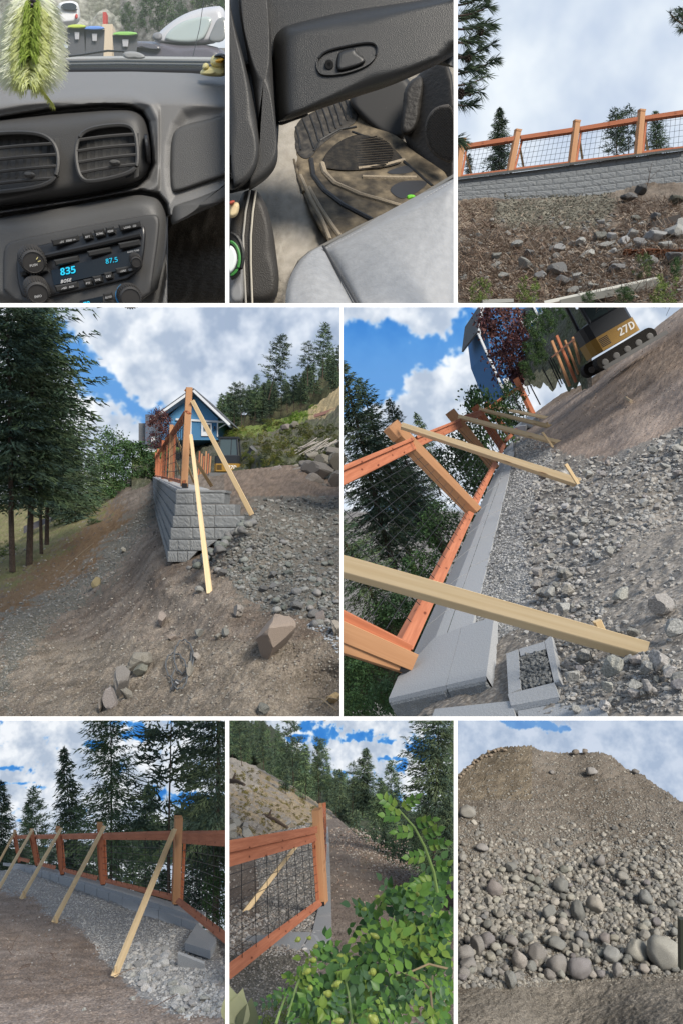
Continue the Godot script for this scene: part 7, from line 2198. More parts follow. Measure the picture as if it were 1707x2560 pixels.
	var y0 := [[0, 2160], [50, 2166], [102, 2174], [218, 2206], [363, 2249], [480, 2287], [510, 2298]]
	var y1 := [[0, 2163], [50, 2169], [102, 2178], [218, 2213], [363, 2265], [480, 2305], [510, 2317]]
	var y2 := [[0, 2168], [50, 2174], [102, 2187], [218, 2231], [363, 2294], [480, 2326], [510, 2336]]
	var yb := [[0, 2156], [50, 2159], [102, 2167], [218, 2194], [363, 2234], [465, 2267], [510, 2280]]
	var mid = M.concrete
	var xs := [30.0, 62, 82, 105, 126, 147, 180, 212, 243, 273, 306, 348, 397, 455, 496]
	for i in xs.size() - 1:
		var a: float = xs[i] + 0.4
		var b: float = xs[i + 1] - 0.4
		var za: float = zx.call(a) - 0.12
		var zb: float = zx.call(b) - 0.12
		block(root, 6, P(a, along(y1, a) + 0.5, za), P(b, along(y1, b) + 0.5, zb), P(b, along(y2, b) + 5, zb - 0.02), P(a, along(y2, a) + 4, za - 0.02), Vector3(0.05, 0, -0.3), 0.004, mid, 4, 2)
	var xc := [8.0, 60, 105, 160, 215, 306, 400, 500]
	for i in xc.size() - 1:
		var a: float = xc[i] + 0.3
		var b: float = xc[i + 1] - 0.3
		var za: float = zx.call(a)
		var zb: float = zx.call(b)
		var s := Soup.new()
		var k := 1.09
		s.hexa([P(a, along(y0, a), za), P(b, along(y0, b), zb), P(b, along(y1, b), zb), P(a, along(y1, a), za), P(a, along(yb, a), za * k), P(b, along(yb, b), zb * k), P(b, along(y1, b), zb * k), P(a, along(y1, a), za * k)])
		part(root, "cap_stone", s, M.concrete)
	for q in [[[494, 2308], [542, 2348], [527, 2377], [463, 2357], 0.085, "flat grey cap block lying loose at the fence corner"], [[448, 2378], [514, 2404], [511, 2410], [445, 2384], 0.14, "grey block on edge under the loose cap block"]]:
		var s := Soup.new()
		var t := []
		for i in 4: t.append(P(q[i][0], q[i][1], 2080.0 / (q[i][1] - 2093.0) if q[4] < 0.1 else 7.05 - 0.004 * (q[i][1] - 2378)))
		var b := []
		for i in 4: b.append(t[i] - Vector3(0, q[4], 0))
		s.hexa(t + b)
		tag(part(null, "loose_block", s, M.concrete), q[5], "block")
	# fence
	var fence := thing("wire_fence", P(442, 2261, 10.5), "orange cedar fence with posts and mesh turning a corner above the pale gravel", "fence")
	var posts := [[449, 2046, 442, 2261, 19], [251, 2061, 258, 2211, 13], [146, 2070, 156, 2186, 10.5], [80, 2075, 93, 2164, 8.5], [38, 2077, 49, 2156, 7]]
	for i in posts.size():
		var q: Array = posts[i]
		var z: float = zx.call(q[2]) + 0.05
		var m = M.fir_post if i < 1 else M.cedar
		beam(fence, "post", 6, [q[2], q[3], z], [q[0], q[1], z], q[4], q[4] * 0.98, 0.12, m, Vector3(-0.4, 0, -1))
		if i: beam(fence, "post_cap", 6, [q[0] - 0.5, q[1] + 12, z - 0.01], [q[0], q[1], z - 0.01], q[4] + 0.6, q[4] + 0.6, 0.13, M.fir_post, Vector3(-0.4, 0, -1))
		beam(fence, "post_base", 6, [q[2], q[3] + 3, z + 0.02], [q[2], q[3] - 1, z + 0.02], q[4] * 0.7, q[4] * 0.7, 0.1, M.black_steel)
		if i < 4: beam(fence, "inner_board", 6, [q[2] + q[4] * 0.62, q[3] - 8, z + 0.06], [q[0] + q[4] * 0.62 + 2, q[1] + 45 * 10.5 / z, z + 0.06], q[4] * 0.32, q[4] * 0.32, 0.06, M.cedar_bright)
		beam(fence, "inner_board", 6, [q[2] - q[4] * 0.6, q[3] - 8, z + 0.06], [q[0] - q[4] * 0.6, q[1] + 45 * 10.5 / z, z + 0.06], q[4] * 0.25, q[4] * 0.25, 0.06, M.cedar_bright)
	for i in 4:
		var a: Array = posts[i + 1]
		var b: Array = posts[i]
		var x0: float = a[0] + a[4] * 0.5
		var x1: float = b[0] - b[4] * 0.5
		var h := func(x: float) -> float: return 14.5 * 10.5 / zx.call(x)
		beam(fence, "top_rail", 6, [x0, 2094.5, zx.call(x0)], [x1, 2094, zx.call(x1)], h.call(x0), h.call(x1) * 0.95, 0.05, M.cedar_bright)
		beam(fence, "rail_board", 6, [x0, 2094.5 - h.call(x0) * 0.62, zx.call(x0)], [x1, 2094 - h.call(x1) * 0.62, zx.call(x1)], h.call(x0) * 0.22, h.call(x1) * 0.2, 0.1, M.cedar)
		var by := func(x: float) -> float: return 2255 + 0.2595 * (x - 442) - 5
		beam(fence, "bottom_rail", 6, [x0 + 6, by.call(x0 + 6), zx.call(x0 + 6)], [x1 - 3, by.call(x1 - 3), zx.call(x1 - 3)], 6, 9.5 - i, 0.08, M.cedar_bright)
		wire_grid(fence, 6, P(x0, 2100, zx.call(x0) + 0.05), P(x1, 2100, zx.call(x1) + 0.05), P(x1, by.call(x1), zx.call(x1) + 0.05), P(x0, by.call(x0), zx.call(x0) + 0.05), 12, 7, 0.004, M.black_steel)
	beam(fence, "top_rail", 6, [456, 2098, 10.4], [570, 2104, 6.5], 22, 27, 0.05, M.cedar_bright)
	beam(fence, "rail_board", 6, [456, 2085, 10.4], [570, 2088, 6.5], 4, 6, 0.08, M.cedar)
	beam(fence, "bottom_rail", 6, [443, 2253, 10.4], [572, 2356, 6.5], 11, 18, 0.06, M.cedar_bright)
	wire_grid(fence, 6, P(458, 2108, 10.4), P(570, 2116, 6.5), P(570, 2345, 6.5), P(452, 2250, 10.4), 9, 8, 0.0035, M.black_steel)
	for q in [[434, 2075, 10.2, 283, 2441, 14.0, "long pine brace standing from the corner post down to the rubble edge"], [259, 2067, 14.7, 133, 2306, 11.0, "pine brace from the second post with a split foot on the dirt"], [152, 2072, 19, 52, 2247, 9.0, "pine brace from the third post to the gravel edge"], [81, 2074, 23.5, -4, 2222, 7.5, "pine brace from the fourth post running out of view"], [39, 2078, 28, -4, 2158, 6, "pine brace on the last post before the trees"]]:
		tag(beam(null, "brace_board", 6, [q[0], q[1], q[2] - 0.3], [q[3], q[4], gz(6, q[3], q[4]) - 0.1], 7.5 * 10.5 / q[2] + 1.5, q[5] - 1, 0.045, M.pine, Vector3(0.6, 0, -1)), q[6], "board", "braces of the yard fence")
	for q in [[288, 2442, 290, 2416, "pine stake behind the foot of the long brace"], [142, 2308, 140, 2290, "pine stake behind the foot of the second brace"], [62, 2246, 59, 2228, "pine stake behind the foot of the third brace"]]:
		tag(beam(null, "stake", 6, [q[0], q[1], gz(6, q[0], q[1]) - 0.05], [q[2], q[3], gz(6, q[0], q[1]) - 0.05], 6, 5, 0.03, M.pine), q[4], "stake")
	# trees beyond
	tree(6, "fir_tree", "dark fir at the far end of the yard fence", "", "fir", 0, Vector2(8, 2220), Vector2(4, 1955), 45, 1.0, 4, 1)
	tree(6, "fir_tree", "small pointed fir beside the slim bare-trunked pine", "", "fir", 1, Vector2(66, 2190), Vector2(68, 2010), 60, 0.8, 3, 2)
	tree(6, "pine_tree", "slim pine with a bare lower trunk above the third post", "", "pine", 2, Vector2(104, 2190), Vector2(85, 1972), 55, 1.3, 3, 3)
	tree(6, "pine_tree", "tall narrow pine with a leaning trunk", "", "fir", 0, Vector2(192, 2240), Vector2(161, 1873), 42, 0.85, 6, 4)
	tree(6, "fir_tree", "broad dense fir towering behind the second post", "", "fir_big", 1, Vector2(281, 2290), Vector2(275, 1690), 36, 0.95, 9, 5)
	tree(6, "pine_tree", "open pine with drooping branches against the clouds", "", "pine", 0, Vector2(424, 2290), Vector2(428, 1700), 34, 1.2, 9, 6)
	tree(6, "fir_tree", "pale green fir low behind the corner post", "", "fir", 1, Vector2(380, 2280), Vector2(372, 1960), 46, 0.9, 4, 7)
	tree(6, "fir_tree", "tallest fir with a thick bare trunk over the corner bay", "", "fir_big", 0, Vector2(545, 2300), Vector2(541, 1560), 30, 0.9, 18, 8)
	tree(6, "fir_tree", "low drooping fir branch mass over the corner bay", "", "fir", 0, Vector2(500, 2330), Vector2(505, 1990), 33, 1.1, 6, 9)
	tree(6, "leafy_tree", "fresh green leafy tree seen through the corner mesh", "", "bush", 0, Vector2(545, 2320), Vector2(545, 2170), 28, 0.7, 4, 9)
	for i in 12:
		var x := 10.0 + i * 40
		tree(6, "conifer", "dark undergrowth conifer seen through the mesh", "undergrowth conifers behind the mesh", "small", i, Vector2(x, 2240 + i * 7), Vector2(x, 2115 + i * 6 + rnd(-12, 12)), 48 - i, 1.5, 3, i)
	ground_fit(16, [[0, 2140, 200], [564, 2140, 200], [0, 2000, 240], [564, 2000, 240]], 2.0, 0.3)
	structure(lay(16, "mountain", func(x): return along([[-90, 2125], [200, 2110], [330, 2075], [400, 2060], [450, 2030], [500, 2003], [540, 1998], [570, 2005]], x), 2150, 6.0, func(x, y, p): return Color(0.08, 0.1, 0.08).lerp(Color(0.11, 0.13, 0.1), mix_noise(p, 0.5)), M.soil_far), "dark wooded mountain ridge far behind the firs", "mountain")
	sky_sheet(6, 1797, 2330, 260.0, func(x, y, d):
		var e := 1.0
		for q in [[20, 1920, 26, 7], [40, 1958, 40, 5], [100, 1968, 35, 7], [345, 1835, 30, 22], [320, 1810, 40, 10], [230, 1862, 20, 8], [470, 2000, 60, 22]]:
			var v := Vector2((x - q[0]) / q[2], (y - q[1]) / q[3])
			e = minf(e, v.length() - 1.0)
		var c := cloud_tone(d, clampf(e * 1.0, -1.1, 0.9), 0.4, 0.8, 2.2)
		return c, 5, "bright clouded sky with small blue gaps behind the firs")

# ---- fence corner, the slope beside it and a rose bush in front
func leaf_mesh(seed_: int) -> ArrayMesh:
	var st := SurfaceTool.new()
	st.begin(Mesh.PRIMITIVE_TRIANGLES)
	var n := 6
	var w = [[0.0, 0.2, 0.3, 0.3, 0.22, 0.1, 0.0], [0.0, 0.14, 0.24, 0.27, 0.21, 0.11, 0.0], [0.0, 0.22, 0.31, 0.27, 0.18, 0.08, 0.0]][seed_ - 1]
	var curl: float = [0.12, 0.3, -0.1][seed_ - 1]
	var fold: float = [0.27, 0.5, 0.15][seed_ - 1]
	for i in n:
		var a := float(i) / n
		var b := float(i + 1) / n
		for s in [-1, 1]:
			var z0 := -curl * a * a
			var z1 := -curl * b * b
			var q := [Vector3(0, a, z0), Vector3(s * w[i], a, z0 + fold * w[i]), Vector3(s * w[i + 1], b, z1 + fold * w[i + 1]), Vector3(0, b, z1)]
			for k in ([0, 1, 2, 0, 2, 3] if s > 0 else [0, 2, 1, 0, 3, 2]): st.add_vertex(q[k])
	st.generate_normals()
	return st.commit()

func place7():
	var ctrl := [[574, 2560, 5.0], [700, 2460, 6.2], [574, 2430, 6.8], [680, 2330, 8.6], [574, 2300, 9.4], [574, 2200, 14], [700, 2200, 14.2], [780, 2262, 10.9], [700, 2090, 30], [780, 2060, 45], [574, 2115, 26], [830, 2353, 8.2], [840, 2300, 9.5], [900, 2250, 12.5], [960, 2200, 17], [1000, 2150, 24], [900, 2130, 22], [850, 2150, 19], [1050, 2120, 35], [840, 2070, 44], [900, 2060, 50], [1000, 2080, 48], [1133, 2150, 32], [1133, 2400, 6.5], [1133, 2560, 5]]
	ground_fit(7, ctrl, 0.025, 14.0, 90.0)
	var top := [[570, 2112], [620, 2100], [680, 2075], [740, 2045], [790, 2030], [832, 2034], [870, 2068], [920, 2112], [970, 2155], [1040, 2190], [1140, 2205]]
	structure(lay(7, "ground", func(x): return along(top, x), 2640, 3.0, func(x, y, p):
		var n := mix_noise(p, 4.0)
		var n2 := mix_noise(p, 24.0)
		var c := Color(0.22, 0.18, 0.155).lerp(Color(0.29, 0.25, 0.22), n)
		if x < 800 and y < 2330 and x > 660 - (2330 - y) * 0.1: c = Color(0.3, 0.29, 0.275).lerp(Color(0.24, 0.23, 0.215), n2)
		if x < 790 and y > 2380: c = Color(0.2, 0.19, 0.165).lerp(Color(0.16, 0.15, 0.13), n2)
		if x > 900 and y < 2180: c = c.lerp(Color(0.34, 0.26, 0.16), 0.5 * n)
		return c * lerpf(0.82, 1.12, n2), M.soil), "earth on both sides of the wall, gravel path and bare slope", "ground")
	# hillside with dry grass
	ground_fit(17, [[574, 2120, 24], [700, 2080, 36], [790, 2035, 60], [574, 2000, 42], [650, 2000, 50], [574, 1895, 70], [700, 1960, 75], [800, 2015, 85]], 0.15, 3.0)
	structure(lay(17, "hill", func(x): return along([[570, 1889], [600, 1902], [640, 1915], [680, 1938], [720, 1958], [760, 1985], [800, 2012], [830, 2030]], x), 2122, 3.5, func(x, y, p):
		var n := mix_noise(p, 2.0)
		var n2 := mix_noise(p, 9.0)
		var c := Color(0.42, 0.34, 0.23).lerp(Color(0.3, 0.24, 0.17), n2)
		if n > 0.55: c = Color(0.36, 0.33, 0.29).lerp(Color(0.25, 0.22, 0.19), n2)
		if y < 1975 and x < 650: c = Color(0.42, 0.38, 0.33).lerp(Color(0.3, 0.27, 0.23), n2)
		return c, M.soil_far, 570, 832), "dry grassy hillside with bare eroded patches", "hill")
	ground_fit(27, [[574, 1980, 110], [1133, 2130, 110], [574, 1800, 170], [840, 1990, 170], [1133, 2080, 150], [900, 2140, 70], [1133, 2240, 45]], 2.0, 0.4)
	structure(lay(27, "hill", func(x): return along([[570, 1795], [650, 1806], [690, 1826], [720, 1850], [760, 1890], [800, 1920], [840, 1952], [900, 1985], [960, 2010], [1020, 2030], [1140, 2050]], x), 2235, 6.0, func(x, y, p): return Color(0.05, 0.068, 0.048).lerp(Color(0.075, 0.085, 0.06), mix_noise(p, 0.6)), M.soil_far), "dark forested mountainside behind the dry slope", "hill")
	var greys := [Color(0.4, 0.385, 0.365), Color(0.48, 0.465, 0.45), Color(0.3, 0.29, 0.27), Color(0.42, 0.37, 0.33)]
	strew(7, "gravel", "grey gravel behind the mesh of the corner fence", "gravel", chips, 14000, Rect2(574, 2060, 226, 330), 1.8, 7, greys, func(x, y): return 1.0 if x > 655 - (2330 - y) * 0.1 or y > 2290 else 0.08, 0.4)
	strew(7, "rubble", "broken bark and stone debris down the slope beside the wall", "rubble", chips, 6000, Rect2(825, 2070, 220, 190), 2, 7, [Color(0.4, 0.33, 0.28), Color(0.3, 0.22, 0.18), Color(0.48, 0.44, 0.4), Color(0.2, 0.16, 0.13)], func(x, y): return 1.0 if absf((y - 2080) - (x - 850) * 0.75) < 42 else 0.15, 0.3)
	strew(7, "pebbles", "small stones in the grey dirt under the corner fence", "pebbles", chips, 3500, Rect2(574, 2390, 230, 168), 2, 8, [Color(0.28, 0.265, 0.24), Color(0.34, 0.32, 0.3), Color(0.2, 0.19, 0.17)], func(x, y): return 0.7, 0.4)
	strew(7, "chunk_rock", "loose rocks beside the low wall end behind the mesh", "rocks", angular, 420, Rect2(574, 2240, 215, 140), 7, 17, greys, func(x, y): return smoothstep(2240, 2310, y) * 0.9, 0.3)
	for q in [[622, 2085, 34, 24, 0.3], [580, 2070, 24, 20, 0.33], [588, 2055, 30, 20, 0.25], [600, 2100, 26, 18, 0.24], [578, 2092, 24, 24, 0.22], [585, 2040, 26, 18, 0.28], [640, 2096, 20, 12, 0.28], [612, 2065, 24, 16, 0.24], [720, 2058, 14, 10, 0.32], [577, 2112, 16, 18, 0.3]]:
		stone(17, "boulder", "weathered grey boulder in the bank beside the path", "boulder", "boulders in the bank beside the path", angular[int(q[0]) % 8], q[0], q[1], q[2] * 1.15, q[3] * 1.15, Color(q[4], q[4], q[4] * 0.98), q[1], 0, -0.8)
	for q in [[660, 2040, 720, 2070, "dead grey log with a torn stump end on the bank"], [576, 1953, 612, 1962, "thin fallen trunk on the pale upper slope"]]:
		var s := Soup.new()
		var a := P(q[0], q[1], 40)
		var b := P(q[2], q[3], 38)
		s.tube([a, a.lerp(b, 0.5) + Vector3(0, 0.1, 0), b], 0.14, 7, 0.07)
		s.tube([a.lerp(b, 0.2), a.lerp(b, 0.25) + Vector3(0.1, 0.5, 0)], 0.12, 6, 0.04)
		tag(part(null, "fallen_log", s, mat(lin(0.1, 0.075, 0.06), 1.0)), q[4], "log")
	strew(17, "dry_grass", "dry straw-coloured grass tufts on the hillside", "grass", [crowns.scrub[0][1], crowns.scrub[1][1]], 420, Rect2(576, 1910, 220, 190), 9, 22, [Color(2.0, 1.3, 1.3), Color(1.6, 1.05, 1.0)], func(x, y): return 1.0 if y > along([[570, 1900], [640, 1925], [720, 1968], [800, 2022]], x) else 0.0, 0.7)
	# forest
	var k := 0
	for i in 120:
		var x := rnd(578, 1010)
		var t := rng.randf()
		var y := lerpf(along([[574, 1905], [700, 1985], [800, 2040], [900, 2080], [1010, 2110]], x), along([[574, 1830], [680, 1850], [760, 1910], [840, 1965], [1010, 2045]], x), t) + 10
		var h := rnd(60, 110) * lerpf(1.05, 0.7, t)
		if y - h < along([[574, 1770], [680, 1800], [720, 1832], [800, 1890], [850, 1930], [1010, 1985]], x): h = y - along([[574, 1770], [680, 1800], [720, 1832], [800, 1890], [850, 1930], [1010, 1985]], x)
		if h < 25: continue
		tree(7, "conifer", "dark conifer in the forest on the mountainside", "conifers of the mountainside forest", "small" if i % 4 else "pine", i, Vector2(x, y), Vector2(x + rnd(-3, 3), y - h), lerpf(88, 140, t), rnd(0.9, 1.25), 0.0, rnd(0, 6))
	for q in [[735, 2000, 727, 1790, 1.0, "pine", 1, 3.5, "tall half-dead pine with bare upper limbs"], [800, 2015, 808, 1850, 1.0, "pine", 2, 2, "slender pine rising in front of the forest ridge"], [798, 2030, 794, 1845, 0.6, "pine", 0, 2, "thin bare-topped pine right beside the slender pine"], [765, 2000, 762, 1862, 0.8, "small", 2, 2, "pointed fir left of the pine pair on the ridge"], [905, 2040, 915, 1872, 1.15, "fir", 0, 3, "broad dark pine in the gap of the clouds"], [880, 2050, 882, 1907, 0.9, "pine", 1, 2, "narrow pine with a bare side next to the broad dark pine"], [850, 2030, 850, 1925, 1.0, "small", 0, 2, "small fir on the skyline between the pines"], [975, 2090, 979, 1905, 1.05, "pine", 2, 2.5, "lone pine with a wispy top before the big fir"], [955, 2090, 948, 1945, 1.1, "fir", 1, 3, "dark fir beside the lone wispy pine"], [715, 1995, 714, 1905, 1.0, "small", 1, 2, "fir standing at the top edge of the dry slope"], [660, 1925, 655, 1830, 0.9, "small", 1, 2, "fir above the eroded patch of the dry slope"], [605, 1915, 598, 1800, 1.1, "pine", 0, 2, "pine with two thin trunks over the pale slope"], [893, 2150, 890, 2025, 0.9, "small", 0, 3, "bushy young fir below the bare slope"], [920, 2160, 925, 2090, 1.3, "small", 2, 2, "small light green pine at the debris edge"], [960, 2165, 960, 2085, 1.3, "small", 1, 2, "small grey-green pine beside the pale rocks"]]:
		tree(7, "pine_tree", q[8], "", q[5], q[6], Vector2(q[0], q[1]), Vector2(q[2], q[3]), 80.0 - k * 1.5, q[4] * 1.2, q[7], k)
		k += 1
	tree(7, "fir_tree", "huge dark fir filling the sky beside the rose bush", "", "fir_big", 0, Vector2(1085, 2190), Vector2(1095, 1640), 24, 1.1, 10, 2)
	tree(7, "fir_tree", "second huge dark fir half hidden by the first", "", "fir_big", 1, Vector2(1140, 2200), Vector2(1150, 1600), 28, 1.1, 12, 4)
	tree(7, "fir_tree", "lower grey-green fir under the huge firs", "", "fir", 1, Vector2(1060, 2200), Vector2(1062, 2010), 30, 1.3, 4, 4)
	tree(7, "fir_tree", "grey-green fir behind the long rose shoot", "", "fir", 0, Vector2(1115, 2220), Vector2(1118, 1990), 22, 1.0, 4, 4)
	for i in 8:
		tree(7, "conifer", "shaded fir at the bottom of the slope", "shaded firs at the bottom of the slope", "small", i, Vector2(935 + i * 26, 2150 + i * 6), Vector2(935 + i * 26, 2060 + rnd(-15, 15)), 40 - i, 1.3, 3, i)
	fence7()
	rose7()
	sky_sheet(7, 1797, 2130, 260.0, func(x, y, d):
		var e := 1.0
		for q in [[830, 1838, 45, 22], [760, 1815, 20, 14], [895, 1842, 50, 14], [960, 1852, 36, 9], [975, 1897, 36, 7], [860, 1935, 22, 12], [1000, 1915, 26, 10], [745, 1845, 20, 8], [1060, 1870, 30, 30], [990, 2000, 20, 14]]:
			var v := Vector2((x - q[0]) / q[2], (y - q[1]) / q[3])
			e = minf(e, v.length() - 1.0)
		return cloud_tone(d, clampf(e * 1.0, -1.1, 0.9), 0.4, 0.8, 2.2), 9, "cloudy sky with blue gaps over the forest")

func fence7():
	var root := thing("retaining_wall", P(805, 2356, 8), "pale grey wall cap running off beside the slope", "wall")
	# cap slabs from the corner to the far end
	var le := [[2066, 814], [2110, 812], [2180, 809], [2262, 803], [2300, 786], [2353, 778]]
	var re := [[2066, 820], [2110, 823], [2180, 826], [2262, 828], [2300, 829], [2356, 829]]
	var ys := [2066.0, 2076, 2090, 2108, 2130, 2158, 2192, 2232, 2290, 2327, 2356]
	for i in ys.size() - 1:
		var a: float = ys[i] + 0.5
		var b: float = ys[i + 1] - 0.5
		var za := 2824.0 / (a - 2000.0)
		var zb := 2824.0 / (b - 2000.0)
		var s := Soup.new()
		var q := [P(along(le, a), a, za), P(along(re, a), a, za), P(along(re, b), b, zb), P(along(le, b), b, zb)]
		s.hexa(q + [q[0] - Vector3(0, 0.12, 0), q[1] - Vector3(0, 0.12, 0), q[2] - Vector3(0, 0.12, 0), q[3] - Vector3(0, 0.12, 0)])
		part(root, "cap_stone", s, M.concrete)
		for k in 3:
			var w := Vector3(-0.02 - 0.015 * k, -0.13 - 0.19 * k, 0)
			block(root, 7, q[1] + w, q[2] + w, q[2] + w - Vector3(0, 0.175, 0), q[1] + w - Vector3(0, 0.175, 0), Vector3(-0.2, 0, 0), 0.012, M.split, 4, 2)
	for q in [[[715, 2330], [775, 2330], [745, 2384], [655, 2390], "grey corner cap slab under the mesh fence"], [[780, 2333], [828, 2357], [818, 2385], [748, 2384], "grey cap slab meeting the wall corner under the roses"], [[618, 2340], [676, 2336], [640, 2385], [585, 2394], "pale block lying behind the mesh near the fence corner"]]:
		var s := Soup.new()
		var t := []
		for i in 4: t.append(P(q[i][0], q[i][1], [8.3, 8.3, 7.4, 7.4][i]))
		s.hexa(t + [t[0] - Vector3(0, 0.09, 0), t[1] - Vector3(0, 0.09, 0), t[2] - Vector3(0, 0.09, 0), t[3] - Vector3(0, 0.09, 0)])
		s.clip(lim(7))
		tag(part(null, "cap_slab", s, M.concrete), q[4], "slab")
	var f := thing("wire_fence", P(790, 2262, 10.1), "cedar fence corner with dark square wire mesh beside the slope", "fence")
	beam(f, "post", 7, [804, 2263, 10.0], [788.5, 2027, 10.0], 17, 19, 0.12, M.fir_post, Vector3(0.4, 0, -1))
	beam(f, "post_side", 7, [812, 2262, 10.05], [799, 2050, 10.05], 5, 5, 0.1, M.cedar)
	beam(f, "post_base", 7, [805, 2266, 9.97], [804, 2258, 9.97], 14, 14, 0.1, M.black_steel)
	beam(f, "inner_board", 7, [794, 2252, 9.95], [784, 2100, 9.95], 9, 8, 0.05, M.cedar)
	beam(f, "top_rail", 7, [568, 2152, 5.85], [790, 2094, 9.9], 34, 20, 0.04, M.cedar_bright)
	beam(f, "rail_board", 7, [568, 2127, 5.82], [793, 2079.5, 9.9], 13, 7, 0.12, M.cedar_bright, Vector3(0, 0.1, -1))
	beam(f, "bottom_rail", 7, [568, 2437, 5.85], [801, 2258, 9.9], 30, 14, 0.05, M.cedar_bright)
	wire_grid(f, 7, P(566, 2150, 5.88), P(786, 2098, 9.93), P(798, 2250, 9.93), P(566, 2425, 5.88), 9, 7, 0.0032, M.black_steel)
	# the run beyond the corner
	for q in [[808, 2200, 801, 2012, 16.0, 8], [814, 2150, 809, 2010, 24.0, 5], [816, 2115, 813, 2008, 34.0, 3.5]]:
		beam(f, "post", 7, [q[0], q[1], q[4]], [q[2], q[3], q[4]], q[5], q[5], 0.1, M.cedar if q[5] < 8 else M.fir_post)
	beam(f, "top_rail", 7, [797, 2052, 10.2], [813, 2016, 34], 13, 4, 0.05, M.cedar_bright)
	beam(f, "top_rail", 7, [800, 2064, 10.2], [814, 2030, 34], 4, 2, 0.05, M.cedar)
	beam(f, "bottom_rail", 7, [809, 2240, 10.4], [817, 2090, 34], 5, 3, 0.05, M.cedar_bright)
	wire_grid(f, 7, P(800, 2070, 10.4), P(813, 2025, 34), P(817, 2088, 34), P(808, 2236, 10.4), 9, 7, 0.004, M.black_steel)
	tag(beam(null, "brace_board", 7, [783, 2062, 11], [590, 2312, 10.0], 7, 13, 0.05, M.pine), "pine brace seen through the mesh behind the corner fence", "board")

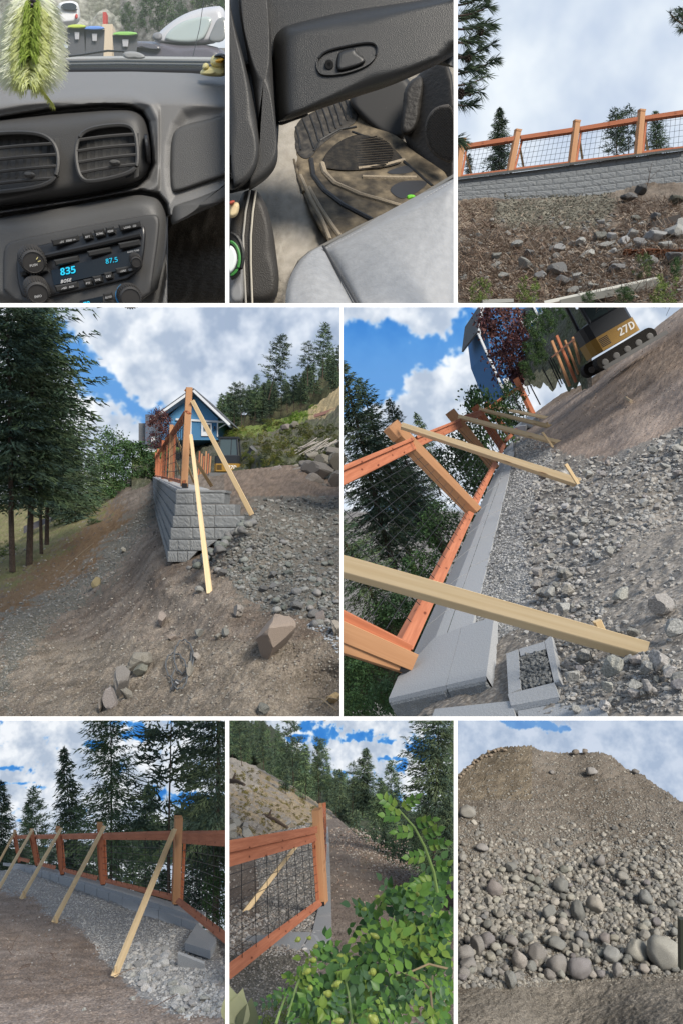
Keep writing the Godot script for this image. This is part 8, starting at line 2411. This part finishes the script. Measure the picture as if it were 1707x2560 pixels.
func rose7():
	var lfs := [leaf_mesh(1), leaf_mesh(2), leaf_mesh(3)]
	var lf: Mesh = lfs[0]
	var area := pv([574, 2610, 600, 2540, 660, 2510, 700, 2470, 735, 2440, 748, 2390, 770, 2372, 800, 2385, 836, 2370, 842, 2330, 868, 2312, 900, 2300, 940, 2255, 1000, 2225, 1050, 2215, 1090, 2180, 1145, 2130, 1145, 2640, 574, 2640])
	var root := thing("rose_bush", P(900, 2640, 3.6), "leafy green rose bush with yellow-green hips in front of the slope", "bush")
	var greens := [Color(0.05, 0.12, 0.025), Color(0.035, 0.085, 0.025), Color(0.08, 0.165, 0.03), Color(0.045, 0.095, 0.045), Color(0.12, 0.19, 0.035)]
	var mats := []
	for g in greens:
		var m: StandardMaterial3D = M.leaf.duplicate()
		m.vertex_color_use_as_albedo = false
		m.albedo_color = lin(g.r, g.g, g.b)
		m.roughness = 0.42
		mats.append(m)
	var one: Array = []
	var depth := func(y: float) -> float: return lerpf(5.0, 3.1, clampf((y - 2150) / 400.0, 0, 1))
	var put := func(p: Vector3, d: Vector3, l: float, face: Vector3, tone: int):
		if not inside(7, px(p), 2) or not inside(7, px(p + d * l), 3): return
		var x := d.cross(face).normalized()
		one.append([Transform3D(Basis(x * l, d.normalized() * l, x.cross(d).normalized() * l), p - root.position), tone])
	for i in 560:
		var x := rnd(578, 1132)
		var y := rnd(2130, 2556)
		if not in_poly(Vector2(x, y), area): continue
		var thin := 1.0 if x > 740 else 0.45
		if rng.randf() > thin: continue
		var z: float = depth.call(y) + rnd(-0.35, 0.55)
		var p := P(x, y, z)
		var dir := Vector3(rnd(-1, 1), rnd(-0.4, 0.8), rnd(-0.3, 0.8)).normalized()
		var face := Vector3(rnd(-0.5, 0.5), rnd(0.3, 1), rnd(0.2, 1)).normalized()
		var side := dir.cross(face).normalized()
		var l := rnd(20, 34) * z / F * (1.0 if x > 740 else 0.6)
		var tone := rng.randi() % 5
		var n := 2 + rng.randi() % 2
		for j in n:
			var q := p + dir * l * 0.75 * j
			for s in [-1, 1]:
				if not inside(7, px(q + side * s * l), 2): continue
				put.call(q, (side * s + dir * 0.45).normalized(), l * rnd(0.8, 1.05), (face + Vector3(rnd(-0.3, 0.3), rnd(-0.2, 0.2), rnd(-0.3, 0.3))).normalized(), tone)
		var tip := p + dir * l * 0.75 * n
		if inside(7, px(tip + dir * l), 2): put.call(tip, dir, l * 1.05, face, tone)
	# the long shoot
	var shoot := [P(1092, 2230, 3.3), P(1083, 2180, 3.3), P(1060, 2115, 3.3), P(1035, 2068, 3.3), P(1010, 2040, 3.3), P(995, 2022, 3.3)]
	var st := Soup.new()
	st.tube(shoot, 0.0085, 6, 0.003)
	st.clip(lim(7))
	var stem_m := mat(lin(0.16, 0.24, 0.07), 0.6)
	part(root, "stem", st, stem_m)
	for q in [[1010, 2040, -1, 0.15, 7], [1030, 2062, 1, 0.35, 7], [1042, 2080, -1, 0.1, 6], [1060, 2115, 1, 0.25, 7], [1070, 2140, -1, 0.05, 6], [1078, 2165, 1, 0.12, 7], [1088, 2200, -1, -0.1, 6], [995, 2024, -1, 0.8, 5], [1000, 2026, 1, 0.9, 5], [1090, 2225, 1, 0.2, 5], [1048, 2092, 1, 0.5, 5]]:
		var p := P(q[0], q[1], 3.3)
		var d := Vector3(q[2], q[3], 0.25).normalized()
		var side := Vector3(-d.y, d.x, 0.2).normalized()
		var l := 23.0 * 3.3 / F
		for j in 3:
			var c := p + d * l * (0.5 + 0.6 * j)
			for s in [-1, 1]:
				if inside(7, px(c + (side * s + d) * l * 0.7), 1): put.call(c, (side * s * 0.8 + d * 0.7).normalized(), l, Vector3(rnd(-0.3, 0.3), 0.6, 0.8).normalized(), [2, 4, 0][rng.randi() % 3])
		var e := p + d * l * 2.2
		if inside(7, px(e + d * l), 1): put.call(e, d, l, Vector3(0, 0.6, 0.8), 2)
	one.sort_custom(func(a, b): return a[0].origin.z > b[0].origin.z)
	for i in mini(300, one.size()):
		mesh_node("leaf", lfs[i % 3], mats[one[i][1]], root, one[i][0])
	var rest := one.size() - 300
	if rest > 0:
		var mm := MultiMesh.new()
		mm.transform_format = MultiMesh.TRANSFORM_3D
		mm.use_colors = true
		mm.mesh = lf
		mm.instance_count = rest
		for i in rest:
			mm.set_instance_transform(i, one[300 + i][0])
			mm.set_instance_color(i, greens[one[300 + i][1]])
		var o := MultiMeshInstance3D.new()
		o.multimesh = mm
		o.material_override = M.leaf
		o.name = "foliage"
		o.set_meta("kind", "stuff")
		root.add_child(o, true)
	# stems inside
	for q in [[1130, 2425, 1070, 2410, 1020, 2432], [1020, 2432, 990, 2440, 965, 2410], [1085, 2485, 1060, 2460, 1000, 2430], [1000, 2520, 985, 2490, 965, 2470], [760, 2420, 740, 2470, 720, 2540], [880, 2560, 870, 2480, 850, 2400], [960, 2410, 970, 2360, 985, 2290], [1080, 2540, 1075, 2480, 1080, 2440], [690, 2560, 700, 2530, 718, 2480]]:
		var s := Soup.new()
		s.tube([P(q[0], q[1], depth.call(q[1]) - 0.2), P(q[2], q[3], depth.call(q[3]) - 0.25), P(q[4], q[5], depth.call(q[5]) - 0.2)], 0.006, 6, 0.004)
		s.clip(lim(7))
		part(root, "stem", s, stem_m if q[0] < 1050 else mat(lin(0.22, 0.17, 0.1), 0.8))
	for q in [[936, 2340, 26, 14, -0.5], [842, 2460, 26, 15, 0.4], [820, 2484, 22, 17, -0.2], [768, 2429, 24, 14, 0.5], [930, 2430, 20, 18, 0.3], [850, 2389, 16, 12, 0], [745, 2349, 16, 13, 0.6], [932, 2548, 30, 24, -0.7], [909, 2273, 14, 10, 0.1], [783, 2400, 18, 13, 0], [790, 2366, 14, 11, 0.5], [773, 2345, 12, 10, 0], [846, 2552, 26, 14, 0], [942, 2241, 14, 9, 0], [776, 2470, 14, 14, 0.4], [1040, 2236, 16, 12, 0]]:
		var z: float = depth.call(q[1]) - 0.42
		var s := Soup.new()
		var k := z / F
		var b := Basis(Vector3.BACK, q[4] + PI / 2) * Basis(Vector3.RIGHT, -PI / 2)
		s.lathe(Transform3D(b, P(q[0], q[1], z)), [[0.0, -0.5 * q[2] * k], [0.3 * q[3] * k, -0.42 * q[2] * k], [0.5 * q[3] * k, -0.15 * q[2] * k], [0.46 * q[3] * k, 0.12 * q[2] * k], [0.25 * q[3] * k, 0.36 * q[2] * k], [0.2 * q[3] * k, 0.5 * q[2] * k], [0.0, 0.56 * q[2] * k]], 12)
		s.clip(lim(7))
		part(root, "rose_hip", s, mat(lin(0.2, 0.24, 0.05), 0.4))
	tree(7, "weed", "yellow green feathery weed below the rose bush", "", "scrub", 0, Vector2(690, 2600), Vector2(690, 2490), 4.4, 0.5, 2, 1, "weed", false)
	for q in [[590, 2560, 575, 2470, 18, "broad dusty grey-green leaf lowest beside the dirt"], [612, 2580, 630, 2500, 24, "dark rounded leaf standing beside the dusty leaf"], [580, 2575, 608, 2478, 16, "narrow pale leaf pointing up at the fence"]]:
		var a := P(q[0], q[1], 3.4)
		var b := P(q[2], q[3], 3.4)
		var l := (b - a).length()
		var y := (b - a) / l
		var x := y.cross(Vector3(0.2, 0.3, 1)).normalized()
		var m: StandardMaterial3D = mats[3].duplicate()
		m.albedo_color = lin(0.2, 0.21, 0.13) if q[4] < 20 else lin(0.07, 0.08, 0.05)
		tag(mesh_node("broad_leaf", lf, m, null, Transform3D(Basis(x * l * 1.1, y * l, x.cross(y) * l), a)), q[5], "leaf")

# ---- a tall pile of river gravel and boulders
func place8():
	ground_fit(8, [[1143, 2560, 7.4], [1707, 2560, 7.4], [1425, 2455, 9.2], [1143, 2490, 8.7], [1707, 2445, 9.2], [1143, 2250, 11.0], [1425, 2250, 11.2], [1707, 2250, 11.0], [1143, 2060, 13.2], [1425, 2060, 13.5], [1707, 2060, 13.0], [1143, 1935, 16], [1320, 1864, 16.5], [1490, 1880, 16.2], [1707, 2005, 14.2], [1250, 1990, 14.6], [1600, 2000, 14.3], [1425, 1960, 15.2], [1425, 2350, 10.2], [1200, 2350, 10.2], [1650, 2350, 10.2]], 0.03, 14.0, 90.0)
	var top := [[1139, 1938], [1165, 1918], [1200, 1890], [1232, 1872], [1250, 1867], [1290, 1866], [1320, 1863], [1340, 1870], [1352, 1876], [1380, 1880], [1420, 1880], [1490, 1881], [1515, 1886], [1536, 1896], [1560, 1918], [1600, 1936], [1640, 1962], [1680, 1990], [1707, 2006], [1800, 2070]]
	var road := [[1139, 2500], [1200, 2480], [1300, 2466], [1450, 2452], [1600, 2440], [1707, 2436], [1800, 2430]]
	structure(lay(8, "ground", func(x): return along(top, x) + fbm.get_noise_1d(x * 9.0) * 5.0, 2640, 3.0, func(x, y, p):
		var n := mix_noise(p, 4.0)
		var n2 := mix_noise(p, 30.0)
		var c := Color(0.2, 0.172, 0.142).lerp(Color(0.26, 0.232, 0.2), n)
		if y > along(road, x) - 20 + 40 * n: c = Color(0.235, 0.213, 0.183).lerp(Color(0.25, 0.228, 0.198), n)
		elif y < 2000 and x < 1330: c = Color(0.22, 0.185, 0.14).lerp(Color(0.26, 0.222, 0.17), n2)
		return c * lerpf(0.76, 1.06, n2), M.soil), "dusty gravel pile face and the packed dirt road at its foot", "ground")
	var tones := [Color(0.3, 0.29, 0.265), Color(0.36, 0.34, 0.3), Color(0.24, 0.235, 0.222), Color(0.42, 0.395, 0.345), Color(0.26, 0.245, 0.218)]
	strew(8, "gravel", "fine pale gravel over the whole face of the pile", "gravel", chips, 30000, Rect2(1143, 1870, 564, 600), 1.8, 7.0, tones, func(x, y):
		if y < along(top, x) + 3: return 0.0
		var d := smoothstep(1880, 2120, y)
		if x < 1335 and y < 2000: d *= 0.35
		return (0.25 + 0.75 * d) * (1.0 if y < along(road, x) + 6 else 0.06), 0.45)
	strew(8, "cobble_gravel", "mixed cobbles thickly covering the lower half of the pile", "cobbles", cobbles, 12000, Rect2(1143, 1990, 564, 480), 4.0, 17.0, tones, func(x, y): return smoothstep(2030, 2260, y) * (1.0 if y < along(road, x) - 4 else 0.0), 0.35)
	strew(8, "road_grit", "small grit scattered over the dirt road", "grit", chips, 2600, Rect2(1143, 2440, 564, 116), 1.2, 3.4, tones, func(x, y): return 0.8, 0.5)
	var cream := Color(0.52, 0.46, 0.37)
	var big := [[1660, 2380, 80, 72, cream, "largest cream boulder at the road edge"], [1592, 2376, 58, 43, Color(0.45, 0.41, 0.33), "smooth cream boulder leaning on the largest boulder"], [1446, 2417, 58, 52, Color(0.3, 0.29, 0.275), "big grey boulder standing forward on the road edge"], [1391, 2409, 48, 48, Color(0.33, 0.31, 0.28), "brown-grey boulder next to the big grey boulder"], [1340, 2385, 42, 42, Color(0.3, 0.265, 0.235), "round brown boulder with a darker face"], [1297, 2398, 36, 44, Color(0.45, 0.4, 0.34), "tall pale tan boulder beside the round brown one"], [1274, 2448, 33, 40, Color(0.32, 0.3, 0.27), "egg-shaped boulder lying out on the road"], [1191, 2363, 37, 48, Color(0.32, 0.29, 0.255), "tall brown boulder in the heap of the pile foot"], [1161, 2385, 46, 42, Color(0.34, 0.325, 0.29), "broad grey boulder under the tall brown boulder"], [1218, 2348, 34, 30, Color(0.3, 0.275, 0.245), "rounded brown boulder touching the tall brown boulder"], [1485, 2262, 41, 41, Color(0.47, 0.41, 0.33), "cream boulder half way up above the cobbles"], [1443, 2275, 34, 46, Color(0.24, 0.24, 0.23), "dark pointed slab beside the cream boulder"], [1373, 2282, 34, 34, Color(0.3, 0.285, 0.26), "square brown-grey slab set in the cobbles"], [1235, 2220, 38, 38, Color(0.36, 0.31, 0.265), "pinkish boulder among the cobbles"], [1614, 2242, 39, 30, Color(0.32, 0.3, 0.265), "smooth brown-grey boulder above two dark cobbles"], [1476, 1928, 26, 19, Color(0.42, 0.385, 0.33), "pale oval boulder alone near the top of the pile"], [1167, 2029, 37, 27, Color(0.42, 0.385, 0.32), "pale flat boulder alone on the dusty side of the pile"], [1204, 2119, 32, 18, Color(0.4, 0.375, 0.33), "long pale stone lying below the pale flat boulder"], [1155, 2143, 22, 18, Color(0.42, 0.39, 0.34), "pale stone just under the long pale stone"], [1275, 2167, 30, 22, Color(0.3, 0.285, 0.26), "grey flat cobble on the middle of the pile"], [1498, 2150, 28, 24, Color(0.33, 0.305, 0.27), "tan cobble at the head of the cobble field"], [1378, 1930, 12, 9, Color(0.36, 0.33, 0.28), "small pale stone by the bare top slope"], [1438, 1880, 17, 13, Color(0.3, 0.25, 0.19), "brown stone perched on the crest"], [1460, 1878, 18, 12, Color(0.32, 0.27, 0.2), "second brown stone perched on the crest"], [1588, 1928, 16, 10, Color(0.27, 0.25, 0.22), "dark stone on the falling edge of the crest"], [1400, 2212, 34, 30, Color(0.28, 0.26, 0.24), "brown slab standing in the upper cobbles"], [1555, 2190, 30, 18, Color(0.36, 0.34, 0.28), "yellow-grey flat stone in the upper cobbles"], [1528, 2385, 42, 30, Color(0.38, 0.375, 0.33), "speckled greenish-white boulder near the road"], [1542, 2424, 22, 34, Color(0.38, 0.34, 0.3), "broken banded rock standing at the road edge"], [1400, 2435, 24, 22, Color(0.38, 0.35, 0.3), "small tan cobble in front of the brown-grey boulder"], [1453, 2341, 32, 26, Color(0.27, 0.27, 0.275), "blue-grey oval boulder in the cobbles"], [1512, 2346, 34, 26, Color(0.36, 0.31, 0.27), "cracked pink-grey cobble next to the blue-grey one"], [1635, 2423, 24, 16, Color(0.42, 0.39, 0.33), "flat tan cobble in front of the largest boulder"], [1390, 2358, 40, 28, Color(0.3, 0.28, 0.25), "squared brown cobble above the brown-grey boulder"], [1275, 2352, 38, 24, Color(0.33, 0.3, 0.27), "ridged brown rock above the tall pale boulder"], [1158, 2432, 30, 26, Color(0.34, 0.3, 0.26), "brown rounded rock at the foot of the broad grey boulder"], [1220, 2430, 26, 22, Color(0.31, 0.3, 0.29), "blue-grey cobble out on the road edge"], [1168, 2409, 42, 26, Color(0.35, 0.33, 0.28), "long tan rock beneath the broad grey boulder"]]
	for q in big:
		stone(8, "boulder", q[5], "boulder", "", cobbles[int(q[0] + q[1]) % 8], q[0], q[1], q[2] * 1.06, q[3] * 1.06, (q[4] as Color).lerp(Color(q[4].g, q[4].g, q[4].g), 0.45) * 0.85, q[0] * 0.3, 0, -0.05, rnd(-0.25, 0.25))
	for i in 250:
		var x := rnd(1150, 1700)
		var y := rnd(2160, 2445)
		if y > along(road, x) - 8: continue
		var w := rnd(11, 27) * lerpf(0.65, 1.0, (y - 2150) / 260.0)
		stone(8, "cobble", "rounded grey or tan cobble in the lower pile", "cobble", "cobbles of the lower pile", cobbles[i % 8], x, y, w * 1.15, w * 0.88, tones[i % 5] * rnd(0.75, 1.1), rnd(0, 6), 0, -0.05, rnd(-0.4, 0.4))
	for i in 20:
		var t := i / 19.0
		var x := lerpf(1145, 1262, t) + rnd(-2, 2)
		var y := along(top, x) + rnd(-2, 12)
		stone(8, "crest_stone", "sunlit tan stone along the shoulder of the pile", "stone", "tan stones on the shoulder of the pile", cobbles[i % 8], x, y, rnd(7, 14), rnd(5, 10), Color(0.33, 0.28, 0.21), rnd(0, 6))  # warm sunlight is put into the tan of these stones
	tag(beam(null, "mirror_housing", 8, [1706, 2300, 7.0], [1704, 2425, 7.0], 14, 8, 0.06, mat(lin(0.03, 0.035, 0.025), 0.4)), "dark rounded edge of a vehicle mirror beside the largest boulder", "mirror")
	sky_sheet(8, 1797, 2060, 60.0, func(x, y, d):
		var e: float = -edge_dist(Vector2(x, y), SKY8) / 9.0
		var c := cloud_tone(d, clampf(e, -1.4, 1.4), 0.4, 0.8, 2.5)
		return c.lerp(Color(0.62, 0.70, 0.82), 0.45), 3, "bright cloudy sky with a blue gap above the gravel pile")

var SKY8 := PackedVector2Array([Vector2(1245, 1798), Vector2(1370, 1798), Vector2(1430, 1825), Vector2(1400, 1832), Vector2(1340, 1820), Vector2(1270, 1822)])

func _ready():
	fbm.seed = 3
	fbm.frequency = 0.1
	fbm.fractal_octaves = 3
	rng.seed = 1
	var cam := Camera3D.new()
	cam.name = "camera"
	cam.fov = 70.0
	cam.near = 0.05
	cam.far = 1200.0
	add_child(cam)
	cam.current = true
	var env := WorldEnvironment.new()
	env.name = "environment"
	env.environment = make_sky()
	env.environment.background_energy_multiplier = 0.34
	env.environment.tonemap_exposure = 3.2
	add_child(env)
	var sun := DirectionalLight3D.new()
	sun.name = "sun"
	sun.light_energy = 0.5
	sun.light_angular_distance = 24.0
	sun.light_color = Color(1.0, 0.965, 0.91)
	sun.shadow_enabled = true
	add_child(sun)
	sun.look_at_from_position(Vector3.ZERO, Vector3(-0.66, -0.95, -0.92))
	make_materials()
	M.rock_inst = M.rock.duplicate()
	make_rocks()
	make_crowns()
	partition()
	for f in [place1, place2, place3, place4, place5, place6, place7, place8]:
		var t := Time.get_ticks_msec()
		rng.seed = 77
		f.call()
		print(f.get_method(), " ", Time.get_ticks_msec() - t)

# the white partition whose eight openings the places are seen through
func partition():
	var root := Node3D.new()
	root.name = "wall"
	add_child(root)
	root.position = P(853, 2560, 1.5)
	structure(root, "white partition wall with eight rectangular openings", "wall")
	for b in [[564, -70, 574, 758], [1133, -70, 1143, 758], [-70, 758, 1777, 768], [849, 768, 858, 1791], [-70, 1791, 1777, 1801], [564, 1801, 574, 2630], [1133, 1801, 1143, 2630]]:
		var s := Soup.new()
		var a := []
		for zz in [1.5, 1.53]:
			for q in [[0, 1], [2, 1], [2, 3], [0, 3]]: a.append(P(b[q[0]], b[q[1]], zz))
		s.hexa(a)
		part(root, "board", s, M.white_board)
